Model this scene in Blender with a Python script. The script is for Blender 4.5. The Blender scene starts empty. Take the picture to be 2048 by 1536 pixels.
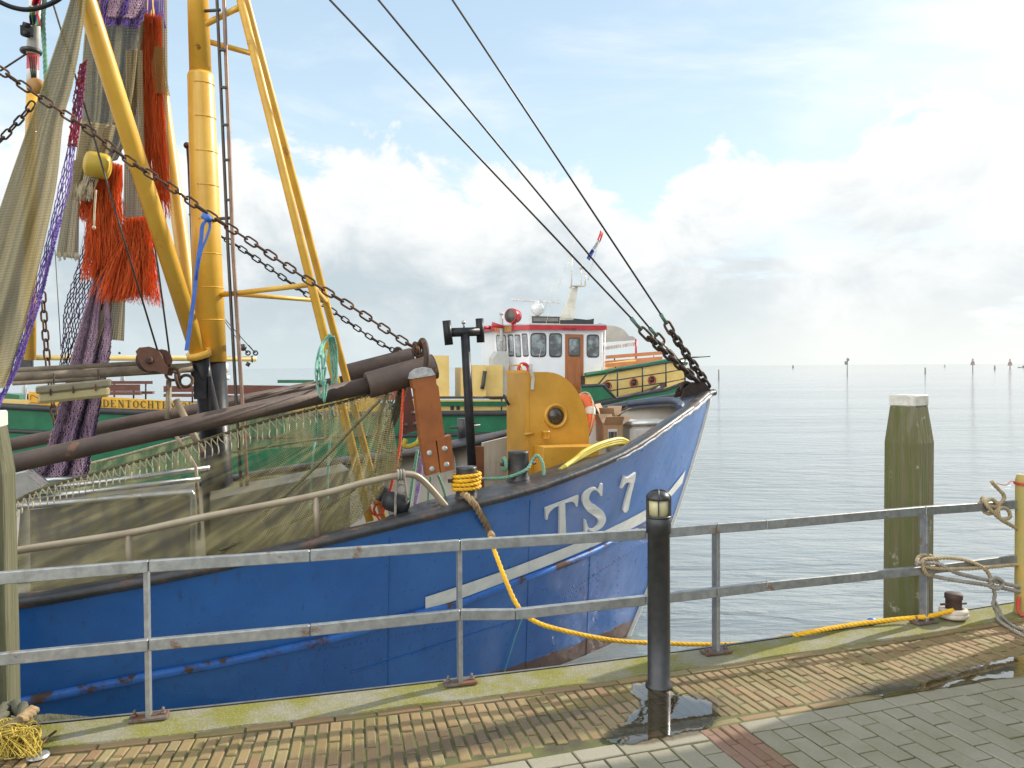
import bpy, math, random
import numpy as np
from mathutils import Vector, Matrix
from mathutils.bvhtree import BVHTree
from mathutils.geometry import tessellate_polygon
random.seed(7)
rnd = random.random
def ru(a, b): return a + (b - a) * random.random()
S = bpy.context.scene
COL = S.collection
V = Vector
PI = math.pi
# ------------------------------------------------------------------ camera geometry (metres)
F = 1600.0; CAMZ = 1.65
PITCH = math.atan(34.4 / F); ROLL = 0.0064
_r0 = V((1, 0, 0)); _u0 = V((0, math.sin(PITCH), math.cos(PITCH))); FWD = V((0, math.cos(PITCH), -math.sin(PITCH)))
RIGHT = _r0 * math.cos(ROLL) - _u0 * math.sin(ROLL); UP = _u0 * math.cos(ROLL) + _r0 * math.sin(ROLL)
CAM = V((0, 0, CAMZ))
def ray(px, py): return RIGHT * ((px - 1024) / F) + UP * ((768 - py) / F) + FWD
def P(px, py, Y):
    d = ray(px, py); return CAM + d * (Y / d.y)
def G(px, py, z=0.0):
    d = ray(px, py); return CAM + d * ((z - CAMZ) / d.z)
def onplane(px, py, o, n):
    d = ray(px, py); return CAM + d * ((o - CAM).dot(n) / d.dot(n))
# ------------------------------------------------------------------ objects
ORG = {}
def tag(o, label=None, cat=None, group=None, kind=None):
    if label: o['label'] = label
    if cat: o['category'] = cat
    if group: o['group'] = group
    if kind: o['kind'] = kind
    return o
def thing(name, label, cat, loc, group=None):
    e = bpy.data.objects.new(name, None); COL.objects.link(e); e.location = loc; e.empty_display_size = 0.1
    ORG[e] = V(loc); return tag(e, label, cat, group)
def smooth_path(pts, n=8):
    pts = [V(p) for p in pts]
    if len(pts) < 3: return pts
    out = []
    for i in range(len(pts) - 1):
        p0 = pts[max(i - 1, 0)]; p1 = pts[i]; p2 = pts[i + 1]; p3 = pts[min(i + 2, len(pts) - 1)]
        for k in range(n):
            t = k / n
            out.append(0.5 * ((2 * p1) + (p2 - p0) * t + (2 * p0 - 5 * p1 + 4 * p2 - p3) * t * t + (3 * p1 - p0 - 3 * p2 + p3) * t ** 3))
    out.append(pts[-1]); return out
def resample(pts, step):
    L = [0]
    for a, b in zip(pts, pts[1:]): L.append(L[-1] + (b - a).length)
    n = max(2, int(L[-1] / step) + 1); out = []; j = 0
    for i in range(n + 1):
        s = L[-1] * i / n
        while j < len(L) - 2 and L[j + 1] < s: j += 1
        t = (s - L[j]) / max(L[j + 1] - L[j], 1e-9); out.append(pts[j].lerp(pts[j + 1], t))
    return out
def frames(path):
    n = len(path); T = []
    for i in range(n):
        t = path[min(i + 1, n - 1)] - path[max(i - 1, 0)]
        T.append(t.normalized() if t.length > 1e-9 else V((0, 0, 1)))
    up = V((0, 0, 1)) if abs(T[0].z) < 0.9 else V((0, 1, 0))
    N = []; nn = (up - T[0] * up.dot(T[0])).normalized()
    for i in range(n):
        nn = nn - T[i] * nn.dot(T[i])
        nn = nn.normalized() if nn.length > 1e-6 else T[i].orthogonal().normalized()
        N.append(nn.copy())
    return T, N
class MB:
    def __init__(s): s.v = []; s.f = []; s.sm = []; s.uv = None
    def add(s, vs, fs, smooth=False):
        k = len(s.v); s.v += [V(p) for p in vs]; s.f += [tuple(i + k for i in f) for f in fs]; s.sm += [smooth] * len(fs); return s
    def slab(s, pts, vec):
        pts = [V(p) for p in pts]; vec = V(vec); n = len(pts)
        vs = pts + [p + vec for p in pts]
        fs = [tuple(range(n)), tuple(range(2 * n - 1, n - 1, -1))] + [(i, i + n, (i + 1) % n + n, (i + 1) % n) for i in range(n)]
        return s.add(vs, fs)
    def obox(s, c, x, y, z, bev=0.0):       # centre and three half-axis vectors
        c, x, y, z = V(c), V(x), V(y), V(z)
        if bev <= 0:
            vs = [c + x * i + y * j + z * k for i in (-1, 1) for j in (-1, 1) for k in (-1, 1)]
            return s.add(vs, [(0, 1, 3, 2), (4, 6, 7, 5), (0, 4, 5, 1), (2, 3, 7, 6), (0, 2, 6, 4), (1, 5, 7, 3)])
        bx, by, bz = [1 - min(0.9, bev / max(a.length, 1e-6)) for a in (x, y, z)]
        vs = []; idx = {}
        for i in (-1, 1):
            for j in (-1, 1):
                for k in (-1, 1):
                    for m, (a, b, d) in enumerate(((i, j * by, k * bz), (i * bx, j, k * bz), (i * bx, j * by, k))):
                        idx[(i, j, k, m)] = len(vs); vs.append(c + x * a + y * b + z * d)
        fs = []; g = lambda i, j, k, m: idx[(i, j, k, m)]
        for q in (-1, 1):
            fs += [(g(q, -1, -1, 0), g(q, 1, -1, 0), g(q, 1, 1, 0), g(q, -1, 1, 0)), (g(-1, q, -1, 1), g(1, q, -1, 1), g(1, q, 1, 1), g(-1, q, 1, 1)), (g(-1, -1, q, 2), g(1, -1, q, 2), g(1, 1, q, 2), g(-1, 1, q, 2))]
            for r in (-1, 1):
                fs += [(g(q, r, -1, 0), g(q, r, 1, 0), g(q, r, 1, 1), g(q, r, -1, 1)), (g(q, -1, r, 0), g(q, 1, r, 0), g(q, 1, r, 2), g(q, -1, r, 2)), (g(-1, q, r, 1), g(1, q, r, 1), g(1, q, r, 2), g(-1, q, r, 2))]
                for w in (-1, 1): fs.append((g(q, r, w, 0), g(q, r, w, 1), g(q, r, w, 2)))
        return s.add(vs, fs)
    def box(s, c, sx, sy, sz, rz=0, bev=0.0):
        ca, sa = math.cos(rz), math.sin(rz)
        return s.obox(c, V((ca, sa, 0)) * sx / 2, V((-sa, ca, 0)) * sy / 2, V((0, 0, sz / 2)), bev)
    def tube(s, path, r, n=12, cap=True, smooth=True, flat=1.0, closed=False):
        path = [V(p) for p in path]; m = len(path); T, N = frames(path)
        vs = []; fs = []
        for i in range(m):
            rr = r[i] if isinstance(r, (list, tuple)) else (r(i / (m - 1)) if callable(r) else r)
            B = T[i].cross(N[i])
            for k in range(n):
                a = 2 * PI * k / n; vs.append(path[i] + N[i] * math.cos(a) * rr + B * math.sin(a) * rr * flat)
        for i in range(m - 1):
            for k in range(n): fs.append((i * n + k, i * n + (k + 1) % n, (i + 1) * n + (k + 1) % n, (i + 1) * n + k))
        s.add(vs, fs, smooth)
        if cap:
            k0 = len(s.v) - len(vs)
            s.f += [tuple(k0 + k for k in reversed(range(n))), tuple(k0 + (m - 1) * n + k for k in range(n))]; s.sm += [False, False]
        return s
    def cyl(s, a, b, r, r2=None, n=16): return s.tube([a, b], [r, r if r2 is None else r2], n)
    def lathe(s, c, axis, prof, n=20, smooth=True):   # prof: (radius, height)
        axis = V(axis).normalized(); X = axis.orthogonal().normalized(); Y = axis.cross(X); c = V(c); vs = []; fs = []
        for r, h in prof:
            for k in range(n):
                a = 2 * PI * k / n; vs.append(c + axis * h + (X * math.cos(a) + Y * math.sin(a)) * max(r, 1e-5))
        for i in range(len(prof) - 1):
            for k in range(n): fs.append((i * n + k, i * n + (k + 1) % n, (i + 1) * n + (k + 1) % n, (i + 1) * n + k))
        return s.add(vs, fs, smooth)
    def sphere(s, c, r, n=14, sq=1.0, axis=(0, 0, 1)):
        return s.lathe(c, axis, [(r * math.sin(PI * i / (n // 2)), -r * sq * math.cos(PI * i / (n // 2))) for i in range(n // 2 + 1)], n)
    def torus(s, c, axis, R, r, n=28, m=10, a0=0, a1=2 * PI, X=None):
        axis = V(axis).normalized(); X = V(X).normalized() if X else axis.orthogonal().normalized(); Y = axis.cross(X); c = V(c)
        full = abs(a1 - a0 - 2 * PI) < 1e-6
        pts = [c + (X * math.cos(a0 + (a1 - a0) * i / n) + Y * math.sin(a0 + (a1 - a0) * i / n)) * R for i in range(n + 1)]
        return s.tube(pts, r, m, cap=not full)
    def link(s, c, t, side, L, W, r, n=6):     # one chain link: stadium in plane (t, side)
        pts = []; h = L / 2 - W / 2; q = 6
        for i in range(q + 1):
            a = -PI / 2 + PI * i / q; pts.append(c + t * (h + W / 2 * math.cos(a)) + side * (W / 2 * math.sin(a)))
        for i in range(q + 1):
            a = PI / 2 + PI * i / q; pts.append(c + t * (-h + W / 2 * math.cos(a)) + side * (W / 2 * math.sin(a)))
        pts.append(pts[0]); return s.tube(pts, r, n, cap=False)
    def chain(s, path, pitch, W, r, tw=0.0):
        path = resample(path, pitch); T, N = frames(path)
        for i in range(len(path) - 1):
            c = (path[i] + path[i + 1]) / 2; t = (path[i + 1] - path[i]).normalized(); nn = N[i]; B = t.cross(nn)
            a = (0 if i % 2 else PI / 2) + tw + ru(-.15, .15)
            s.link(c, t, nn * math.cos(a) + B * math.sin(a), (path[i + 1] - path[i]).length + 2.2 * r, W, r)
        return s
    def rope(s, path, r, lay=None, k=3, n=6, step=None):      # laid rope: k helical strands
        lay = lay or r * 7; path = resample(smooth_path(path, 8), step or r * 0.9); T, N = frames(path); acc = 0; hel = [[] for _ in range(k)]
        for i in range(len(path)):
            if i: acc += (path[i] - path[i - 1]).length
            B = T[i].cross(N[i])
            for j in range(k):
                a = 2 * PI * (acc / lay + j / k); hel[j].append(path[i] + (N[i] * math.cos(a) + B * math.sin(a)) * r * 0.5)
        for h in hel: s.tube(h, r * 0.58, n)
        return s
    def poly(s, pts, vec=None):        # concave outline, triangulated; vec extrudes it
        pts = [V(p) for p in pts]; n = len(pts); tri = tessellate_polygon([pts])
        if vec is None: return s.add(pts, [tuple(t) for t in tri])
        vec = V(vec)
        return s.add(pts + [p + vec for p in pts], [tuple(t) for t in tri] + [tuple(i + n for i in reversed(t)) for t in tri] + [(i, (i + 1) % n, (i + 1) % n + n, i + n) for i in range(n)])
    def build(s, name, mat, parent=None, **kw):
        org = ORG.get(parent, V((0, 0, 0))) if parent else (sum(s.v, V()) / len(s.v) if kw.pop('center', True) else V())
        kw.pop('center', None)
        me = bpy.data.meshes.new(name); me.from_pydata([v - org for v in s.v], [], s.f)
        me.polygons.foreach_set('use_smooth', s.sm)
        me.validate(); me.update()
        import bmesh
        bm = bmesh.new(); bm.from_mesh(me); bmesh.ops.recalc_face_normals(bm, faces=bm.faces); bm.to_mesh(me); bm.free()
        o = bpy.data.objects.new(name, me); COL.objects.link(o); me.materials.append(mat)
        if parent: o.parent = parent
        else: o.location = org
        ORG[o] = V(org)
        return tag(o, **kw) if kw else o
def sheet(name, fn, nu, nv, mat, parent=None, uvs=(1, 1), thick=0, **kw):   # curved cloth or net; fn(u,v)->point; uv in metres
    org = ORG.get(parent, V()) if parent else V(fn(.5, .5))
    vs = [V(fn(i / nu, j / nv)) - org for j in range(nv + 1) for i in range(nu + 1)]
    fs = [(j * (nu + 1) + i, j * (nu + 1) + i + 1, (j + 1) * (nu + 1) + i + 1, (j + 1) * (nu + 1) + i) for j in range(nv) for i in range(nu)]
    me = bpy.data.meshes.new(name); me.from_pydata(vs, [], fs); me.polygons.foreach_set('use_smooth', [True] * len(fs))
    uv = me.uv_layers.new(name='UVMap')
    for p in me.polygons:
        for li, vi in zip(p.loop_indices, p.vertices): uv.data[li].uv = ((vi % (nu + 1)) / nu * uvs[0], (vi // (nu + 1)) / nv * uvs[1])
    me.update(); me.materials.append(mat)
    o = bpy.data.objects.new(name, me); COL.objects.link(o)
    if parent: o.parent = parent
    else: o.location = org
    ORG[o] = V(org); return tag(o, **kw) if kw else o
# ------------------------------------------------------------------ material helpers
def newmat(name):
    m = bpy.data.materials.new(name); m.use_nodes = True; nt = m.node_tree; nt.nodes.clear(); return m, nt
class NT:
    def __init__(s, nt): s.nt = nt; s.l = nt.links
    def n(s, typ, ins=None, **props):
        x = s.nt.nodes.new(typ)
        for k, v in props.items(): setattr(x, k, v)
        for k, v in (ins or {}).items(): s.set(x.inputs[k], v)
        return x
    def set(s, sock, v):
        if isinstance(v, bpy.types.NodeSocket): s.l.new(v, sock)
        elif v is not None: sock.default_value = v
    def m(s, op, a, b=None, c=None, clamp=False):
        x = s.nt.nodes.new('ShaderNodeMath'); x.operation = op; x.use_clamp = clamp
        for i, v in enumerate((a, b, c)):
            if v is not None: s.set(x.inputs[i], v)
        return x.outputs[0]
    def mix(s, f, a, b, blend='MIX'):
        x = s.nt.nodes.new('ShaderNodeMix'); x.data_type = 'RGBA'; x.blend_type = blend; x.clamp_factor = True
        s.set(x.inputs[0], f); s.set(x.inputs[6], c4(a)); s.set(x.inputs[7], c4(b)); return x.outputs[2]
    def noise(s, vec=None, scale=5, detail=4, rough=.55, dist=0):
        x = s.nt.nodes.new('ShaderNodeTexNoise')
        for k, v in (('Scale', scale), ('Detail', detail), ('Roughness', rough), ('Distortion', dist)): x.inputs[k].default_value = v
        if vec is not None: s.l.new(vec, x.inputs['Vector'])
        return x.outputs['Fac']
    def step(s, v, a, b, lo=0., hi=1.):
        x = s.nt.nodes.new('ShaderNodeMapRange'); x.interpolation_type = 'SMOOTHSTEP'
        for i, q in enumerate((v, a, b, lo, hi)): s.set(x.inputs[i], q)
        return x.outputs[0]
    def obj(s): return s.n('ShaderNodeTexCoord').outputs['Object']
    def mapv(s, vec, scale=(1, 1, 1), rot=(0, 0, 0), loc=(0, 0, 0)):
        return s.n('ShaderNodeMapping', {'Vector': vec, 'Scale': scale, 'Rotation': rot, 'Location': loc}).outputs[0]
    def bump(s, h, strength=.3, dist=.01, normal=None):
        x = s.n('ShaderNodeBump', {'Height': h, 'Strength': strength, 'Distance': dist})
        if normal is not None: s.l.new(normal, x.inputs['Normal'])
        return x.outputs[0]
    def out(s, shader):
        o = s.nt.nodes.new('ShaderNodeOutputMaterial'); s.l.new(shader, o.inputs[0])
    def bsdf(s, **k):
        x = s.nt.nodes.new('ShaderNodeBsdfPrincipled')
        for q, v in k.items(): s.set(x.inputs[q.replace('_', ' ')], c4(v) if q == 'Base_Color' else v)
        return x.outputs[0]
def c4(c):
    if isinstance(c, (tuple, list)) and len(c) == 3: return (*c, 1.0)
    return c
def srgb(r, g, b):
    f = lambda c: (c / 255 / 12.92) if c <= 10 else ((c / 255 + .055) / 1.055) ** 2.4
    return (f(r), f(g), f(b))
def mat(name, c1, c2=None, scale=6, rough=.5, metal=0., rust=0., rustc=(.09, .035, .015), rscale=3., bump=.15, bscale=40, streak=0., streakc=(.03, .035, .02), spec=.5, coat=0., grain=None, island=0.):
    m, nt = newmat(name); t = NT(nt); ob = t.obj()
    c2 = c2 or tuple(x * .75 for x in c1)
    vec = t.mapv(ob, grain) if grain else ob
    n1 = t.noise(vec, scale, 6, .6)
    col = t.mix(t.step(n1, .3, .7), c1, c2)
    if island:
        r = t.n('ShaderNodeNewGeometry').outputs['Random Per Island']
        col = t.mix(1.0, col, t.n('ShaderNodeCombineColor', {0: t.m('MULTIPLY_ADD', r, island, 1 - island / 2), 1: t.m('MULTIPLY_ADD', r, island, 1 - island / 2), 2: t.m('MULTIPLY_ADD', r, island, 1 - island / 2)}).outputs[0], 'MULTIPLY')
    if streak:
        sn = t.noise(t.mapv(ob, (5, 5, .35)), 2.2, 5, .65)
        col = t.mix(t.m('MULTIPLY', t.step(sn, .55, .75), streak), col, streakc)
    ro = t.m('MULTIPLY_ADD', t.noise(ob, scale * 3, 3), .25, rough - .12)
    met = metal
    if rust:
        rn = t.noise(ob, rscale, 8, .68)
        mk = t.step(rn, .72 - rust * .35, .78 - rust * .3)
        rc = t.mix(t.noise(ob, 25, 4), rustc, tuple(x * 2.3 for x in rustc))
        col = t.mix(mk, col, rc); ro = t.m('MAXIMUM', ro, t.m('MULTIPLY', mk, .85))
        if metal: met = t.m('MULTIPLY', t.m('SUBTRACT', 1, mk), metal)
    k = dict(Base_Color=col, Roughness=ro, Metallic=met, Specular_IOR_Level=spec)
    if coat: k['Coat_Weight'] = coat; k['Coat_Roughness'] = .08
    if bump: k['Normal'] = t.bump(t.noise(vec, bscale, 4, .6), bump, .01)
    t.out(t.bsdf(**k)); return m
def netmat(name, c1, c2, mesh=.02, width=.35, var=.25, trans=True, slope=(1, 1), fold=3.0, vgrad=0., diag=0.):
    # knotted twine: diamonds in metres of cloth, holes are open
    m, nt = newmat(name); t = NT(nt); uv = t.n('ShaderNodeTexCoord').outputs['UV']
    wob = t.n('ShaderNodeTexNoise', {'Vector': uv, 'Scale': 5.0, 'Detail': 2.0}).outputs['Color']
    uvw = t.n('ShaderNodeVectorMath', {0: uv, 1: t.n('ShaderNodeVectorMath', {0: wob, 3: .02 + mesh * .4}, operation='SCALE').outputs[0]}, operation='ADD').outputs[0]
    sp = t.n('ShaderNodeSeparateXYZ', {0: uvw}); u = t.m('MULTIPLY', sp.outputs[0], slope[0] / mesh); v = t.m('MULTIPLY', sp.outputs[1], slope[1] / mesh)
    d1 = t.m('ABSOLUTE', t.m('SUBTRACT', t.m('FRACT', t.m('ADD', u, v)), .5)); d2 = t.m('ABSOLUTE', t.m('SUBTRACT', t.m('FRACT', t.m('SUBTRACT', u, v)), .5))
    d = t.m('MINIMUM', d1, d2)
    fn = t.noise(t.mapv(uv, (fold, fold * .25, 1), (0, 0, .5)), 3, 3)
    w = t.m('MULTIPLY_ADD', t.m('SUBTRACT', fn, .5), var, width * .5)
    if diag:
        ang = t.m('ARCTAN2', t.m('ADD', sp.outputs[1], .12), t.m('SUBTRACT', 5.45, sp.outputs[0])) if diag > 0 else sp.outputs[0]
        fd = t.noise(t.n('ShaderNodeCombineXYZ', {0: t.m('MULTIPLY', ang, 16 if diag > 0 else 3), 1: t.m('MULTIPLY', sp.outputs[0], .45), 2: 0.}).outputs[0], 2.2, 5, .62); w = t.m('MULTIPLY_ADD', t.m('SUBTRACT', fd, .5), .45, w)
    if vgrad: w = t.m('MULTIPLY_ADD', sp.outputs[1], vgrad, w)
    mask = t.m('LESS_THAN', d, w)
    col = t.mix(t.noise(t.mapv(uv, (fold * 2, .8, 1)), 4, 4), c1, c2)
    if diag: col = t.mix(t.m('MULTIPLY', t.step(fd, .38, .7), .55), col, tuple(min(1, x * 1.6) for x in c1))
    b = t.bsdf(Base_Color=col, Roughness=.8, Specular_IOR_Level=.2)
    tl = t.n('ShaderNodeBsdfTranslucent', {'Color': col}).outputs[0]
    b = t.n('ShaderNodeMixShader', {0: .35, 1: b, 2: tl}).outputs[0]
    t.out(t.n('ShaderNodeMixShader', {0: mask, 1: t.n('ShaderNodeBsdfTransparent').outputs[0], 2: b}).outputs[0]); return m
# ------------------------------------------------------------------ camera
cd = bpy.data.cameras.new('camera'); cam = bpy.data.objects.new('camera', cd); COL.objects.link(cam)
cd.sensor_fit = 'HORIZONTAL'; cd.sensor_width = 36; cd.lens = F / 2048 * 36; cd.clip_start = .05; cd.clip_end = 60000
Mx = Matrix((RIGHT, UP, -FWD)).transposed().to_4x4(); Mx.translation = CAM; cam.matrix_world = Mx
S.camera = cam
S.view_settings.view_transform = 'Standard'; S.view_settings.look = 'None'; S.view_settings.exposure = 1.58; S.view_settings.gamma = 1
S.cycles.max_bounces = 6; S.cycles.transparent_max_bounces = 24; S.cycles.caustics_reflective = True; S.cycles.blur_glossy = .4; S.cycles.caustics_refractive = False
S.cycles.sample_clamp_indirect = 25
try: S.cycles.use_denoising = True
except Exception: pass
# ------------------------------------------------------------------ sun and sky
SAZ = math.radians(59); SEL = math.radians(29)
sd = V((math.sin(SAZ) * math.cos(SEL), math.cos(SAZ) * math.cos(SEL), math.sin(SEL)))
sl = bpy.data.lights.new('sun', 'SUN'); sl.energy = 2.15; sl.angle = math.radians(.6); sl.color = (1, .93, .82)
so = bpy.data.objects.new('sun', sl); COL.objects.link(so); so.rotation_euler = (-sd).to_track_quat('-Z', 'Y').to_euler(); so.location = sd * 50
W = bpy.data.worlds.new('World'); S.world = W; W.use_nodes = True; W.node_tree.nodes.clear(); t = NT(W.node_tree)
sky = t.n('ShaderNodeTexSky', sky_type='NISHITA', sun_disc=False, sun_elevation=SEL, sun_rotation=SAZ, air_density=1.0, dust_density=.6, ozone_density=1.2)
gen = t.n('ShaderNodeTexCoord').outputs['Generated']
sp = t.n('ShaderNodeSeparateXYZ', {0: gen}); A = t.m('ARCTAN2', sp.outputs[0], sp.outputs[1]); E = t.m('ARCSINE', sp.outputs[2])
ae = t.n('ShaderNodeCombineXYZ', {0: A, 1: t.m('MULTIPLY', E, 1.5), 2: 3.7}).outputs[0]
n1 = t.noise(ae, 7.5, 10, .6, .3)                 # billows
n2 = t.noise(t.mapv(ae, loc=(4, 2, 1)), 3.0, 5, .5)     # large lumps
top = t.m('MULTIPLY_ADD', n2, .16, .185)
den = t.m('ADD', t.m('SUBTRACT', top, E), t.m('MULTIPLY', t.m('SUBTRACT', n1, .5), .26))
# a notch of open blue between the two banks, and gaps low at the right
den = t.m('SUBTRACT', den, t.m('MULTIPLY', t.m('EXPONENT', t.m('MULTIPLY', t.m('POWER', t.m('DIVIDE', t.m('SUBTRACT', A, .15), .05), 2), -1)), .075))
n3 = t.noise(t.mapv(ae, (1, 2.4, 1), loc=(9, 1, 5)), 4.2, 7, .58, .3)
gap = t.m('MULTIPLY', t.step(n3, .53, .66), t.m('MULTIPLY', t.step(A, .0, .25), t.step(E, .2, .1)))
cum = t.m('MULTIPLY', t.step(den, 0, .024), t.m('MULTIPLY_ADD', gap, -.75, 1))
cir = t.noise(t.mapv(ae, (1.2, 2.7, 1), (0, 0, -.5), (1, 3, 0)), 2.0, 8, .6, .5)
dotp = t.m('MAXIMUM', t.n('ShaderNodeVectorMath', {0: gen, 1: tuple(sd)}, operation='DOT_PRODUCT').outputs['Value'], 0.)
glow = t.m('POWER', dotp, 9.)
cirm = t.m('MULTIPLY', t.step(t.m('ADD', cir, t.m('MULTIPLY', t.m('POWER', dotp, 3.), .2)), .5, .82), .8)
edge = t.step(den, .015, .1)
shade = t.step(t.m('ADD', t.m('ADD', t.m('MULTIPLY', n1, .6), t.m('MULTIPLY', n2, .5)), t.m('MULTIPLY', t.m('SUBTRACT', .2, E), .9)), .47, .74)
leftm = t.step(A, .42, .0)
greyb = t.m('MULTIPLY', t.m('MULTIPLY', edge, shade), t.m('MULTIPLY_ADD', leftm, .38, .62))
hsv = t.step(E, .0, .5)
base = t.mix(hsv, (2.75, 3.35, 3.6), (1.8, 2.4, 2.95))
skyc = t.mix(.12, base, sky.outputs[0])
cloud = t.mix(greyb, (3.45, 3.47, 3.45), (1.95, 2.25, 2.42))
c = t.mix(cirm, skyc, (3.35, 3.55, 3.7)); c = t.mix(t.m('MULTIPLY', cum, .96), c, cloud)
hz = t.step(E, .1, .0)
c = t.mix(t.m('MULTIPLY', hz, .8), c, t.mix(leftm, (3.3, 3.4, 3.25), (2.35, 2.7, 2.8)))
c = t.mix(1.0, c, t.n('ShaderNodeCombineColor', {0: t.m('MULTIPLY', glow, 1.35), 1: t.m('MULTIPLY', glow, 1.15), 2: t.m('MULTIPLY', glow, .9)}).outputs[0], 'ADD')
# flat bright fill added to the unseen sky behind the camera, away from the sun
away = t.step(t.n('ShaderNodeVectorMath', {0: gen, 1: (math.sin(SAZ), math.cos(SAZ), 0)}, operation='DOT_PRODUCT').outputs['Value'], .1, -.6)
c = t.mix(t.m('MULTIPLY', away, t.step(sp.outputs[1], .15, -.3)), c, (9.0, 9.0, 9.0))
bg = t.n('ShaderNodeBackground', {'Color': c, 'Strength': .1}); wo = t.n('ShaderNodeOutputWorld'); t.l.new(bg.outputs[0], wo.inputs[0])
# ------------------------------------------------------------------ sea
WZ = -1.2
m, nt = newmat('sea_water'); t = NT(nt); ob = t.n('ShaderNodeNewGeometry').outputs['Position']
w1 = t.noise(t.mapv(ob, (.55, 1.5, 1), (0, 0, .15)), 1.6, 6, .55, .4); w2 = t.noise(t.mapv(ob, (.35, 1.1, 1), (0, 0, -.2)), .33, 4, .5, .3); w3 = t.noise(t.mapv(ob, (.8, 2.2, 1), (0, 0, .05)), 6, 3, .5)
h = t.m('ADD', t.m('ADD', t.m('MULTIPLY', w1, .62), t.m('MULTIPLY', w2, 1.5)), t.m('MULTIPLY', w3, .08))
dist = t.n('ShaderNodeCameraData').outputs['View Distance']
wind = t.step(t.noise(t.mapv(ob, (.25, 1, 1), (0, 0, .1)), .09, 4, .6), .38, .62)
st = t.m('DIVIDE', t.m('MULTIPLY_ADD', wind, .65, .5), t.m('MULTIPLY_ADD', dist, .006, .9))
bmp = t.n('ShaderNodeBump', {'Height': h, 'Strength': st, 'Distance': .26}).outputs[0]
colw = t.mix(t.noise(ob, .4, 3), (.185, .215, .225), (.21, .24, .245))
t.out(t.bsdf(Base_Color=colw, Roughness=.05, IOR=1.33, Specular_IOR_Level=.75, Normal=bmp)); M_SEA = m
sea = MB(); sea.add([(-20000, -200, WZ), (20000, -200, WZ), (20000, 30000, WZ), (-20000, 30000, WZ)], [(0, 1, 2, 3)])
sea.build('sea', M_SEA, kind='structure', center=False)
# ------------------------------------------------------------------ quay edge, bricks, pavers
outer_px = [(115, 1446), (185, 1435), (420, 1413), (520, 1401), (740, 1377), (959, 1355), (1293, 1317), (1412, 1297), (1510, 1282), (1664, 1258), (1765, 1240), (1934, 1220), (2032, 1207)]
inner_px = [(86, 1499), (205, 1480), (420, 1457), (520, 1453), (740, 1423), (959, 1396), (1179, 1361), (1267, 1352), (1380, 1341), (1608, 1305), (1765, 1276), (1902, 1258), (2000, 1243)]
bound_px = [(1045, 1520), (1200, 1487), (1440, 1456), (1600, 1420), (1780, 1393), (1900, 1372), (2048, 1347)]
def fit(pxs, deg):
    pts = [G(*p) for p in pxs]; X = np.array([p.x for p in pts]); Y = np.array([p.y for p in pts]); c = np.polyfit(X, Y, deg); x0, x1 = X.min(), X.max(); dc = np.polyder(c)
    def f(x):
        if x < x0: return float(np.polyval(c, x0) + (x - x0) * np.polyval(dc, x0))
        if x > x1: return float(np.polyval(c, x1) + (x - x1) * np.polyval(dc, x1))
        return float(np.polyval(c, x))
    return f
yo = fit(outer_px, 2); yi = fit(inner_px, 2); yb = fit(bound_px, 1)
M_KERB = None
m, nt = newmat('mossy_concrete'); t = NT(nt); ob = t.obj()
base = t.mix(t.noise(ob, 30, 5, .7), (.16, .15, .11), (.3, .28, .2))
moss = t.mix(t.noise(ob, 45, 4, .7), (.11, .115, .018), (.25, .225, .04))
spk = t.step(t.noise(ob, 95, 2, .5), .6, .68)
col = t.mix(t.step(t.noise(ob, 3.2, 8, .7), .38, .6), base, moss); col = t.mix(t.m('MULTIPLY', spk, .5), col, (.42, .38, .25))
t.out(t.bsdf(Base_Color=col, Roughness=.8, Specular_IOR_Level=.35, Normal=t.bump(t.noise(ob, 90, 4, .7), .55, .012))); M_KERB = m
xs = [-14 + i * .25 for i in range(121)]
k = MB(); vs = []; fs = []
for x in xs:
    a = V((x, yo(x), 0)); b = V((x, yi(x), 0)); w = (b - a)
    bb = V((0, 0, .004 * math.sin(x * 9)))
    vs += [V((x, yo(x), -1.9)), V((x, yo(x), -.012)), a + w * .05, a + w * .97 + bb, b + V((0, 0, -.012)), b + V((0, 0, -.2))]
for i in range(len(xs) - 1):
    for j in range(5): fs.append((i * 6 + j, i * 6 + j + 1, i * 6 + j + 7, i * 6 + j + 6))
k.add(vs, fs, False); k.build('quay_kerb', M_KERB, kind='structure', center=False)
M_STEEL = mat('galvanised_steel', (.4, .41, .4), (.28, .29, .29), 22, .46, .7, streak=.35, streakc=(.12, .1, .07), rust=.36, rustc=(.1, .06, .035), rscale=6, bump=.08)
M_STEEL2 = mat('dull_steel', (.3, .3, .29), (.2, .2, .19), 9, .5, .7, rust=.3, rscale=6)
e = MB()
for x0, x1 in zip(xs, xs[1:]):
    a0 = V((x0, yo(x0) + .012, .004)); a1 = V((x1, yo(x1) + .012, .004)); q = V((0, -.018, 0))
    e.add([a0, a1, a1 + q, a0 + q, a0 + V((0, 0, -.1)), a1 + V((0, 0, -.1))], [(0, 1, 2, 3), (0, 4, 5, 1)])
e.build('quay_edge_strip', M_STEEL2, kind='structure', center=False)
m, nt = newmat('damp_earth'); t = NT(nt); ob = t.obj()
col = t.mix(t.step(t.noise(ob, 5, 5, .6), .35, .6), (.055, .047, .024), (.095, .1, .026))
t.out(t.bsdf(Base_Color=col, Roughness=.85, Normal=t.bump(t.noise(ob, 120, 4), .5, .008))); M_EARTH = m
g = MB(); vs = []
for x in xs: vs += [V((x, yi(x) + .002, -.009)), V((x, -25, -.009))]
g.add(vs, [(2 * i, 2 * i + 1, 2 * i + 3, 2 * i + 2) for i in range(len(xs) - 1)]); g.build('quay_ground', M_EARTH, kind='structure', center=False)
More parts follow.
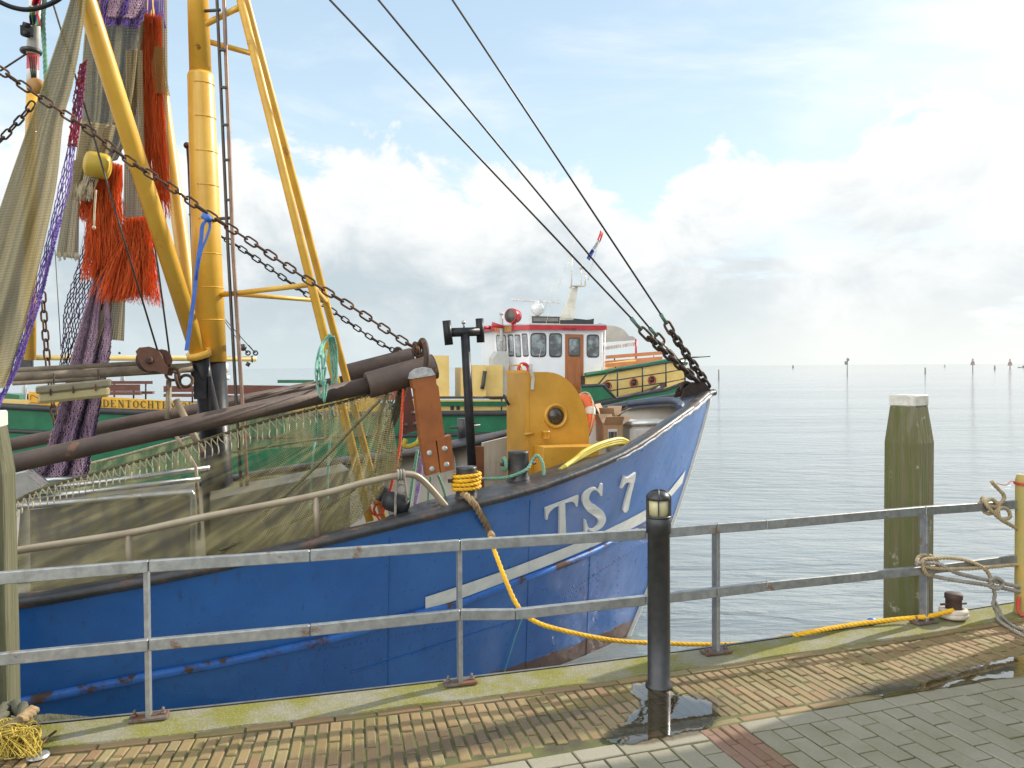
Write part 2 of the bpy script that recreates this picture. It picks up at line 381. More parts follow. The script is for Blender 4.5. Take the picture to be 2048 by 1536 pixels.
# brick material: every brick its own tone, wet dark patches with bollard shadow painted in, green film
def brickmat(name, tones, mossy, wet_shade):
    m, nt = newmat(name); t = NT(nt); ob = t.n('ShaderNodeNewGeometry').outputs['Position']
    r = t.n('ShaderNodeNewGeometry').outputs['Random Per Island']
    cr = t.n('ShaderNodeValToRGB', {0: r}); el = cr.color_ramp.elements
    for i, c in enumerate(tones):
        e = el[i] if i < 2 else el.new(i / (len(tones) - 1))
        e.position = i / (len(tones) - 1); e.color = c4(c)
    col = t.mix(t.m('MULTIPLY', t.noise(ob, 60, 5, .7), .55), cr.outputs[0], tuple(x * .45 for x in tones[0]))
    mo = t.step(t.noise(ob, 2.2, 6, .65), .4, .7)
    col = t.mix(t.m('MULTIPLY', mo, mossy), col, (.12, .115, .022))
    ro = .72
    if wet_shade:
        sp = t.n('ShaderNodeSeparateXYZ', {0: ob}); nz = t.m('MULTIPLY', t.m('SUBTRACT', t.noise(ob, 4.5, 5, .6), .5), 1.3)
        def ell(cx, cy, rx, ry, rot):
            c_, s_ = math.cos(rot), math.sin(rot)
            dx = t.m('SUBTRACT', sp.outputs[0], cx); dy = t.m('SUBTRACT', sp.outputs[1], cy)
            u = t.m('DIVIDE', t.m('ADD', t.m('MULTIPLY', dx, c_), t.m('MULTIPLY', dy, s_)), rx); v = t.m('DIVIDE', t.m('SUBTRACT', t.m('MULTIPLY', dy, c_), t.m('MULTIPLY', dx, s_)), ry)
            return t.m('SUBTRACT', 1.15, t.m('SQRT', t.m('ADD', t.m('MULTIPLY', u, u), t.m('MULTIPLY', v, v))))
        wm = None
        for (px, py, rx, ry) in wet_shade:
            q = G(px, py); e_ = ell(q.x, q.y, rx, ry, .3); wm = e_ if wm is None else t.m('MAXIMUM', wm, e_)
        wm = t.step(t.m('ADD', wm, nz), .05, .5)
        mud_shade = t.mix(t.noise(ob, 18, 4, .6), (.085, .06, .032), (.13, .092, .05))
        col = t.mix(t.m('MULTIPLY', wm, .8), col, mud_shade); ro = t.m('MULTIPLY_ADD', wm, -.52, .74)
    t.out(t.bsdf(Base_Color=col, Roughness=ro, Specular_IOR_Level=.45, Normal=t.bump(t.noise(ob, 110, 4, .7), .35, .006))); return m
WET_SHADE = [(960, 1470, .95, .15), (1130, 1445, .6, .15), (1310, 1425, .45, .22), (1880, 1358, .75, .1), (2040, 1330, .5, .1)]  # first two patches also paint in the bollard lamp's cast shadow
M_BRICK = brickmat('quay_bricks', [(.23, .15, .07), (.31, .215, .1), (.255, .185, .08), (.34, .235, .115), (.26, .15, .075), (.31, .25, .12), (.22, .155, .08), (.3, .2, .09)], .5, WET_SHADE)
M_PAVER = brickmat('grey_pavers', [(.26, .235, .165), (.32, .29, .215), (.285, .255, .185), (.34, .31, .235)], .35, [(1880, 1362, .7, .08), (1330, 1470, .3, .06)])
M_RED = brickmat('red_bricks', [(.22, .115, .075), (.27, .15, .1), (.24, .14, .105)], .2, None)
def brick(mb, c, u, v, l, w, dz, tilt=.01, ch=.0038):
    # u long axis, v short axis; worn top edge
    n = V((ru(-tilt, tilt), ru(-tilt, tilt), 1)); z = dz + ru(-.003, .003)
    def p(a, b, h): q = c + u * a + v * b; return V((q.x, q.y, z + h + (q - c).x * n.x + (q - c).y * n.y))
    l, w = l / 2, w / 2; cc = ch * ru(.7, 1.6); j = lambda: ru(-.0015, .0015)
    b0 = [p(-l + j(), -w + j(), -cc), p(l + j(), -w + j(), -cc), p(l + j(), w + j(), -cc), p(-l + j(), w + j(), -cc)]
    t0 = [p(-l + cc, -w + cc, 0), p(l - cc, -w + cc, 0), p(l - cc, w - cc, 0), p(-l + cc, w - cc, 0)]
    d0 = [V((q.x, q.y, -.045)) for q in b0]
    mb.add(d0 + b0 + t0, [(8, 9, 10, 11)] + [(i, (i + 1) % 4, (i + 1) % 4 + 4, i + 4) for i in range(4)] + [(i + 4, (i + 1) % 4 + 4, (i + 1) % 4 + 8, i + 8) for i in range(4)])
def slope(f, x): return (f(x + .05) - f(x - .05)) / .1
bk = MB()
x = -3.6; i = 0
curve = []
while x < 7.5:                       # course lying along the kerb
    s_ = slope(yi, x); d = V((1, s_, 0)).normalized(); nrm = V((d.y, -d.x, 0))
    L = ru(.19, .215); c = V((x, yi(x), 0)) + nrm * (.004 + .026) + d * L / 2
    brick(bk, c, d, nrm, L - .008, .046, 0); x += L * d.x
bs = slope(yb, 0)
x = -4.2
while x < 8.0:                       # upright rows running away from the kerb
    s_ = slope(yi, x); d = V((1, s_, 0)).normalized(); nrm = V((d.y, -d.x, 0))
    mixk = max(0, min(1, (x + 2.2) / 3.0)); tgt = V((math.sin(math.radians(-3.5 - 15.5 * mixk)), math.cos(math.radians(-3.5 - 15.5 * mixk)), 0))
    u = -tgt; v = V((-u.y, u.x, 0))
    o = V((x, yi(x), 0)); dd = .064 - (0 if i % 2 else .105) + ru(-.012, .012); q = 0
    while dd < 2.6:
        L = ru(.195, .212); a = max(dd, .064); bnd = dd + L; c = o + u * ((a + bnd) / 2)
        lim = c.y - yb(c.x)
        end = o + u * bnd
        if end.y < yb(end.x) + .075 and c.x > -.6:
            # cut at the lengthways closing course
            cut = bnd
            while cut > a + .03 and (o + u * cut).y < yb((o + u * cut).x) + .075: cut -= .01
            if cut > a + .05: brick(bk, o + u * ((a + cut) / 2), u, v, cut - a - .006, .047, -.004)
            break
        if bnd - a > .05 and c.y > 1.8: brick(bk, c, u, v, bnd - a - ru(.009, .016), .045 + ru(-.003, .001), -.002 - .006 * min(1, dd))
        dd += L
        if c.y < 1.8: break
    x += .0525 * d.x * max(.4, abs(d.dot(v))) ** -1; i += 1
bd = V((1, bs, 0)).normalized(); bn = V((bd.y, -bd.x, 0)); B0 = V((0, yb(0), 0))
x = -.5
while x < 8:                          # closing course against the pavers
    L = ru(.19, .215)
    if rnd() < .9: brick(bk, B0 + bd * (x + L / 2) - bn * .037, bd, bn, L - .01, .046, -.006, .02)
    x += L
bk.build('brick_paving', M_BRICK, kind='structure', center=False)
# grey pavers beyond the boundary line, with one strip of red bricks
pv = MB(); rb = MB()
ra = B0 + bd * 0; r0 = (G(1404, 1464) - B0).dot(bd); r1 = r0 + .205
def strip(u0, u1): return u1 > r0 + .01 and u0 < r1 - .01
w = .104; q = -.6 - ((-.6 - r0) % (w * 2))
while q < 9:                          # border stones laid along the line
    if not strip(q, q + .208): brick(pv, B0 + bd * (q + .104) + bn * (.052), bd, bn, .199, .096, -.003, .003, .003)
    q += .208
j = 0; q = r0 - w * 40
while q < 9:
    if not strip(q, q + w):
        dd = .106 - (.105 if j % 2 else 0)
        while dd < 3.2:
            a = max(dd, .106)
            if dd + .209 - a > .05 and (B0 + bd * q + bn * dd).y > .6:
                brick(pv, B0 + bd * (q + w / 2) + bn * ((a + dd + .209) / 2), bn, bd, dd + .209 - a - .01, .094, -.003, .003, .003)
            dd += .209
    q += w; j += 1
    if r0 - .001 < q < r0 + .05: q = r0 + .208
for c_ in range(4):
    dd = -.0 - ru(0, .2)
    while dd < 3:
        a = max(dd, 0); 
        if dd + .2 - a > .04: brick(rb, B0 + bd * (r0 + .026 + c_ * .052) + bn * ((a + dd + .2) / 2), bn, bd, dd + .2 - a - .006, .047, -.004, .004, .004)
        dd += .2
pv.build('paver_paving', M_PAVER, kind='structure', center=False); rb.build('red_brick_strip', M_RED, kind='structure', center=False)
# puddles: thin clear water with a mirror surface
m, nt = newmat('puddle_water'); t = NT(nt); ob = t.n('ShaderNodeNewGeometry').outputs['Position']
fr = t.n('ShaderNodeFresnel', {'IOR': 1.33, 'Normal': t.bump(t.noise(ob, 14, 3), .1, .006)}).outputs[0]
gl = t.n('ShaderNodeBsdfGlossy', {'Color': (1, 1, 1, 1), 'Roughness': .015, 'Normal': t.bump(t.noise(ob, 9, 3), .06, .006)}).outputs[0]
tr = t.n('ShaderNodeBsdfTransparent', {'Color': (.88, .84, .72, 1)}).outputs[0]
t.out(t.n('ShaderNodeMixShader', {0: t.m('MULTIPLY_ADD', fr, 2.0, .03), 1: tr, 2: gl}).outputs[0]); M_PUD = m
def puddle(pxs, z=.0035):
    pts = smooth_path([G(px, py, z) for px, py in pxs + pxs[:1]], 6)[:-1]
    pts = [p + V((ru(-.008, .008), ru(-.012, .012), 0)) for p in pts]
    MB().poly(pts).build('puddle', M_PUD, kind='structure', center=False)
puddle([(1262, 1384), (1268, 1368), (1290, 1366), (1312, 1372), (1340, 1384), (1372, 1390), (1392, 1398), (1408, 1398), (1424, 1406), (1438, 1424), (1430, 1444), (1404, 1458), (1372, 1462), (1340, 1472), (1302, 1476), (1262, 1486), (1228, 1484), (1206, 1472), (1222, 1458), (1250, 1446), (1262, 1428), (1284, 1414), (1280, 1398)])
puddle([(1725, 1388), (1770, 1368), (1830, 1368), (1860, 1360), (1930, 1340), (1965, 1328), (2010, 1318), (2080, 1308), (2080, 1345), (1990, 1356), (1930, 1362), (1880, 1376), (1830, 1385), (1770, 1392)])
# ------------------------------------------------------------------ railing
rail = thing('railing', 'grey galvanised two-bar steel railing bolted along the mossy quay edge', 'railing', G(920, 1365))
post_px = [(298, 1438), (920, 1368), (1432, 1306), (1848, 1246)]
pp = [G(*p) for p in post_px]
dl = (pp[0] - pp[1]); dl2 = (pp[3] - pp[2]); pp = [pp[0] + dl] + pp + [pp[3] + dl2]
top_px = [(0, 1156), (298, 1132), (620, 1111), (920, 1090), (1290, 1068), (1432, 1056), (1530, 1049), (1848, 1021), (2040, 1008)]
mid_px = [(0, 1318), (298, 1289), (620, 1260), (920, 1229), (1030, 1228), (1290, 1200), (1432, 1184), (1530, 1172), (1848, 1140), (2040, 1116)]
def wallpt(px, py):          # on the vertical surface through the posts
    for a, b in zip(pp, pp[1:]):
        d = (b - a); n = V((d.y, -d.x, 0)).normalized(); q = onplane(px, py, a + n * .047, n); u = (q - a).dot(d) / d.dot(d)
        if u <= 1.0001: return q
    return q
def bar(mb, a, b, h, wd):
    d = (b - a).normalized(); sx = V((d.y, -d.x, 0)).normalized(); up = sx.cross(d) * -1
    if up.z < 0: up = -up
    mb.obox((a + b) / 2, d * ((b - a).length / 2 - .0015), sx * wd / 2, up * h / 2, .004)
def railrun(name, pxs, h):
    pts = [wallpt(*p) for p in pxs]; pts[0] = pts[0] + (pts[0] - pts[1]).normalized() * 1.5; pts.append(pts[-1] + (pts[-1] - pts[-2]).normalized() * 2)
    mb = MB()
    for a, b in zip(pts, pts[1:]): bar(mb, a, b, h, .032)
    return mb.build(name, M_STEEL, rail), pts
_, tp = railrun('top_rail', top_px, .056); _, mp = railrun('middle_rail', mid_px, .055)
for i, p in enumerate(pp):
    d = (pp[min(i + 1, 5)] - pp[max(i - 1, 0)]).normalized(); n = V((d.y, -d.x, 0)); ht = .70 if 0 < i < 5 else .7
    ztop = CAMZ - (post_px[i - 1][1] and 0) if False else None
    # height from the top rail above this foot
    best = min(tp, key=lambda q: (V((q.x, q.y, 0)) - V((p.x, p.y, 0))).length); zt = best.z - .0285
    mb = MB(); mb.obox(p + V((0, 0, zt / 2 + .006)), d * .0105, n * .029, V((0, 0, zt / 2 - .006)), .002); po = mb.build('post', M_STEEL, rail)
    mb = MB(); mb.obox(p + V((0, 0, .011)), d * .085, n * .04, V((0, 0, .008)), .003)
    M_PLATE = mat('worn_base_plate', (.2, .17, .15), (.12, .09, .07), 12, .6, .5, rust=.6, rscale=14) if i == 0 else M_PLATE
    bp = mb.build('base_plate', M_PLATE, po)
    for sx in (-1, 1):
        mb = MB(); q = p + d * .062 * sx + V((0, 0, .018)); mb.cyl(q, q + V((0, 0, .012)), .013, n=6); mb.cyl(q, q + V((0, 0, .032)), .0065, n=8); mb.build('anchor_bolt', M_PLATE, po)
# ------------------------------------------------------------------ unseen shed added beyond the frame at the right to shade the paving
M_PLANK = mat('tarred_planks', (.06, .05, .04), (.035, .03, .026), 5, .8, grain=(9, 9, .5), bump=.5, bscale=8)
shd = thing('shade_shed', 'unseen black shed added out of frame at the right to shade the paving', 'shed', V((6.6, 4.2, 0)))
def shade_shed_at(u, v, z): return V((4.35, 5.55, 0)) + bd * u + bn * v + V((0, 0, z))
SW, SD, SHt = 4.5, 3.4, 2.9
mb = MB()
for i in range(30):
    u = i * SW / 30
    for v_ in (0, SD): mb.obox(shade_shed_at(u + .07, v_, SHt / 2), bd * .071, bn * (.012 + .004 * (i % 2)), V((0, 0, SHt / 2)))
for i in range(23):
    v = i * SD / 23
    for u_ in (0, SW): mb.obox(shade_shed_at(u_, v + .07, SHt / 2), bn * .071, bd * (.012 + .004 * (i % 2)), V((0, 0, SHt / 2)))
mb.poly([shade_shed_at(.002, 0, SHt), shade_shed_at(.002, SD, SHt), shade_shed_at(.002, SD / 2, SHt + 1.1)], bd * .03); mb.poly([shade_shed_at(SW - .03, 0, SHt), shade_shed_at(SW - .03, SD, SHt), shade_shed_at(SW - .03, SD / 2, SHt + 1.1)], bd * .03)
mb.build('wall', M_PLANK, shd)
M_TILE = mat('orange_roof_tiles', (.3, .1, .05), (.2, .07, .04), 7, .7, bump=.5, bscale=12)
for s_ in (-1, 1):
    e0, r0_ = SD / 2 + s_ * (SD / 2 + .2), SD / 2; MB().slab([shade_shed_at(-.2, e0, SHt - .12), shade_shed_at(SW + .2, e0, SHt - .12), shade_shed_at(SW + .2, r0_, SHt + 1.13), shade_shed_at(-.2, r0_, SHt + 1.13)], V((0, 0, .06))).build('roof', M_TILE, shd)
dr_ = MB().slab([shade_shed_at(-.03, 1.1, .02), shade_shed_at(-.03, 2.1, .02), shade_shed_at(-.03, 2.1, 2.1), shade_shed_at(-.03, 1.1, 2.1)], -bd * .04).build('door', mat('green_door', (.02, .1, .05), None, 5, .5), shd)
MB().cyl(shade_shed_at(-.08, 1.2, 1.05), shade_shed_at(-.13, 1.2, 1.05), .02).build('handle', M_STEEL, dr_)
# ------------------------------------------------------------------ bollard lamp
M_BLACK = mat('black_coated_metal', (.022, .023, .024), (.035, .036, .037), 20, .38, .0, bump=.05, streak=.25, streakc=(.07, .07, .065))
m, nt = newmat('lamp_lens'); t = NT(nt); ob = t.obj()
t.out(t.bsdf(Base_Color=t.mix(t.noise(ob, 12, 2), (.62, .56, .3), (.72, .66, .4)), Roughness=.25, Transmission_Weight=.25)); M_LENS = m
bl = G(1318, 1372); R = .058
lamp = thing('bollard_lamp', 'black bollard lamp with domed cage head standing in a puddle by the railing', 'lamp', bl)
H = 1.0
def zat(py): d = ray(1312, py); return CAMZ + d.z / d.y * bl.y
zt, zl0, zl1, zc = zat(980), zat(1034), zat(998), zat(1062)
MB().lathe(bl, (0, 0, 1), [(R + .012, 0), (R + .012, .012), (R, .02), (R * 1.0, .3), (R * .98, zc - .012), (R * 1.1, zc - .008), (R * 1.1, zl0 - .006), (R * 1.02, zl0), (0, zl0)], 32).build('post', M_BLACK, lamp)
MB().lathe(bl, (0, 0, 1), [(0, zl0 + .001), (R * .86, zl0 + .002), (R * .86, zl1 + .01), (0, zl1 + .01)], 28).build('lens', M_LENS, lamp)
cg = MB()
cg.lathe(bl, (0, 0, 1), [(R * .7, zl1 - .002), (R * 1.03, zl1 - .002), (R * 1.03, zl1 + .008), (R * .96, zl1 + (zt - zl1) * .42), (R * .78, zl1 + (zt - zl1) * .72), (R * .48, zt - .005), (0, zt)], 28)
va = math.atan2(-bl.y, -bl.x)
for k_ in range(4):
    a = va + k_ * PI / 2; d = V((math.cos(a), math.sin(a), 0)); e_ = V((-d.y, d.x, 0)); hw_ = .0035 if k_ % 2 == 0 else .011
    cg.obox(bl + d * R * .98 + V((0, 0, (zl0 + zl1) / 2)), d * .007, e_ * hw_, V((0, 0, (zl1 - zl0) / 2 + .002)))
    cg.tube(smooth_path([bl + d * R * 1.02 + V((0, 0, zl1)), bl + d * R * .97 + V((0, 0, zl1 + (zt - zl1) * .44)), bl + d * R * .5 + V((0, 0, zt - .003)), bl + V((0, 0, zt + .002))], 4), .0045, 6)
cg.torus(bl + V((0, 0, zl0 + .004)), (0, 0, 1), R * 1.02, .007, 28, 8)
cg.build('cage', M_BLACK, lamp)
# ------------------------------------------------------------------ timber piles
M_PILE = mat('weathered_green_timber', (.13, .115, .06), (.085, .1, .022), 3, .8, grain=(7, 7, .4), bump=1.0, bscale=9, streak=1.0, streakc=(.2, .175, .12), rust=.36, rustc=(.2, .19, .14), rscale=5)
M_PILEG = mat('grey_timber', (.13, .12, .07), (.07, .075, .032), 4, .8, grain=(8, 8, .4), bump=1.0, bscale=9, streak=.9, streakc=(.045, .045, .02))
M_CAPW = mat('lichened_white_cap', (.62, .6, .54), (.45, .44, .38), 18, .75, rust=.3, rustc=(.08, .09, .06), rscale=26)
def pile(base, half, rz, top, cap, sh, label, m):
    th = thing('mooring_pile', label, 'pile', (base.x, base.y, WZ), 'timber mooring piles beside the quay')
    mb = MB(); rings = [(-1.6, 1.0), (.2, .985), (sh, .97), (cap, .74)]
    vs = []
    for z, k_ in rings:
        for a in range(8):
            an = rz + PI / 4 * (a // 2 * 2) / 1 * 1.0
            # square with chamfered corners
        for sx, sy in ((1, -.86), (1, .86), (.86, 1), (-.86, 1), (-1, .86), (-1, -.86), (-.86, -1), (.86, -1)):
            vs.append(base + V((math.cos(rz) * sx - math.sin(rz) * sy, math.sin(rz) * sx + math.cos(rz) * sy, 0)) * half * k_ + V((ru(-.003, .003), 0, z)))
    fs = [(i * 8 + j, i * 8 + (j + 1) % 8, i * 8 + 8 + (j + 1) % 8, i * 8 + 8 + j) for i in range(3) for j in range(8)] + [tuple(range(24, 32))]
    mb.add(vs, fs); mb.build('shaft', m, th)
    mb = MB(); mb.box(base + V((0, 0, (cap + top) / 2)), half * 1.5, half * 1.5, top - cap, rz, .008); mb.build('cap', M_CAPW, th)
    return th
pr = P(1816, 1228, 5.5); zf = lambda py, Y, px=1816: P(px, py, Y).z
pile(V((pr.x, 5.5, 0)), .122, .62, zf(789, 5.5), zf(812, 5.5), zf(884, 5.5), 'green slimy timber pile with white cap beside the iron mooring bitt', M_PILE)
pl = P(-22, 1300, 4.15)
pile(V((pl.x, 4.15, 0)), .118, .35, zf(822, 4.15, 0), zf(855, 4.15, 0), zf(945, 4.15, 0), 'grey split timber pile with white cap beside the frayed rope heap', M_PILEG)
# yellow post at the right with red twine
M_YPOST = mat('mossy_yellow_paint', (.42, .29, .07), (.3, .26, .08), 5, .65, rust=.3, rustc=(.14, .12, .03))
yp = G(2046, 1226); yp.z = 0
ytop = P(2046, 950, yp.y).z
th = thing('yellow_post', 'yellow painted post with red twine round its top beside the railing end', 'post', yp)
MB().lathe(yp, (0, 0, 1), [(.055, 0), (.05, .05), (.05, ytop - .03), (.042, ytop), (0, ytop)], 18).build('shaft', M_YPOST, th)
M_REDT = mat('red_twine', (.5, .05, .03), (.4, .1, .06), 8, .8)
tw = MB(); tw.torus(yp + V((0, 0, ytop - .05)), (0, 0, 1), .055, .006); tw.torus(yp + V((0, 0, ytop - .062)), (.1, 0, 1), .055, .006)
tw.tube(smooth_path([yp + V((-.05, -.02, ytop - .055)), yp + V((-.12, -.06, ytop - .03)), yp + V((-.18, -.1, ytop - .05)), yp + V((-.24, -.1, ytop - .04))], 4), .003, 5); tw.build('twine', M_REDT, th)
tag(MB().rope([yp + V((-.06, -.05, .12)), yp + V((-.075, -.07, .04)), yp + V((-.05, -.09, .01)), yp + V((.03, -.13, .012)), yp + V((.1, -.12, .012))], .012).build('rope', M_REDT), 'short orange rope end lying at the foot of the yellow post', 'rope')
# ------------------------------------------------------------------ mooring bitt and the yellow line to the boat
M_IRON = mat('rusted_iron', (.075, .045, .035), (.04, .027, .022), 9, .7, .3, rust=.5, rscale=9, bump=.4)
bt = G(1907, 1238)
th = thing('mooring_bitt', 'short rusty iron bitt with cross pin on the quay edge', 'bitt', bt)
zb = P(1907, 1186, bt.y).z
MB().lathe(bt, (0, 0, 1), [(.052, 0), (.05, .02), (.048, zb * .75), (.054, zb * .8), (.054, zb - .006), (.046, zb), (0, zb)], 20).build('post', M_IRON, th)
MB().cyl(bt + V((-.088, -.01, zb * .58)), bt + V((.088, .012, zb * .58)), .008, n=10).build('pin', M_IRON, th)
M_YROPE = mat('yellow_rope', (.8, .46, .015), (.64, .34, .01), 12, .7, bump=.3, bscale=140)
M_WSLEEVE = mat('chafe_sleeve', (.55, .5, .42), (.4, .34, .27), 14, .8)
M_BSLEEVE = mat('blue_tape', (.05, .17, .5), None, 8, .5)
M_BROWNSL = mat('brown_chafe_wrap', (.33, .23, .12), (.2, .13, .06), 20, .85, bump=.5, bscale=60)
def mooring(boat_start):
    th = thing('mooring_rope', 'thick yellow rope from the bow bitt down over the water to the quay bitt', 'rope', boat_start[0])
    r = .0148
    mb = MB(); mb.rope(boat_start + [P(985, 1090, 5.3), P(1008, 1152, 5.15), P(1036, 1213, 5.05), P(1070, 1243, 5.05), P(1130, 1262, 5.1), P(1230, 1281, 5.2), P(1330, 1287, 5.3), P(1430, 1289, 5.35), P(1510, 1285, 5.35), G(1600, 1268, .02), G(1700, 1250, .024), G(1800, 1238, .03), G(1860, 1232, .05), bt + V((-.03, -.055, .075))], r, n=7); mb.build('line', M_YROPE, th)
    mb = MB(); mb.torus(bt + V((0, 0, .055)), (.02, 0, 1), .068, .02, 26, 10); mb.torus(bt + V((0, 0, .03)), (-.05, .02, 1), .072, .019, 26, 10); mb.build('eye_splice', M_WSLEEVE, th)
    q = G(1740, 1243, .026); q2 = G(1748, 1241.5, .026); mb = MB(); mb.cyl(q, q2, .021); mb.build('tape', M_BSLEEVE, th)
    return th
# beige ropes tied to the railing at the right
M_HEMP = mat('beige_rope', (.42, .33, .19), (.3, .23, .13), 12, .85, bump=.3, bscale=120)
M_GREYROPE = mat('grey_rope', (.33, .3, .25), (.22, .2, .17), 12, .85, bump=.3, bscale=120)
def RP(px, py, off=0.0):           # on the railing surface, off towards the viewer
    q = wallpt(px, py); d = (q - CAM).normalized(); return q - V((d.x, d.y, 0)) * off
kn = MB(); r = .0125
kn.rope([RP(1983, 962, .03), RP(1995, 975, .035), RP(2008, 990, .035), RP(2003, 1004, .035), RP(1985, 1012, .04), RP(1970, 1003, .045), RP(1966, 996, -.03), RP(1962, 1012, -.05), RP(1972, 1026, 0), RP(1990, 1022, .05), RP(1996, 1008, .055), RP(1982, 996, .05), RP(1972, 1004, .06), RP(1985, 1020, .07), RP(2003, 1036, .05), RP(2020, 1032, .04), RP(2014, 1016, .05), RP(1998, 1014, .07), RP(2000, 1034, .06), RP(2030, 1054, .02), RP(2062, 1074, .02), RP(2150, 1110, .02)], r, n=6)
tag(kn.build('rope', M_HEMP), 'beige rope knotted round the top rail near the yellow post', 'rope', 'beige ropes tied to the railing')
k2 = MB()
k2.rope([RP(2150, 1138, .03), RP(2048, 1128, .03), RP(1985, 1131, .04), RP(1930, 1134, .05), RP(1868, 1133, .05), RP(1836, 1123, .03), RP(1842, 1113, -.03), RP(1868, 1118, -.05), RP(1876, 1136, -.03), RP(1858, 1150, .02), RP(1848, 1136, .05), RP(1846, 1117, .05), RP(1870, 1115, .03), RP(1900, 1114, .03), RP(1935, 1119, .04), RP(1968, 1134, .05), RP(1980, 1150, .05), RP(1986, 1170, .04), RP(1990, 1190, .03)], r, n=6)
tag(k2.build('rope', M_HEMP), 'beige rope looped round the middle rail at the right-hand post', 'rope', 'beige ropes tied to the railing')
k3 = MB()
k3.rope([RP(1832, 1124, .05), RP(1852, 1122, .05), RP(1880, 1126, .05), RP(1915, 1143, .05), RP(1980, 1158, .05), RP(2060, 1174, .05), RP(2160, 1190, .05)], .013, n=6); k3.rope([RP(1850, 1150, -.02), RP(1900, 1157, .03), RP(1980, 1168, .05), RP(2060, 1184, .05), RP(2160, 1200, .05)], .013, n=6)
k3.rope([RP(1978, 1156, .08), RP(1992, 1150, .09), RP(2006, 1160, .08), RP(1996, 1172, .07), RP(1978, 1168, .06), RP(1984, 1158, .09)], .013, n=6)
k3.rope([RP(1984, 1166, .06), RP(1990, 1186, .05), RP(1986, 1206, .05), RP(1994, 1222, .06), G(1998, 1240, .02), G(2020, 1256, .012), G(2050, 1272, .012), G(2090, 1283, .012)], .011, n=6); k3.rope([RP(1986, 1190, .05), RP(1997, 1212, .06), G(2008, 1236, .02), G(2028, 1252, .012), G(2055, 1262, .012), G(2095, 1272, .012)], .009, n=6)
tag(k3.build('rope', M_GREYROPE), 'greyish double rope running from the lower rail with loose ends on the bricks', 'rope')
# rope heap at the left corner
hp = G(40, 1490)
M_YFRAY = mat('frayed_yellow_fibre', (.55, .4, .06), (.38, .28, .05), 16, .85, rust=.12, rustc=(.5, .08, .02))
M_OLDR = mat('old_tarred_rope', (.13, .12, .08), (.075, .075, .045), 12, .9, bump=.6, bscale=60)
mb = MB(); mb.rope([G(-60, 1470, .02), G(-10, 1452, .06), P(15, 1416, 3.75), P(42, 1418, 3.7), G(50, 1440, .05), G(10, 1462, .04), G(-50, 1500, .03)], .035, n=8)
tag(mb.build('rope', M_OLDR), 'old dark tarred rope lying against the grey timber pile', 'rope')
th = thing('frayed_rope', 'frayed yellow rope end in a heap at the corner of the quay', 'rope', hp)
mb = MB(); mb.rope([G(-40, 1500, .04), G(-5, 1472, .07), G(30, 1450, .1), P(66, 1421, 3.72)], .027, n=8); mb.build('stub', M_BROWNSL, th)
mb = MB()
for i in range(210):
    a = G(ru(-20, 60), ru(1452, 1475), ru(.05, .11)); b_ = G(ru(-15, 84), ru(1470, 1512), ru(.006, .04)); md = (a + b_) / 2 + V((ru(-.04, .06), ru(-.03, .03), ru(.01, .06)))
    mb.tube(smooth_path([a, md, b_, b_ + V((ru(-.04, .03), ru(-.03, .0), -.004))], 4), .0024, 4)
mb.build('fibre', M_YFRAY, th)
dsc = G(76, 1512, .004); mb = MB(); mb.lathe(dsc, (0, 0, 1), [(.0, .012), (.035, .012), (.042, .008), (.046, 0)], 24)
tag(mb.build('steel_disc', M_STEEL), 'small round steel disc set in the bricks at the left corner', 'disc')
mb = MB(); mb.slab([P(20, 1434, 3.95), P(100, 1427, 4.02), P(182, 1433, 4.08), P(182, 1437, 4.08), P(20, 1452, 3.92)], V((0, .02, -.14))); tag(mb.build('timber_plank', M_PILEG), 'greenish timber plank fixed outside the quay edge beside the grey pile', 'plank')
mb = MB(); a = G(112, 1462, .02); b_ = G(72, 1502, .012); mb.tube([a, (a + b_) / 2 + V((0, 0, .01)), b_], .006, 6); tag(mb.build('steel_pin', M_IRON), 'thin rusty steel pin lying beside the frayed rope heap', 'pin')
# ------------------------------------------------------------------ the blue fishing boat
TH = math.radians(70)
BO = V((2.165, 8.75, 0)); BA = V((-math.sin(TH), -math.cos(TH), 0)); BN = V((math.cos(TH), -math.sin(TH), 0))
def BW(t_, b, z): return BO + BA * t_ + BN * b + V((0, 0, z))
def BP(px, py, b): return onplane(px, py, BO + BN * b, BN)
BT, KT = 2.28, 1.95
def btop(t_): return BT * (1 - math.exp(-max(t_, 0) / KT))
cap_px = [(1425, 781), (1408, 796), (1390, 813), (1347, 841), (1307, 872), (1275, 895), (1218, 924), (1146, 951), (1060, 984), (994, 1000), (918, 1016), (790, 1050), (725, 1066), (560, 1104), (424, 1140), (303, 1162), (121, 1195), (36, 1210)]
ts_, zs_ = [], []
for px, py in cap_px:
    d = ray(px, py); lo, hi = -.2, 9
    f = lambda q: (lambda w: w.x * d.y - w.y * d.x)(BW(q, btop(q), 0))
    for _ in range(50):
        mid = (lo + hi) / 2
        if f(mid) > 0: lo = mid
        else: hi = mid
    w = BW(lo, btop(lo), 0); ts_.append(lo); zs_.append(CAMZ + d.z / d.y * w.y)
ts_ += [8, 10, 14.5]; zs_ += [zs_[-1] - .03, zs_[-1] + .02, zs_[-1] + .25]
_tt = np.linspace(-.3, 14.5, 600); _zz = np.interp(_tt, ts_, zs_)
for _ in range(3): _zz = np.convolve(np.pad(_zz, 8, mode='edge'), np.ones(17) / 17, 'valid')
def zg(t_): return float(np.interp(t_, _tt, _zz))
zg0 = zs_[0]
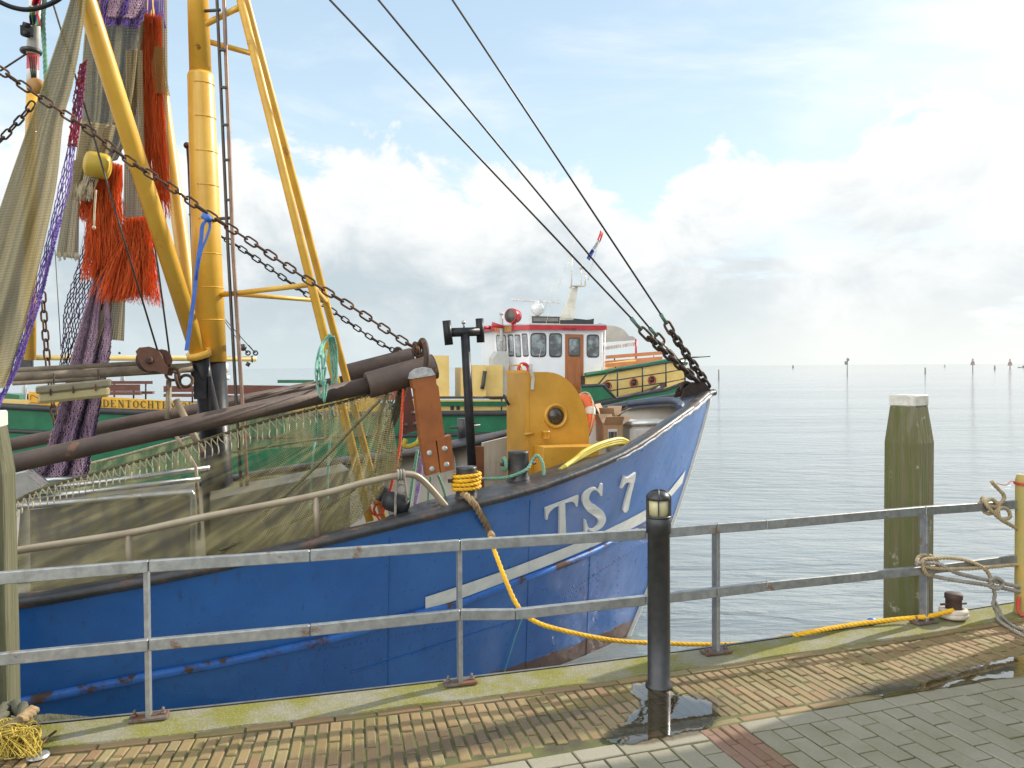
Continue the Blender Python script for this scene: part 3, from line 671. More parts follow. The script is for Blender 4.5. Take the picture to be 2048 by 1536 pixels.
def hullpt(s, tau, side=1):
    sc = max(0, min(1, s)); tst = 1.015 * max(0, 1 - s) ** 1.18; t_ = tst + tau; q = sc ** 1.15
    kk = 3.5 + (KT - 3.5) * q; BB = 2.05 + (BT - 2.05) * q
    b = BB * (1 - math.exp(-tau / kk))
    if tau > 11: b *= 1 - .1 * ((tau - 11) / 2.5) ** 2
    if s < 0: b *= max(.3, 1 + s * .8)
    return BW(t_, b * side, WZ + (zg(t_) - WZ) * s)
TAUS = [0, .02, .05, .1, .17, .25, .35, .47, .6, .75, .92, 1.1, 1.3, 1.5, 1.75, 2, 2.3, 2.6, 2.9, 3.2, 3.6, 4, 4.5, 5, 5.5, 6, 6.5, 7, 7.5, 8, 8.6, 9.2, 10, 11, 12, 13]
SS = [-.3, -.12] + [i / 16 for i in range(17)]
boat = thing('fishing_boat', 'blue steel fishing boat lettered TS 7 on its bow, moored along the railing', 'boat', BW(6, 0, WZ))
# glossy blue paint, streaked below the cap, rust red at the waterline
m, nt = newmat('blue_hull_paint'); t = NT(nt); ob = t.n('ShaderNodeNewGeometry').outputs['Position']
pz = t.n('ShaderNodeSeparateXYZ', {0: ob}).outputs[2]
col = t.mix(t.step(t.noise(ob, 1.6, 6, .6), .3, .72), (.011, .105, .38), (.02, .145, .46))
sn = t.noise(t.mapv(ob, (7, 7, .22)), 2.1, 6, .65)
col = t.mix(t.m('MULTIPLY', t.step(sn, .55, .8), .6), col, (.012, .03, .05))
fl = t.step(t.noise(ob, 24, 3, .7), .69, .72); patch = t.step(t.noise(ob, 2.1, 4, .6), .52, .64)
col = t.mix(t.m('MULTIPLY', t.m('MULTIPLY', fl, patch), .75), col, (.2, .3, .42))
rr = t.noise(t.mapv(ob, (11, 11, .22), loc=(3, 1, 7)), 2.0, 5, .6); col = t.mix(t.m('MULTIPLY', t.step(rr, .62, .76), .7), col, (.085, .045, .022))
rs = t.step(t.noise(ob, 13, 7, .7), .7, .74); col = t.mix(t.m('MULTIPLY', rs, .7), col, (.07, .03, .015))
wl = t.step(t.m('ADD', pz, t.m('MULTIPLY', t.noise(ob, 6, 4), .1)), WZ + .235, WZ + .215)
col = t.mix(wl, col, t.mix(t.noise(ob, 14, 5, .7), (.16, .05, .025), (.05, .03, .02)))
wav = t.m('ADD', t.m('MULTIPLY', t.noise(ob, 1.7, 3), 2.6), t.m('MULTIPLY', t.noise(ob, 60, 3), .035))
t.out(t.bsdf(Base_Color=col, Roughness=t.m('MULTIPLY_ADD', t.noise(ob, 12, 4), .22, .2), Specular_IOR_Level=.5, Coat_Weight=.3, Coat_Roughness=.08, Normal=t.bump(wav, .32, .035))); M_BLUE = m
M_WHITEP = mat('white_paint', (.8, .78, .72), (.66, .65, .6), 7, .4, rust=.14, rustc=(.25, .12, .04), rscale=7, bump=.08)
M_CAP = mat('black_cap_paint', (.02, .021, .024), (.045, .043, .042), 5, .42, rust=.52, rustc=(.05, .028, .02), rscale=5, bump=.4, bscale=30)
M_CREAM = mat('cream_bulwark_paint', (.46, .43, .36), (.37, .34, .28), 3, .5, rust=.2, rustc=(.3, .13, .03), rscale=2.6, streak=.5, streakc=(.3, .2, .1), bump=.1)
M_DECK = mat('grey_deck', (.2, .2, .19), (.13, .125, .12), 4, .6, rust=.35, rscale=4, bump=.3)
hv, hf = [], []; hm = MB()
for side in (1, -1):
    vs = [hullpt(s, ta, side) for ta in TAUS for s in SS]; n = len(SS)
    fs = [(i * n + j, i * n + j + 1, (i + 1) * n + j + 1, (i + 1) * n + j) for i in range(len(TAUS) - 1) for j in range(n - 1)]
    if side == 1: HB = BVHTree.FromPolygons(vs, fs)
    hm.add(vs, fs, True)
tr_ = [hullpt(s, TAUS[-1], 1) for s in SS] + [hullpt(s, TAUS[-1], -1) for s in reversed(SS)]
hm.add(tr_, [tuple(range(len(tr_)))])
def HP(px, py, off=.004):
    d = ray(px, py).normalized(); loc, nrm, i, dist_ = HB.ray_cast(CAM, d)
    if loc is None:
        loc, nrm, i, dist_ = HB.find_nearest(CAM + d * 8.6)
    if nrm.dot(d) > 0: nrm = -nrm
    return loc + nrm * off
def HN(p):
    loc, nrm, i, dd = HB.find_nearest(p); return nrm if nrm.dot(CAM - p) > 0 else -nrm
# white cheat line
up_px = [(850, 1193), (915, 1172), (1016, 1137), (1090, 1109), (1157, 1083), (1218, 1056), (1290, 1019), (1330, 989), (1352, 963), (1370, 940)]
lo_px = [(850, 1217), (915, 1198), (1016, 1160), (1090, 1132), (1157, 1104), (1218, 1077), (1290, 1041), (1328, 1006), (1350, 982), (1363, 966)]
sm = lambda pxs: smooth_path([V((a, b, 0)) for a, b in pxs], 6)
st = MB(); U, L = sm(up_px), sm(lo_px); vs = []
for a, b in zip(U, L):
    for k_ in range(4): q = a.lerp(b, k_ / 3); vs.append(HP(q.x, q.y, .007))
st.add(vs, [(i * 4 + k_, i * 4 + k_ + 1, i * 4 + k_ + 5, i * 4 + k_ + 4) for i in range(len(U) - 1) for k_ in range(3)], True)
st.build('white_stripe', M_WHITEP, boat)
M_RUB = mat('worn_blue_rail', (.035, .16, .5), (.025, .1, .36), 6, .4, rust=.66, rustc=(.05, .03, .02), rscale=6, bump=.35)
rub_px = [(-420, 1500), (-240, 1462), (-90, 1430), (36, 1404), (182, 1374), (303, 1350), (454, 1322), (620, 1286), (700, 1266), (828, 1228), (915, 1206), (995, 1175), (1087, 1142), (1179, 1105), (1240, 1074), (1290, 1050)]
rp = [HP(q.x, q.y, .006) for q in sm(rub_px)]; MB().tube(rp, lambda u: .034 * (1 if u < .85 else 1 - (u - .85) / .15 * .8), 10).build('rubbing_strake', M_RUB, boat)
# letters TS 7: raised plates cut to shape
def zpx(z): return [(980 + a / 4.452, 880 + b / 4.452) for a, b in z]
T_ = [(483, 598), (775, 484), (765, 580), (752, 582), (738, 548), (712, 536), (655, 550), (659, 700), (662, 850), (690, 862), (688, 882), (588, 912), (588, 893), (606, 880), (606, 700), (604, 570), (560, 590), (525, 620), (505, 655), (499, 694), (487, 698)]
cl = [(968, 470, 4), (950, 440, 8), (915, 425, 10), (880, 440, 14), (848, 480, 24), (840, 530, 32), (872, 585, 38), (920, 620, 42), (965, 655, 40), (985, 705, 32), (968, 755, 20), (925, 788, 12), (885, 790, 9), (855, 770, 8), (838, 730, 4)]
cs = smooth_path([V((a, b, w)) for a, b, w in cl], 5); Lf, Rt = [], []
for i, p in enumerate(cs):
    d = cs[min(i + 1, len(cs) - 1)] - cs[max(i - 1, 0)]; d = V((d.x, d.y, 0)).normalized(); nn = V((-d.y, d.x, 0)); Lf.append((p.x + nn.x * p.z, p.y + nn.y * p.z)); Rt.append((p.x - nn.x * p.z, p.y - nn.y * p.z))
S_ = Lf + Rt[::-1]
S1 = [(990, 380), (985, 488), (972, 490), (955, 440), (978, 385)]; S2 = [(828, 700), (840, 702), (860, 770), (850, 812), (832, 812)]
S7 = [(1182, 308), (1197, 328), (1222, 326), (1284, 283), (1278, 340), (1250, 450), (1228, 550), (1218, 612), (1203, 634), (1184, 638), (1171, 618), (1178, 580), (1200, 500), (1238, 372), (1212, 368), (1186, 382), (1166, 418), (1150, 422)]
def letter(polys, name):
    mb = MB()
    for pl_ in polys:
        pts = [V((a, b, 0)) for a, b in zpx(pl_)]; tri = tessellate_polygon([pts]); n = len(pts)
        fr_ = [HP(p.x, p.y, .02) for p in pts]; bk_ = [HP(p.x, p.y, -.002) for p in pts]
        mb.add(fr_ + bk_, [tuple(q) for q in tri] + [(i, (i + 1) % n, (i + 1) % n + n, i + n) for i in range(n)])
    return mb.build('letter', M_WHITEP, boat)
letter([T_], 'T'); letter([S_, S1, S2], 'S'); letter([S7], '7')
# rivets and plate seams
rv = MB()
def rivrow(a, b, n, j=1.5):
    for i in range(n):
        px = a[0] + (b[0] - a[0]) * i / (n - 1) + ru(-j, j); py = a[1] + (b[1] - a[1]) * i / (n - 1) + ru(-j, j); p = HP(px, py, 0); rv.sphere(p, .0085, 6, .7, HN(p))
rivrow((1110, 1200), (1290, 1085), 34, 1); rivrow((1115, 1208), (1200, 1152), 14, 1.2); rivrow((1105, 1215), (1105, 1335), 9); rivrow((1145, 1160), (1140, 1330), 14, 2); rivrow((1197, 1110), (1190, 1300), 16, 2); rivrow((640, 1300), (1100, 1215), 40, 1.2); rivrow((690, 1330), (1000, 1275), 22, 3); rivrow((1240, 1085), (1230, 1270), 14, 2); rivrow((600, 1320), (600, 1385), 8, 2); rivrow((480, 1345), (480, 1400), 6, 2); rivrow((650, 1318), (645, 1385), 8, 2)

k_ = len(hm.v); hm.v += rv.v; hm.f += [tuple(i + k_ for i in f) for f in rv.f]; hm.sm += rv.sm
hull = hm.build('hull', M_BLUE, boat)
sm_ = MB(); sm_.tube([hullpt(s, 0, 1) - BA * .0 for s in [i / 20 - .2 for i in range(25)]], .03, 8); sm_.build('stem_bar', M_WHITEP, boat)
for a_, b_ in (((700, 1345), (1110, 1215)), ((780, 1075), (776, 1370)), ((1060, 1000), (1052, 1335)), ((1180, 1090), (1172, 1310))):
    pts = [HP(a_[0] + (b_[0] - a_[0]) * i / 30, a_[1] + (b_[1] - a_[1]) * i / 30, .003) for i in range(31)]; MB().tube(pts, .0045, 5).build('plate_seam', M_BLUE, boat)
# cap rail, inner bulwark, deck
def hb(t_, z):
    s = max(0, min(1, (z - WZ) / (zg(t_) - WZ))); q = s ** 1.15; kk = 3.5 + (KT - 3.5) * q
    return max(0, (2.05 + (BT - 2.05) * q) * (1 - math.exp(-max(0, t_ - 1.015 * (1 - s) ** 1.18) / kk)))
def capw(t_): return .14 + .27 * max(0, min(1, (t_ - 1.9) / .3)) * max(0, min(1, (4.0 - t_) / .4))
CT = [-.02, .03, .08, .15, .25, .35, .5, .65, .8, 1, 1.2, 1.4, 1.6, 1.8, 2, 2.2, 2.4, 2.7, 3, 3.3, 3.6, 3.8, 4, 4.5, 5, 5.5, 6, 6.5, 7, 8, 9, 10, 11, 12.5, 13.8]
for side in (1, -1):
    mb = MB(); vs = []
    for q in CT:
        b = max(btop(q), .02); w = capw(q); z = zg(max(q, 0)); wob = ru(-.003, .003)
        prof = [(.012, -.0), (.036, .012), (.04, .04), (.022, .062), (-.02, .068), (-w + .02, .062), (-w, .05), (-w, .02), (-w + .03, .0)]
        vs += [BW(q - (.03 if q < .1 else 0), max(b + p + wob, .0) * side, z - .03 + h_ + wob) for p, h_ in prof]
    n = 9; mb.add(vs, [(i * n + j, i * n + (j + 1) % n, (i + 1) * n + (j + 1) % n, (i + 1) * n + j) for i in range(len(CT) - 1) for j in range(n)], True)
    mb.build('cap_rail', M_CAP, boat)
    mb = MB(); vs = []
    for q in CT[4:]:
        vs += [BW(q, max(hb(q, zg(q) - dz) - .05, 0) * side, zg(q) - dz) for dz in (.02, .2, .4, .6, .82)]
    mb.add(vs, [(i * 5 + j, i * 5 + j + 1, i * 5 + j + 6, i * 5 + j + 5) for i in range(len(CT) - 5) for j in range(4)], True); mb.build('bulwark', M_CREAM, boat)
    for q in (1.0, 1.7, 2.5, 3.3, 4.2, 5.1, 6.0, 7.0):        # bulwark stays
        b0, b1 = hb(q, zg(q) - .04) - .06, hb(q, zg(q) - .76) - .06
        MB().slab([BW(q, b0 * side, zg(q) - .04), BW(q, b1 * side, zg(q) - .76), BW(q, max(b1 - .22, 0) * side, zg(q) - .76), BW(q, (b0 - .08) * side, zg(q) - .04)], BA * .02).build('bulwark_stay', M_CREAM, boat)
mb = MB(); vs = []
for q in CT[4:]: z = zg(q) - .78; b_ = max(hb(q, z) - .06, 0); vs += [BW(q, b_, z), BW(q, 0, z + .04), BW(q, -b_, z)]
mb.add(vs, [(i * 3 + j, i * 3 + j + 1, i * 3 + j + 4, i * 3 + j + 3) for i in range(len(CT) - 5) for j in range(2)]); mb.build('deck', M_DECK, boat)
M_EDGE = mat('worn_pale_edge', (.55, .55, .53), (.2, .2, .2), 9, .6, rust=.45, rustc=(.05, .05, .055), rscale=14)
mb = MB(); mb.tube([BW(q, btop(q) + .036, zg(q) - .012 + .004 * math.sin(q * 31)) for q in [i * .04 + .02 for i in range(48)]], lambda u: .02 * (1 - .6 * u), 8); mb.build('worn_edge', M_EDGE, boat)
M_DKBLUE = mat('dark_blue_plate', (.05, .07, .12), (.08, .09, .11), 5, .45, rust=.25, rscale=6, bump=.2)
# breast plate in the bow with its hooped inner edge
q0 = [(.0, 0)] + [(q, btop(q) - .03) for q in (.08, .2, .35, .55, .8)]
inn = [(.72, btop(.72) - .16), (.6, .38), (.5, .12), (.48, 0)]
half = q0 + inn; pts = [BW(a, b, zg(a) + .008) for a, b in half] + [BW(a, -b, zg(a) + .008) for a, b in reversed(half[1:-1])]
mb = MB(); mb.poly(pts, V((0, 0, -.05))); mb.build('breast_plate', M_DKBLUE, boat)
hoop = [BW(a, b, zg(a) + .02) for a, b in inn] + [BW(a, -b, zg(a) + .02) for a, b in reversed(inn[:-1])]
mb = MB(); mb.tube(smooth_path([p + V((0, 0, -.0)) for p in hoop], 5), .035, 10); mb.build('bow_hoop', M_DKBLUE, boat)
M_CHAIN = mat('rusty_chain', (.1, .052, .028), (.055, .03, .02), 14, .75, .25, rust=.45, rustc=(.13, .055, .02), rscale=10, bump=.4)
M_CHAIND = mat('dark_chain', (.05, .034, .026), (.03, .022, .018), 14, .7, .3, rust=.35, rscale=10, bump=.4)
mb = MB()
for sgn in (1, -1):
    c_ = BW(.24, .07 * sgn, zg(.2) + .0); prof = [BW(.42, .07 * sgn, zg(.3)), BW(.38, .07 * sgn, zg(.3) + .1), BW(.28, .07 * sgn, zg(.2) + .15), BW(.12, .07 * sgn, zg(.1) + .13), BW(.04, .07 * sgn, zg(0) + .02)]
    mb.slab(prof, BN * .02)
mb.torus(BW(.3, .0, zg(.2) + .09), BN, .055, .022); mb.build('fairlead', M_CHAIND, boat)
# mast
M_YEL = mat('yellow_mast_paint', (.74, .44, .06), (.64, .35, .035), 3, .4, rust=.26, rustc=(.16, .07, .02), rscale=7, bump=.06, coat=.2, streak=.25, streakc=(.4, .2, .03))
M_YELW = mat('worn_yellow_paint', (.7, .42, .06), (.58, .32, .04), 5, .42, rust=.3, rustc=(.17, .065, .02), rscale=4.2, bump=.15, streak=.35, streakc=(.35, .15, .04))
def line_ext(a, b, k_): return a + (b - a) * k_
mt = BP(401, 147, 0); mb_ = BP(421, 724, 0); ms = BP(437, 1000, 0); dia = lambda px, p: px * p.y / F / 2
mt.z = mt.z
low = MB(); low.tube([mb_, mb_.lerp(mt, .5), mt.lerp(mb_, .01), mt], [dia(62, mb_), dia(56, mb_), dia(50, mt), dia(46, mt)], 28)
topp = line_ext(mb_, mt, 1.75)
low.tube([mt, topp], [dia(42, mt), dia(36, mt)], 24); mast = low.build('mast', M_YEL, boat)
for py in (170, 237, 305, 372, 440, 508, 575, 640):
    k_ = (py - 147) / (724 - 147); c_ = mt.lerp(mb_, k_); r_ = dia(50 + 12 * k_, c_) + .001
    MB().torus(c_, (mt - mb_).normalized(), r_, .0045, 20, 5, -1.0, 1.0, X=V((.75, -.66, 0))).build('weld_rib', M_YEL, mast)
M_BLKG = mat('black_gloss', (.013, .013, .015), (.026, .026, .028), 8, .4, bump=.1, spec=.22, rust=.08)
lb = MB(); lb.tube([mb_, ms, ms + (ms - mb_).normalized() * .5], [dia(58, mb_), dia(60, mb_), dia(60, mb_)], 24)
lb.tube([mb_.lerp(ms, .36), mb_.lerp(ms, .4)], dia(64, mb_), 24); lb.build('mast_foot', M_BLKG, boat)
# bipod legs with braces
L1a, L1b = BP(481, 0, .1), BP(741, 1043, 1.15); L2a, L2b = BP(492, 0, -.1), BP(757, 1000, -.75)
lg = MB(); lg.tube([line_ext(L1b, L1a, 1.3), L1a, L1b], [.036, .036, .036], 16); leg1 = lg.build('mast_leg', M_YELW, boat)
lg = MB(); lg.tube([line_ext(L2b, L2a, 1.3), L2a, line_ext(L2a, L2b, 1.15)], .036, 16); leg2 = lg.build('mast_leg', M_YELW, boat)
def onleg(a, b, py):
    lo, hi = -.4, 1.2
    for _ in range(40):
        mid = (lo + hi) / 2; q = a.lerp(b, mid) - CAM; y = 768 - F * q.dot(UP) / q.dot(FWD)
        if y < py: lo = mid
        else: hi = mid
    return a.lerp(b, lo)
for a, b, r_ in ((BP(432, 591, .02), onleg(L1a, L1b, 569), .022), (BP(440, 586, -.05), onleg(L2a, L2b, 602), .02), (onleg(L1a, L1b, 572), onleg(L2a, L2b, 602), .024), (BP(388, 60, .03), onleg(L1a, L1b, 12), .026), (BP(412, 82, -.03), onleg(L2a, L2b, 112), .024)):
    MB().tube([a, b], r_, 12).build('mast_brace', M_YELW, boat)
M_BRPIPE = mat('brown_pipe', (.3, .2, .14), (.2, .12, .085), 6, .45, .2, rust=.2, bump=.1)
M_DKPIPE = mat('dark_pipe', (.09, .075, .06), (.06, .05, .045), 6, .45, .3, bump=.1)
pi_ = MB(); pi_.tube([BP(429, -40, .15), BP(434, 0, .15), BP(456, 500, .18), BP(474, 830, .2), BP(484, 1000, .22)], .0135, 10); pi_.build('conduit', M_DKPIPE, boat)
pi_ = MB(); pi_.tube([BP(445, -40, .16), BP(448, 0, .16), BP(466, 500, .19), BP(486, 830, .21), BP(496, 1000, .23)], .0165, 10); pi_.build('conduit', M_BRPIPE, boat)
for py, x0, x1 in ((22, 410, 440), (438, 432, 460)):
    a, b = BP(x0, py, .08), BP(x1, py - 2, .17); MB().tube([a, b], .014, 8).build('pipe_bracket', M_DKPIPE, boat)
for py in (100, 175, 250, 320, 400):
    c_ = BP(441 + py * .04, py, .18); MB().box(c_, .05, .03, .018, .3).build('pipe_clip', M_DKPIPE, boat)
mb = MB(); mb.tube([BP(375, 290, -.2), BP(378, 330, -.2), BP(394, 720, -.2)], .014, 10); mb.sphere(BP(374, 291, -.2), .03); mb.build('stove_pipe', M_IRON, boat)
# derrick booms
D1a, D1b = BP(172, 0, .75), BP(399, 712, .2)
dr = MB(); dr.tube([line_ext(D1b, D1a, 1.5), D1a, D1b], dia(34, D1b), 20); dr.tube([line_ext(D1a, D1b, .985), line_ext(D1a, D1b, 1.005)], dia(48, D1b), 20); d1 = dr.build('derrick_boom', M_YEL, boat)
D2a, D2b = BP(318, 150, -.75), BP(391, 690, -.2)
dr = MB(); dr.tube([line_ext(D2b, D2a, 1.9), D2a, D2b, line_ext(D2a, D2b, 1.1)], dia(29, D2b), 18); dr.build('derrick_boom', M_YEL, boat)
gs = MB(); g0 = line_ext(D1a, D1b, 1.005); gs.tube([g0, BP(408, 760, .15), BP(420, 830, .1), BP(426, 880, .06)], [.075, .07, .085, .1], 18)
gs.obox(BP(400, 770, .2), BA * .05, BN * .02, V((0, 0, .12))); gs.obox(BP(420, 790, .18), BA * .012, BN * .06, V((0, 0, .16))); gs.torus(BP(398, 745, .15), BN, .05, .018); gs.build('gooseneck', M_BLKG, boat)
M_POLE = mat('weathered_pole', (.3, .24, .16), (.17, .13, .09), 5, .6, .2, rust=.3, rscale=5, bump=.2, grain=(2, 2, 2))
po = MB(); po.tube([BP(-80, 762, .35), BP(25, 756, .35), BP(385, 735, .25)], .04, 14); po.build('stowed_pole', M_POLE, boat)
po = MB(); po.tube([BP(-80, 748, .2), BP(28, 742, .2), BP(300, 727, .15)], .026, 12); po.build('stowed_pole', M_POLE, boat); po = MB(); po.tube([BP(25, 767, .4), BP(200, 757, .38)], .016, 8); po.build('stowed_pole', M_POLE, boat)
for q_, r_ in (([BP(338, 760, .35), BP(337, 810, .35), BP(335, 838, .35)], .022), ([BP(345, 862, .4), BP(372, 900, .5), BP(392, 935, .6), BP(398, 1010, .7), BP(398, 1080, .8)], .014), ([BP(352, 800, .3), BP(405, 905, .45)], .028)): MB().tube(q_, r_, 10).build('deck_strut', M_POLE, boat)
# pipe handrail on the near gunwale
M_RAILP = mat('brownish_rail_paint', (.36, .3, .21), (.28, .22, .15), 6, .38, .15, rust=.16, rscale=7, bump=.06)
def GWP(px, py, inset=.08):       # point above the gunwale line for this column
    d = ray(px, py); lo, hi = -.1, 9.5
    for _ in range(50):
        mid = (lo + hi) / 2; w = BW(mid, btop(mid) - inset, 0)
        if w.x * d.y - w.y * d.x > 0: lo = mid
        else: hi = mid
    w = BW(lo, btop(lo) - inset, 0); return V((w.x, w.y, CAMZ + d.z / d.y * w.y)), lo
hr_px = [(-120, 1128), (35, 1101), (255, 1067), (400, 1036), (626, 992), (725, 966), (790, 952), (815, 948), (838, 955), (864, 980), (893, 1014)]
hr = thing; pts = [GWP(*p)[0] for p in hr_px]
mb = MB(); mb.tube(smooth_path(pts, 8), .0235, 14); hrail = mb.build('handrail', M_RAILP, boat)
for px, py in ((-60, 1117), (256, 1068), (631, 992)):
    p, t_ = GWP(px, py); MB().tube([p, p + V((.03, -.0, 0)) * .5 + V((0, 0, zg(t_) + .03 - p.z))], .021, 12).build('handrail_post', M_RAILP, boat)
# T-shaped roller post, bitts
tb = .35; s0, s1 = BP(930, 668, tb), BP(947, 990, tb)
tpst = MB(); tpst.tube([s0, s1], .042, 18); c0, c1 = BP(901, 665, tb), BP(957, 663, tb); tpst.tube([c0, c1], [.042, .042], 18); tpst.torus(BP(944, 848, tb), (s1 - s0).normalized(), .043, .004); tp_ = tpst.build('roller_post', M_BLKG, boat)
MB().tube([BP(893, 641, tb + .02), BP(898, 690, tb + .02)], .039, 18).build('roller', M_BLKG, tp_); MB().tube([BP(959, 637, tb - .02), BP(961.5, 685, tb - .02)], .038, 18).build('roller', M_BLKG, tp_)
mb = MB(); mb.sphere(BP(927, 645, tb), .02); mb.cyl(BP(927, 645, tb), BP(928, 656, tb), .008); mb.build('lamp', M_STEEL, tp_)
def capground(px, py):
    z = .6
    for _ in range(12):
        q = G(px, py, z); t_ = (q - BO).dot(BA); z = zg(t_) + .035
    return G(px, py, z)
M_BITT = mat('black_bitt_paint', (.022, .023, .027), (.06, .058, .056), 8, .36, rust=.15, rscale=9, bump=.3, bscale=40)
def bitt(px, py, top, pins):
    p = capground(px, py); r_ = 21.5 * p.y / F; zt_ = P(px, top + 6, p.y).z
    mb = MB(); mb.lathe(p, (0, 0, 1), [(r_ * 1.25, -.02), (r_ * 1.1, .0), (r_, .03), (r_ * .96, zt_ - p.z - .02), (r_, zt_ - p.z - .008), (r_ * .94, zt_ - p.z), (0, zt_ - p.z + .002)], 28); b_ = mb.build('bitt', M_BITT, boat)
    mb = MB(); q = p + V((0, 0, (zt_ - p.z) * .55)); mb.cyl(q - BA * -r_ * 1.75, q + BA * -r_ * 1.75, .014, n=10); mb.build('cross_pin', M_IRON, b_)
    return p, r_, zt_
bt1 = bitt(933, 993, 927, 1); bt2 = bitt(1037, 958, 896, 1)
fb = MB(); q = BP(925, 880, -1.7); fb.cyl(q, q + V((0, 0, .26)), .06, n=18); fb.cyl(q + V((0, 0, .15)) + BA * .16, q + V((0, 0, .17)) - BA * .22, .014); fb.build('bitt', M_BITT, boat)
# hawser turns on the first bitt, then the line ashore
p, r_, zt_ = bt1
coil = []; turns = 4.2; z0 = zt_ - .045; z1 = p.z + .05
for i in range(int(turns * 16)):
    a = -i / 16 * 2 * PI + 2.0; k_ = i / (turns * 16); coil.append(p + V((math.cos(a), math.sin(a), 0)) * (r_ + .02 + .004 * math.sin(i * 1.3)) + V((0, 0, z0 - p.z + (z1 - z0) * k_)))
lead = [capground(921, 992) + V((0, -.02, .03)), GWP(942, 1000, -.05)[0], HP(960, 1030, .03), HP(972, 1056, .06)]
mth = mooring(coil + lead + [P(980, 1075, 5.45)])
mb = MB(); mb.rope(lead + [P(983, 1072, 5.4)], .026, n=8); mb.build('chafe_wrap', M_BROWNSL, mth)
M_GROPE = mat('green_rope', (.12, .3, .2), (.2, .34, .24), 12, .8, bump=.3, bscale=140)
p, r_, zt_ = bt2; zz = (zt_ - p.z)
gr = [p + V((-.3, -.06, .02)) + BA * .12, p + V((-.16, -.1, .02)), p + V((-r_ * .4, -r_ - .02, zz * .2)), p + V((r_ * .8, -r_ * .8, zz * .4)), p + V((r_ + .03, 0, zz * .7)), p + V((r_ + .07, .02, zz * .82)), p + V((r_ + .11, 0, zz * .55)), p + V((r_ + .12, -.02, zz * .05))]
mb = MB(); mb.rope(gr, .014, n=6)
c_ = p - V((r_ + .02, .03, -zz * .55))
for rr in (.03, .045, .055): mb.torus(c_ + V((ru(-.012, .0), 0, 0)), V((1, .35, 0)), rr, .011, 20, 6)
tag(mb.build('rope', M_GROPE), 'green rope wound round the bare black bitt near the yellow cabinet', 'rope')
# yellow companion cabinet
M_CAB = mat('ochre_cabinet_paint', (.6, .31, .035), (.48, .235, .02), 3, .42, rust=.24, rustc=(.3, .15, .03), rscale=6, bump=.05, coat=.2, streak=.2, streakc=(.33, .16, .04))
cb = .55
def CB(px, py, b=cb): return BP(px, py, b)
zb_ = CB(1050, 975).z; dpt = -BN * .52
arc = [CB(1051, 744), CB(1095, 744)] + [CB(1095 + 83 * math.sin(a), 744 + 128 * (1 - math.cos(a))) for a in [PI / 2 * i / 10 for i in range(1, 11)]]
bot = [V((CB(1178, 960).x, CB(1178, 960).y, zb_)), V((CB(1051, 960).x, CB(1051, 960).y, zb_))]
mb = MB(); mb.slab(arc + bot, dpt); cabn = mb.build('cabinet', M_CAB, boat)
mb = MB(); bx = .78; A0, A1, A2, A3 = CB(1085, 895, bx), CB(1198, 893, bx), CB(1198, 955, bx), CB(1085, 955, bx); A2.z = A3.z = zb_ - .1
mb.obox((A0 + A2) / 2 - BN * .1, (A1 - A0) / 2, BN * .11, V((0, 0, (A0.z - A3.z) / 2)), .006)
mb.build('locker_box', M_CAB, cabn)
pc = CB(1112, 832, cb + .012); mb = MB(); kx = .1
mb.torus(pc, BN, .105, .016, 36, 10); mb.lathe(pc - BN * .02, BN, [(.118, 0), (.118, .022), (.09, .026), (.085, .0)], 36); mb.build('porthole_rim', M_CAB, cabn)
M_DGLASS = mat('dark_glass', (.035, .03, .02), (.06, .05, .035), 5, .12, spec=.6, bump=0)
MB().lathe(pc - BN * .004, BN, [(0, .008), (.078, .008), (.078, 0)], 30).build('porthole_glass', M_DGLASS, cabn)
mb = MB(); q = CB(1092, 866, cb + .06); mb.lathe(q, (0, 0, 1), [(.03, -.05), (.03, .0), (.036, .005), (.036, .02), (0, .025)], 16); mb.cyl(CB(1048, 869, cb + .02), CB(1068, 866, cb + .02), .012)
mb.obox(CB(1058, 820, cb + .004), (CB(1062, 820) - CB(1054, 820)) * .02, BN * .003, V((0, 0, .4))); mb.build('hinge', M_CAB, cabn)
M_BRACK = mat('black_handle', (.02, .02, .02), None, 8, .4)
lf = lambda px, py: CB(px, py, cb - .2)
mb = MB(); q = onplane(1022, 810, CB(1051, 800), BA) + BA * .02; mb.tube(smooth_path([q + BA * .0, q + BA * .03 + V((0, 0, .05)), q + BA * .035 + V((0, 0, .09)) - BN * .05], 5), .014, 8); mb.build('handle', M_BRACK, cabn)
mb = MB(); mb.slab([CB(1010, 744, .3), CB(1052, 742, cb + .02), CB(1049, 740, cb), CB(1010, 742, .3)], V((0, 0, -.02))); e0 = onplane(1017, 752, CB(1051, 744), BA)
mb.tube([onplane(1019, 742, CB(1051, 744), BA), onplane(1019, 731, CB(1051, 744), BA), onplane(1043, 730, CB(1051, 744), BA), onplane(1043, 742, CB(1051, 744), BA)], .008, 8); mb.build('lid_grip', M_CAB, cabn)
M_STRAPW = mat('white_strap', (.6, .6, .55), None, 8, .7)
mb = MB(); sp_ = [CB(1062, 728, cb + .03), CB(1061, 738, cb + .03), CB(1066, 756, cb + .012), CB(1064, 779, cb + .012)]
for a, b in zip(sp_, sp_[1:]):
    w_ = (CB(1064, 780) - CB(1061, 780)); mb.slab([a - w_, a + w_, b + w_, b - w_], BN * .006)
tag(mb.build('strap', M_STRAPW), 'short white strap hanging down the face of the yellow cabinet', 'strap')
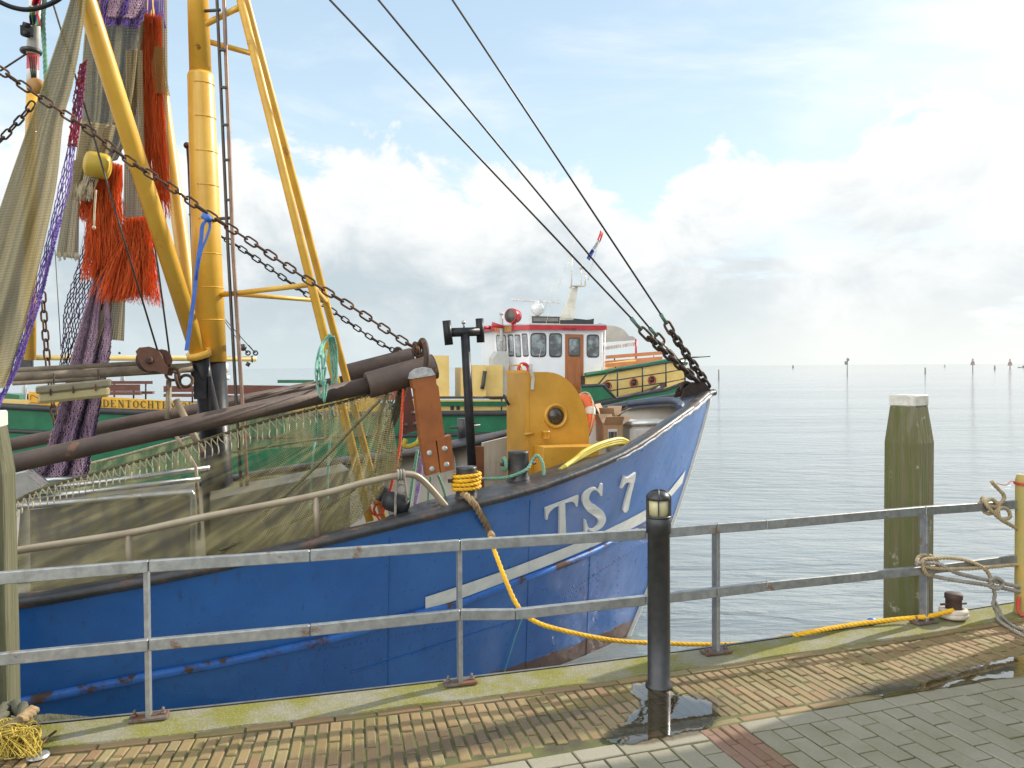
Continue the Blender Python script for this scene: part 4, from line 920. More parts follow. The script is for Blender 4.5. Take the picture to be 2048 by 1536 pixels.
# grey locker beside the cabinet (dark cream side visible left of it)
mb = MB(); A0 = BP(966, 886, -.3); A1 = BP(1040, 868, -.3); mb.slab([A0, A1, A1 + V((0, 0, -1)), A0 + V((0, 0, -1))], -BN * .05); mb.build('breakwater', M_CREAM, boat)
M_RUSTP = mat('rusty_panel', (.2, .07, .025), (.1, .04, .02), 4, .7, rust=.4, streak=.5, streakc=(.3, .13, .04))
mb = MB(); A0 = BP(952, 893, .0); A1 = BP(968, 893, .0); mb.slab([A0, A1, A1 + V((0, 0, -.9)), A0 + V((0, 0, -.9))], -BN * .03); mb.build('rusty_bracket', M_RUSTP, boat)
# sorting hopper amidships, seen through the net
M_INOX = mat('stainless_pipe', (.5, .5, .48), (.38, .38, .37), 8, .3, .8, bump=.04)
M_HOP = mat('grey_hopper', (.2, .19, .16), (.14, .13, .11), 4, .55, .2, rust=.2)
hb_ = 1.0
mb = MB()
H0, H1, H2, H3 = BP(60, 1020, hb_), BP(385, 982, hb_), BP(385, 1120, hb_), BP(60, 1170, hb_)
mb.slab([H0, H1, H2 + V((0, 0, -.3)), H3 + V((0, 0, -.3))], -BN * .6); hop = mb.build('hopper', M_HOP, boat)
mb = MB(); mb.tube(smooth_path([BP(20, 1012, hb_ + .03), BP(80, 1010, hb_ + .03), BP(360, 986, hb_ + .03), BP(380, 988, hb_ + .03), BP(386, 1005, hb_ + .03), BP(386, 1140, hb_ + .03)], 8), .022, 12)
mb.build('hopper_frame', M_INOX, hop)
for a, b in ((BP(30, 1000, hb_ - .3), BP(400, 958, hb_ - .3)), (BP(40, 985, hb_ - .5), BP(420, 935, hb_ - .5)), (BP(70, 962, hb_ - .65), BP(180, 955, hb_ - .65))): MB().tube([a, b], .02, 12).build('hopper_pipe', M_INOX, hop)
mb = MB(); mb.slab([BP(20, 950, hb_ - .2), BP(48, 945, hb_ - .2), BP(82, 975, hb_ - .2), BP(30, 1000, hb_ - .2)], -BN * .3); mb.build('hopper_chute', M_INOX, hop)
mb = MB(); mb.slab([BP(420, 1000, .6), BP(700, 940, .6), BP(700, 1150, .6), BP(420, 1190, .6)], -BN * .5); mb.build('deck_hatch', M_HOP, boat)
# forestays: wire, green sleeve, eye, chain to the stem head
M_WIRE = mat('steel_wire', (.085, .075, .065), (.05, .045, .04), 30, .5, .6)
M_GSLV = mat('green_sleeve', (.07, .15, .12), None, 8, .6)
def stay(a, b, sl, eye, ends, bb, chainy, rod=None):
    A_, B_ = BP(*a, bb), BP(*b, bb); A2 = line_ext(B_, A_, 1.35)
    s = MB().tube([A2, A_, B_], .0105, 8).build('forestay', M_WIRE, boat)
    C_ = BP(*sl, bb); MB().cyl(B_, C_, .02, n=12).build('sleeve', M_GSLV, s)
    D_ = BP(*eye, bb); e = MB(); e.link((C_ + D_) / 2, (D_ - C_).normalized(), BA.cross((D_ - C_).normalized()).cross((D_ - C_).normalized()).normalized() * 0 + V((BA.x, BA.y, .6)).cross((D_ - C_)).normalized().cross((D_ - C_).normalized()), (D_ - C_).length + .05, .075, .014, 8); e.build('wire_eye', M_CHAIN, s)
    if chainy: c = MB(); c.chain([D_, BP(*ends, bb)], .088, .072, .0165); c.build('stay_chain', M_CHAIND, s)
    if rod: c = MB(); c.tube([D_, BP(*rod, bb)], .013, 8); c.tube([BP(*rod, bb), BP(*ends, bb)], .026, 12); c.build('turnbuckle', M_RAILP, s)
stay((660, 0), (1262, 636), (1283, 660), (1299, 676), (1394, 762), .08, True)
stay((757, 0), (1299, 656), (1314, 672), (1324, 684), (1386, 758), -.06, False, (1338, 701))
stay((905, 0), (1321, 628), (1334, 648), (1343, 664), (1416, 772), 0, True)
# flag pole aft with pulley, and flags
M_WHITEG = mat('white_gloss', (.75, .75, .73), None, 8, .35)
M_REDP = mat('red_paint', (.5, .03, .035), (.4, .02, .03), 6, .4, bump=.05)
m, nt = newmat('striped_pole'); t = NT(nt); pz = t.n('ShaderNodeSeparateXYZ', {0: t.n('ShaderNodeNewGeometry').outputs['Position']}).outputs[2]
stp = t.m('GREATER_THAN', t.m('FRACT', t.m('MULTIPLY', pz, 3.2)), .5); t.out(t.bsdf(Base_Color=t.mix(stp, (.45, .05, .05), (.6, .58, .55)), Roughness=.5)); M_STRP = m
fp = MB(); fb_ = -.9; fp.tube([BP(84, -200, fb_), BP(70, 0, fb_), BP(66, 110, fb_)], [.03, .05, .055], 14); fpo = fp.build('signal_pole', M_WHITEG, boat)
fp = MB(); fp.tube([BP(66, 110, fb_), BP(65, 178, fb_)], .05, 14); fp.build('pole_shaft', M_STRP, fpo); fp = MB(); fp.tube([BP(65, 178, fb_), BP(62, 300, fb_), BP(60, 720, fb_)], .05, 14); fp.build('pole_shaft', M_YEL, fpo)
fp = MB(); fp.obox(BP(54, 62, fb_ + .1), BA * .05, BN * .02, V((.0, 0, .04))); fp.build('light_bracket', M_BLKG, fpo)
for y_ in (50, 66): MB().cyl(BP(46, y_, fb_ + .1), BP(60, y_ + 4, fb_ + .1), .03).build('deck_light', M_BLKG, fpo)
M_WPUL = mat('wooden_pulley', (.4, .2, .04), None, 8, .5)
fp = MB(); c_ = BP(71, 172, fb_ + .12); fp.lathe(c_, V((.3, -1, 0)), [(0, -.03), (.06, -.03), (.075, 0), (.06, .03), (0, .03)], 20); fp.build('pulley', M_WPUL, fpo)
fp = MB()
for k_ in range(4): fp.tube([BP(58 + k_ * 5, 112, fb_ + .06), BP(64 + k_ * 2.5, 158, fb_ + .12)], .006, 5)
fp.tube([BP(0, 142, fb_), BP(52, 108, fb_), BP(70, 103, fb_)], .009, 6); fp.torus(BP(62, 103, fb_), (0, 0, 1), .07, .022, 18, 8); fp.build('pole_rigging', M_WIRE, fpo)
def flagc(name, cols, fn, label, mode):
    m, nt = newmat(name); t = NT(nt); uv = t.n('ShaderNodeTexCoord').outputs['UV']; s_ = t.n('ShaderNodeSeparateXYZ', {0: uv}).outputs[mode]
    cr = t.n('ShaderNodeValToRGB', {0: s_}); cr.color_ramp.interpolation = 'CONSTANT'; el = cr.color_ramp.elements
    for i, c in enumerate(cols):
        e_ = el[i] if i < 2 else el.new(i / len(cols)); e_.position = i / len(cols); e_.color = c4(c)
    t.out(t.bsdf(Base_Color=cr.outputs[0], Roughness=.7)); o = sheet('flag', fn, 14, 10, m); sol = o.modifiers.new('thick', 'SOLIDIFY'); sol.thickness = .004; return tag(o, label, 'flag')
flagc('white_signal_flag', [(.7, .7, .7), (.5, .03, .05), (.7, .7, .7), (.05, .05, .3)], lambda u, v: BP(62 + 18 * u + 4 * math.sin(v * 6), -30 + 80 * v, fb_ + .1 + .06 * math.sin(u * 7 + v * 3)), 'white and red flag furled along the pole top at the upper left', 1)
flagc('green_signal_flag', [(.1, .3, .1), (.5, .4, .1), (.05, .25, .12), (.5, .05, .08)], lambda u, v: BP(58 + 16 * u + 8 * v, 12 + 40 * v, fb_ + .16 + .05 * math.sin(u * 6 + v * 4)), 'small green, yellow and red pennant on the striped pole', 0)
mb = MB(); mb.rope([BP(92, -20, fb_ + .1), BP(86, 40, fb_ + .1), BP(90, 110, fb_ + .1), BP(94, 200, fb_ + .1)], .02, n=6); tag(mb.build('rope', M_GROPE), 'green halyard hanging beside the striped pole at the upper left', 'rope')
mb = MB(); mb.tube(smooth_path([BP(-40, -20, .9), BP(0, 4, .9), BP(30, 16, .9), BP(60, 19, .9), BP(95, 10, .9), BP(125, -8, .9), BP(140, -40, .9)], 6), .017, 10); tag(mb.build('black_hose', M_BLKG), 'black hose hanging in a loop across the top left corner', 'hose')
# ------------------------------------------------------------------ trawl beams, chains, nets and loose gear on the boat
M_BEAM = mat('rusty_brown_beam', (.115, .08, .062), (.07, .05, .042), 3.5, .62, .25, rust=.3, rustc=(.12, .06, .035), rscale=5, bump=.25, bscale=30)
M_SHOE = mat('orange_worn_shoe', (.33, .105, .022), (.22, .065, .018), 3, .42, .1, rust=.3, rustc=(.07, .03, .02), rscale=5, bump=.15, streak=.4, streakc=(.12, .04, .015))
M_SHOED = mat('dark_red_shoe', (.15, .04, .025), (.09, .03, .02), 4, .55, .1, rust=.3, bump=.2)
M_WORN = mat('bare_worn_steel', (.5, .5, .48), (.33, .33, .32), 30, .55, .4, bump=.5)
B1 = 1.5
def beam(label, b, pxs, dia1, dia2, shoe, grp='beam trawl poles lying along the deck'):
    a, j, s0, e = [BP(*p, b) for p in pxs]
    th = thing('trawl_beam', label, 'beam', a, grp)
    MB().tube([line_ext(j, a, 1.25), a, j], dia1, 20).build('pipe', M_BEAM, th)
    MB().tube([s0, s0.lerp(e, .02), e.lerp(s0, .02), e], [dia2 * .96, dia2, dia2, dia2 * .95], 24).build('sleeve', M_BEAM, th)
    mb = MB(); mb.torus(e, (e - s0).normalized(), dia2 * .93, .006); mb.build('end_ring', M_BEAM, th); return th, e
nb, ne = beam('long rusty trawl beam nearest the railing with the bright orange shoe', B1, [(30, 926), (735, 771), (735, 771), (868, 733)], .062, .099, True)
fb2, fe = beam('long rusty trawl beam on the far side of the mast with the dark red shoe', -1.2, [(25, 889), (690, 762), (690, 748), (824, 713)], .061, .099, False)
mb = MB(); mb.torus(BP(845, 715, B1 + .02), BA, .13, .022, 26, 10); mb.build('lifting_band', M_IRON, nb)
mb = MB(); c_ = BP(838, 700, B1); mb.torus(c_, V((.5, -.8, 0)), .045, .018); mb.torus(BP(832, 697, B1), V((.9, .4, .2)), .04, .016); mb.build('shackle', M_CHAIN, nb)
mb = MB(); mb.torus(BP(796, 705, -1.2), V((.5, -.8, 0)), .045, .02); mb.cyl(BP(788, 702, -1.2), BP(803, 706, -1.2), .03); mb.build('shackle', M_CHAIND, fb2)
sb = B1 + .2; sh = -BN * .09
mb = MB(); mb.poly([BP(*p, sb) for p in [(824, 757), (871, 748), (873, 768), (877, 773), (890, 878), (843, 888), (830, 778), (826, 776)]], sh); shoe = mb.build('shoe', M_SHOE, nb)
mb = MB(); mb.poly([BP(*p, sb + .012) for p in [(822, 758), (825, 746), (834, 738), (851, 734), (863, 737), (870, 747), (871, 750)]], sh * 1.2); mb.build('worn_tip', M_WORN, shoe)
mb = MB(); mb.poly([BP(*p, sb + .02) for p in [(843, 888), (871, 881), (880, 944), (854, 952)]], sh); mb.build('heel_plate', M_SHOE, shoe); mb = MB(); mb.poly([BP(*p, sb + .02) for p in [(874, 880), (902, 870), (908, 939), (882, 946)]], sh); mb.build('heel_plate', M_SHOE, shoe)
for px, py in ((859, 906), (864, 938), (889, 897), (893, 929)):
    q = BP(px, py, sb + .02); MB().lathe(q, BN, [(.021, 0), (.02, .008), (.012, .011), (0, .012)], 14).build('bolt', M_WORN, shoe)
mb = MB(); mb.obox(BP(850, 775, B1 + .03), BA * .05, BN * .07, V((0, 0, .06))); mb.build('shoe_lug', M_BEAM, nb)
fsb = -1.05
mb = MB(); mb.poly([BP(*p, fsb) for p in [(797, 770), (820, 766), (836, 860), (806, 870)]], -BN * .08); s2 = mb.build('shoe', M_SHOED, fb2)
for px, py in ((826, 826), (830, 848), (812, 850)): MB().lathe(BP(px, py, fsb), BN, [(.025, 0), (.022, .01), (0, .012)], 12).build('bolt', M_BEAM, s2)
CH = 'chains carrying the trawl beams'
def chain(pxs, b0, b1, pitch, w_, r, m, label, grp=None):
    n = len(pxs); pts = [BP(*p, b0 + (b1 - b0) * i / (n - 1)) for i, p in enumerate(pxs)]
    o = MB().chain(smooth_path(pts, 6), pitch, w_, r).build('chain', m); return tag(o, label, 'chain', grp)
chain([(-380, -90), (-180, 32), (-60, 105), (0, 140), (96, 206), (182, 263), (253, 318), (338, 372), (412, 425), (488, 474), (568, 528), (617, 561), (702, 613), (797, 676), (832, 697)], 1.05, B1, .082, .046, .0078, M_CHAIN, 'rusty chain running from the upper left down to the near beam end', CH)
chain([(380, 430), (439, 471), (478, 494), (557, 549), (609, 586), (661, 619), (743, 676), (793, 704)], -1.0, -1.2, .078, .046, .0078, M_CHAIND, 'thinner dark chain behind the mast leading to the far beam end', CH)
chain([(-150, 420), (-20, 300), (0, 282), (52, 225), (66, 205)], -.8, -.8, .085, .05, .009, M_CHAIND, 'short dark chain at the left edge by the striped pole', CH)
chain([(85, 585), (90, 660), (97, 745), (105, 800), (110, 850)], -.6, -.6, .085, .05, .0085, M_CHAIN, 'rusty chain hanging straight down among the nets', CH)
# pulley block with its wires
th = thing('pulley_block', 'big rusty pulley block hanging in front of the mast foot', 'pulley', BP(305, 725, .5))
def z6(z): return [(230 + a / 6.206, 660 + b / 6.206) for a, b in z]
M_PUL = mat('rusty_block', (.16, .07, .04), (.1, .045, .03), 7, .7, .2, rust=.4, rustc=(.09, .04, .025), bump=.35)
p1 = z6([(255, 265), (300, 217), (350, 214), (420, 205), (490, 225), (540, 260), (585, 335), (610, 400), (668, 470), (645, 550), (600, 548), (500, 512), (400, 512), (340, 465), (290, 360)])
p2 = z6([(530, 250), (575, 237), (640, 250), (690, 300), (715, 380), (700, 430), (640, 440), (585, 360)])
for q_, b_ in ((p1, .52), (p2, .425), ([(p[0] + 10, p[1] + 3) for p in p1], .39)): MB().poly([BP(*p, b_) for p in q_], -BN * .02).build('cheek', M_PUL, th)
mb = MB(); q = BP(298.5, 720, .5); mb.lathe(q - BN * .06, BN, [(0, 0), (.1, 0), (.085, .03), (.1, .06), (0, .06)], 24); mb.lathe(q + BN * .02, BN, [(.03, 0), (.03, .015), (.014, .02), (0, .02)], 14); mb.build('sheave', M_IRON, th)
mb = MB(); mb.torus(BP(345, 748, .45), V((.3, -1, 0)), .05, .012); mb.torus(BP(356, 760, .42), V((1, .2, .2)), .06, .013); mb.torus(BP(372, 762, .38), V((.2, -1, .3)), .05, .013); mb.build('shackle', M_CHAIN, th)
mb = MB(); mb.tube([BP(96, -30, .7), BP(104, 0, .7), BP(182, 255, .65), BP(224, 400, .62), BP(316, 704, .5)], .0075, 7); mb.build('wire', M_WIRE, th); MB().tube([BP(290, 380, .2), BP(312, 506, .25), BP(339, 708, .4)], .0075, 7).build('wire', M_WIRE, th)
# long weatherproof lamp
M_LAMPB = mat('old_lamp_body', (.3, .26, .17), (.2, .17, .11), 6, .6, rust=.2)
M_LAMPD = mat('yellowed_diffuser', (.42, .36, .17), (.34, .28, .13), 5, .35)
la, lbm = BP(74, 787, .6), BP(222, 772, .6); ax = (lbm - la) / 2; c_ = (la + lbm) / 2; up_ = V((0, 0, 1))
th = thing('deck_lamp', 'long yellowed lamp fitting hanging under the stowed poles', 'lamp', c_)
MB().obox(c_ + up_ * .026, ax, BN * .06, up_ * .03, .012).build('body', M_LAMPB, th); MB().obox(c_ - up_ * .04, ax * .96, BN * .052, up_ * .04, .02).build('diffuser', M_LAMPD, th)
for k_ in (-.6, .0, .6): MB().obox(c_ + ax * k_ + BN * .062, ax * .02, BN * .004, up_ * .025).build('clip', M_IRON, th)
for k_ in (-.55, .65): MB().cyl(c_ + ax * k_ + up_ * .03, c_ + ax * k_ + up_ * .14, .006).build('hanger', M_IRON, th)
# blue lashing
M_BSTR = mat('blue_strap', (.035, .11, .42), (.06, .16, .5), 10, .65)
mb = MB(); kb = 1.32
def ribbon(pxs, w_):
    pts = smooth_path([BP(*p, kb) for p in pxs], 5)
    for a, b in zip(pts, pts[1:]):
        s_ = BA * w_ / 2; mb.slab([a - s_, a + s_, b + s_, b - s_], BN * .004)
ribbon([(412, 442), (405, 452), (402, 480), (396, 520), (387, 600), (373, 701)], .028); ribbon([(415, 442), (420, 452), (413, 476), (402, 505), (392, 560)], .018)
mb.sphere(BP(415, 436, kb), .03, 10); mb.tube([BP(424, 441, kb), BP(404, 430, kb)], .022, 8)
tag(mb.build('strap', M_BSTR), 'blue strap knotted to the rusty chain in front of the mast', 'strap')
# green lines over the bipod
th = thing('rope_bundle', 'pale green rope looped over the bipod legs and the near beam', 'rope', BP(650, 800, 1.0))
M_GRN2 = mat('pale_green_rope', (.2, .42, .31), (.12, .3, .23), 14, .8, bump=.3, bscale=130)
mb = MB()
for i in range(4):
    j = lambda q: ru(-q, q); o_ = i * 3.4 + j(1); dn = [0, -26, -60, 8][i]
    mb.rope([BP(660 + j(3), 668, 1.2), BP(641 + o_ * .5, 692, 1.25), BP(632 + o_ * 1.1 + j(1.5), 735 + dn * .4, 1.7), BP(634 + o_ * 1.2, 772 + dn, 1.72), BP(643 + o_ * .5, 796 + dn, 1.72), BP(650 + o_ * .4, 760 + dn, 1.7)], .0085, n=5)
    mb.rope([BP(656 + o_, 672, 1.15), BP(659 + o_ * 1.3, 700, 1.1), BP(662 + o_ * 1.1 + j(2), 736 + dn * .3, 1.1), BP(667 + o_ * .5, 768 + dn * .5, 1.1)], .0085, n=5)
mb.rope([BP(634, 740, 1.72), BP(632, 862, 1.0), BP(626, 914, 1.0), BP(619, 1020, 1.0)], .0095, n=5); mb.rope([BP(664, 760, 1.1), BP(662, 857, .9), BP(657, 914, .9), BP(655, 1000, .9)], .0095, n=5)
mb.build('line', M_GRN2, th)
# ---- the nets lying over the near side, hung from the beam
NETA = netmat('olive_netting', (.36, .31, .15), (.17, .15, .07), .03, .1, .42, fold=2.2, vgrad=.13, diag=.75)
NETF = netmat('far_olive_netting', (.44, .4, .22), (.26, .24, .12), .032, .28, .4, fold=4, vgrad=0, diag=-.4)
NETC = netmat('coarse_olive_netting', (.3, .26, .13), (.16, .14, .07), .045, .38, .2, fold=3)
def pxc(lst):
    p = [V((a, b, 0)) for a, b in lst]; sp_ = smooth_path(p, 10); L = [0]
    for a, b in zip(sp_, sp_[1:]): L.append(L[-1] + (b - a).length)
    def f(u):
        s = u * L[-1]; i = 0
        while i < len(L) - 2 and L[i + 1] < s: i += 1
        return sp_[i].lerp(sp_[i + 1], (s - L[i]) / max(L[i + 1] - L[i], 1e-6))
    return f
topc = pxc([(-80, 1040), (32, 1003), (60, 988), (120, 966), (210, 941), (350, 900), (500, 851), (620, 820), (700, 800), (775, 776)])
lacec = pxc([(-80, 1068), (32, 1030), (70, 1012), (120, 1000), (210, 972), (350, 932), (500, 885), (620, 848), (700, 815), (775, 778)])
botc = pxc([(-80, 1235), (32, 1212), (150, 1180), (300, 1148), (450, 1112), (560, 1094), (650, 1062), (710, 1045), (800, 935)])
def nearnet(u, v):
    a = lacec(u); b = botc(u); q = a.lerp(b, v); bb = 1.42 + .42 * min(1, v * 1.15) + (lambda an: .085 * math.sin(an * 46 + 1.5 * math.sin(u * 5)) + .04 * math.sin(an * 104 + u * 4))(math.atan2(v * 1.15 + .12, 5.45 - u * 5.2)) * max(0, math.sin(min(1, v * 1.25) * PI)) ** .7 * min(1, (1.02 - u) * 2.2)
    lim = btop(max(.2, (768 * 0 + 6.8 * (1 - u) + 3.3 * u))) - .16
    return BP(q.x, q.y, min(bb, lim))
th = thing('trawl_net', 'olive green trawl net draped from the near beam down over the gunwale', 'net', BP(400, 1050, 1.5), 'nets aboard the blue boat')
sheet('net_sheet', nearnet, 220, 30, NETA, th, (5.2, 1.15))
M_TWINE = mat('tan_twine', (.58, .5, .35), (.42, .36, .23), 20, .85)
M_HEADL = mat('olive_headline', (.17, .15, .075), (.1, .09, .045), 20, .9, bump=.5, bscale=80)
mb = MB(); mb.rope([BP(q.x, q.y, 1.42) for q in [topc(i / 24) for i in range(25)]], .013, n=5, step=.02); mb.build('headline', M_HEADL, th)
mb = MB(); n = 66
for i in range(n):
    u0, u1, u2 = i / n, (i + .5) / n, (i + 1) / n; j = ru(-2, 2); a, b = topc(u0), topc(u2); c_ = lacec(u1); mid = V((c_.x + j, (c_.y + topc(u1).y) / 2 + 4 + ru(-3, 3), 0))
    A_, B_, C_, D_ = BP(a.x, a.y, 1.43), BP(b.x, b.y, 1.43), BP(mid.x, mid.y, 1.44), BP(c_.x + j, c_.y + 3, 1.43)
    for p, q in ((A_, C_), (B_, C_), (C_, D_)): mb.tube([p, (p + q) / 2 + V((ru(-.006, .006), 0, ru(-.008, .002))), q], .0042, 5)
mb.build('lacing', M_TWINE, th)
fo = MB()
fo.rope([BP(*p, b) for p, b in [((760, 800), 1.62), ((700, 862), 1.66), ((640, 925), 1.7), ((560, 1000), 1.72), ((470, 1080), 1.8), ((415, 1140), 1.86)]], .012, n=5)
fo.rope([BP(*p, b) for p, b in [((790, 905), 1.6), ((720, 970), 1.72), ((640, 1020), 1.74), ((540, 1060), 1.8), ((440, 1100), 1.85)]], .011, n=5)
fo.rope([BP(*p, 1.5) for p in [(775, 784), (763, 825), (757, 862), (762, 892), (775, 903), (795, 904), (805, 898)]], .011, n=5)
fo.tube([BP(*p, 1.3) for p in [(465, 905), (560, 890), (650, 876)]], .008, 6); fo.tube([BP(*p, 1.3) for p in [(490, 962), (560, 952)]], .007, 6)
fo.build('net_rope', M_HEADL, th)
gap_l = pxc([(768, 790), (752, 830), (748, 870), (750, 920), (730, 990)]); gap_r = pxc([(778, 790), (764, 830), (770, 903), (803, 905), (800, 945)])
sheet('net_edge', lambda u, v: BP(gap_l(v).lerp(gap_r(v), u).x, gap_l(v).lerp(gap_r(v), u).y, 1.52 + .03 * math.sin(v * 9)), 8, 24, NETC, th, (.35, .9))
# lower sag of the net bag over the deck edge
bag_t = pxc([(400, 1130), (500, 1075), (620, 1020), (720, 975), (800, 920)]); bag_b = pxc([(400, 1160), (520, 1112), (640, 1075), (700, 1052), (745, 1020)])
sheet('net_bag', lambda u, v: BP(bag_t(u).lerp(bag_b(u), v).x, bag_t(u).lerp(bag_b(u), v).y, 1.66 + .1 * math.sin(v * PI) + .02 * math.sin(u * 40)), 40, 12, NETA, th, (2.2, .5))
th = thing('trawl_net', 'lighter olive net stretched under the far beam across the deck', 'net', BP(450, 880, -.4), 'nets aboard the blue boat')
ft = pxc([(-40, 985), (55, 957), (230, 915), (420, 862), (560, 815), (690, 790), (790, 768)]); fbm = pxc([(-40, 1020), (100, 1000), (300, 960), (500, 905), (640, 890), (740, 870), (780, 860)])
sheet('net_sheet', lambda u, v: BP(ft(u).lerp(fbm(u), v).x, ft(u).lerp(fbm(u), v).y, -.5 + .05 * math.sin(u * 50)), 60, 10, NETF, th, (6, .7))
mb = MB(); mb.rope([BP(ft(i / 20).x, ft(i / 20).y, -.48) for i in range(21)], .014, n=5, step=.02); mb.build('headline', M_TWINE, th)
# ---- hanging nets at the left
def clothmat(name, c1, c2, open_=.9, rib=60, rows=110):
    m, nt = newmat(name); t = NT(nt); uv = t.n('ShaderNodeTexCoord').outputs['UV']; sp_ = t.n('ShaderNodeSeparateXYZ', {0: uv})
    a = t.m('ABSOLUTE', t.m('SUBTRACT', t.m('FRACT', t.m('MULTIPLY', sp_.outputs[0], rib)), .5)); b = t.m('ABSOLUTE', t.m('SUBTRACT', t.m('FRACT', t.m('ADD', t.m('MULTIPLY', sp_.outputs[1], rows), t.m('MULTIPLY', t.noise(uv, 9, 2), .8))), .5))
    hole = t.m('MULTIPLY', t.m('LESS_THAN', a, .5 - open_ * .5 + .04), t.m('LESS_THAN', b, .3))
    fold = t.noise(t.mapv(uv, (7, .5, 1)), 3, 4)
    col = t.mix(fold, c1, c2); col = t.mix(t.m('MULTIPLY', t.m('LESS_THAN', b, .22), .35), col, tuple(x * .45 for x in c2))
    bs_ = t.n('ShaderNodeMixShader', {0: .3, 1: t.bsdf(Base_Color=col, Roughness=.85, Specular_IOR_Level=.15, Normal=t.bump(t.m('ADD', a, b), .4, .006)), 2: t.n('ShaderNodeBsdfTranslucent', {'Color': col}).outputs[0]}).outputs[0]
    t.out(t.n('ShaderNodeMixShader', {0: hole, 1: bs_, 2: t.n('ShaderNodeBsdfTransparent').outputs[0]}).outputs[0]); return m
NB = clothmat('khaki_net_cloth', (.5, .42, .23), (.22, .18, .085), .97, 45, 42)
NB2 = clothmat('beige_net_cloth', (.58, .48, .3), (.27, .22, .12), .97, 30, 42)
NP = netmat('purple_net', (.2, .1, .42), (.1, .07, .25), .05, .42, .2, fold=2)
NBK = netmat('dark_net', (.035, .03, .06), (.06, .04, .1), .055, .3, .1, fold=2)
NPD = netmat('dense_purple_net', (.16, .11, .15), (.06, .045, .07), .03, .95, .5, fold=4)
NRED = netmat('dark_red_net', (.22, .03, .05), (.1, .02, .05), .03, .8, .2)
hg = thing('trawl_net', 'trawl net hoisted to hang from the derrick with orange chafing strands', 'net', BP(150, 800, .2), 'nets aboard the blue boat')
def hang(lft, rgt, b, amp, nf, m, uv, name='net_panel', nu=40, nv=30, ph=0):
    l, r = pxc(lft), pxc(rgt)
    def f(u, v):
        q = l(v).lerp(r(v), u); return BP(q.x, q.y, b + amp * (math.sin(u * nf * PI * 2 + ph + v * 1.5) + .4 * math.sin(u * nf * 4.3 * PI + v * 4)) * (.35 + .65 * v))
    return sheet(name, f, nu, nv, m, hg, uv)
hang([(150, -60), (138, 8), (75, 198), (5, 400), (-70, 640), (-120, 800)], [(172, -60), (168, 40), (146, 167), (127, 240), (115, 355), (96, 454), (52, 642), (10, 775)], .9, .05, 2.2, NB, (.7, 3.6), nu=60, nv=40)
s1 = [(166, 130), (146, 230), (134, 300), (122, 350), (100, 454), (74, 552), (50, 645), (24, 730), (-12, 820)]; s2_ = [(172, 140), (163, 234), (150, 299), (140, 380), (125, 430), (108, 500), (86, 586), (62, 660), (41, 727), (-2, 815)]
TW = [(s1, s2_, .75, .02, 1, 'M_TPUR', 5, 46, .0036), ([(118, 440), (95, 522), (72, 622), (40, 722), (-6, 818)], [(123, 440), (104, 510), (84, 592), (60, 664), (-2, 815)], .78, .02, 1, 'M_TPUR', 6, 70, .0045), ([(160, 130), (146, 200), (136, 290)], [(174, 120), (166, 200), (154, 292)], .78, .02, 1, 'M_TRED', 5, 18, .0045)]
hang([(178, -40), (165, 120), (163, 240), (150, 345)], [(292, -40), (284, 120), (268, 240), (235, 320)], .1, .13, 3.6, NB, (1.4, 1.6), nu=90)
hang([(160, 240), (150, 330), (144, 395)], [(232, 250), (214, 320), (186, 385)], .3, .04, 2, NB2, (.4, .7), nu=24)
hang([(250, 100), (250, 250), (246, 445)], [(285, 100), (288, 250), (294, 440)], .15, .03, 1.5, NB2, (.4, 1.6), nu=30)
hang([(146, 320), (130, 400), (112, 512)], [(170, 320), (160, 400), (157, 518)], .25, .03, 1.5, NB2, (.4, 1.0), nu=30)
hang([(215, 560), (198, 640), (187, 676)], [(250, 560), (250, 620), (248, 682)], .0, .03, 2, NB2, (.4, .6), nu=24)
hang([(316, -40), (318, 120), (322, 260), (330, 400)], [(334, -40), (335, 120), (336, 260), (340, 400)], -.25, .015, 1, NB2, (.15, 2), nu=10)
dl_, dr_ = [(206, 470), (178, 590), (150, 690), (118, 820), (92, 900), (68, 953)], [(230, 470), (219, 590), (222, 690), (200, 815), (184, 900), (176, 953)]
TW += [([(173, 455), (159, 519), (130, 610), (122, 709), (116, 750)], [(208, 455), (190, 560), (170, 640), (150, 750)], -.1, .02, 1, 'M_TDRK', 8, 30, .004), (dl_, dr_, .03, .06, 2.2, 'M_TDRK', 20, 70, .005), (dl_, dr_, .07, .07, 2.4, 'M_TMAU', 22, 90, .0045)]
hang(dl_, dr_, -.03, .05, 2.2, NPD, (1.0, 2.6), 'net_lining', 50, 40)
hang([(215, 590), (190, 660), (168, 740)], [(232, 590), (205, 660), (182, 740)], .07, .01, 1, NB2, (.1, .9), nu=8)
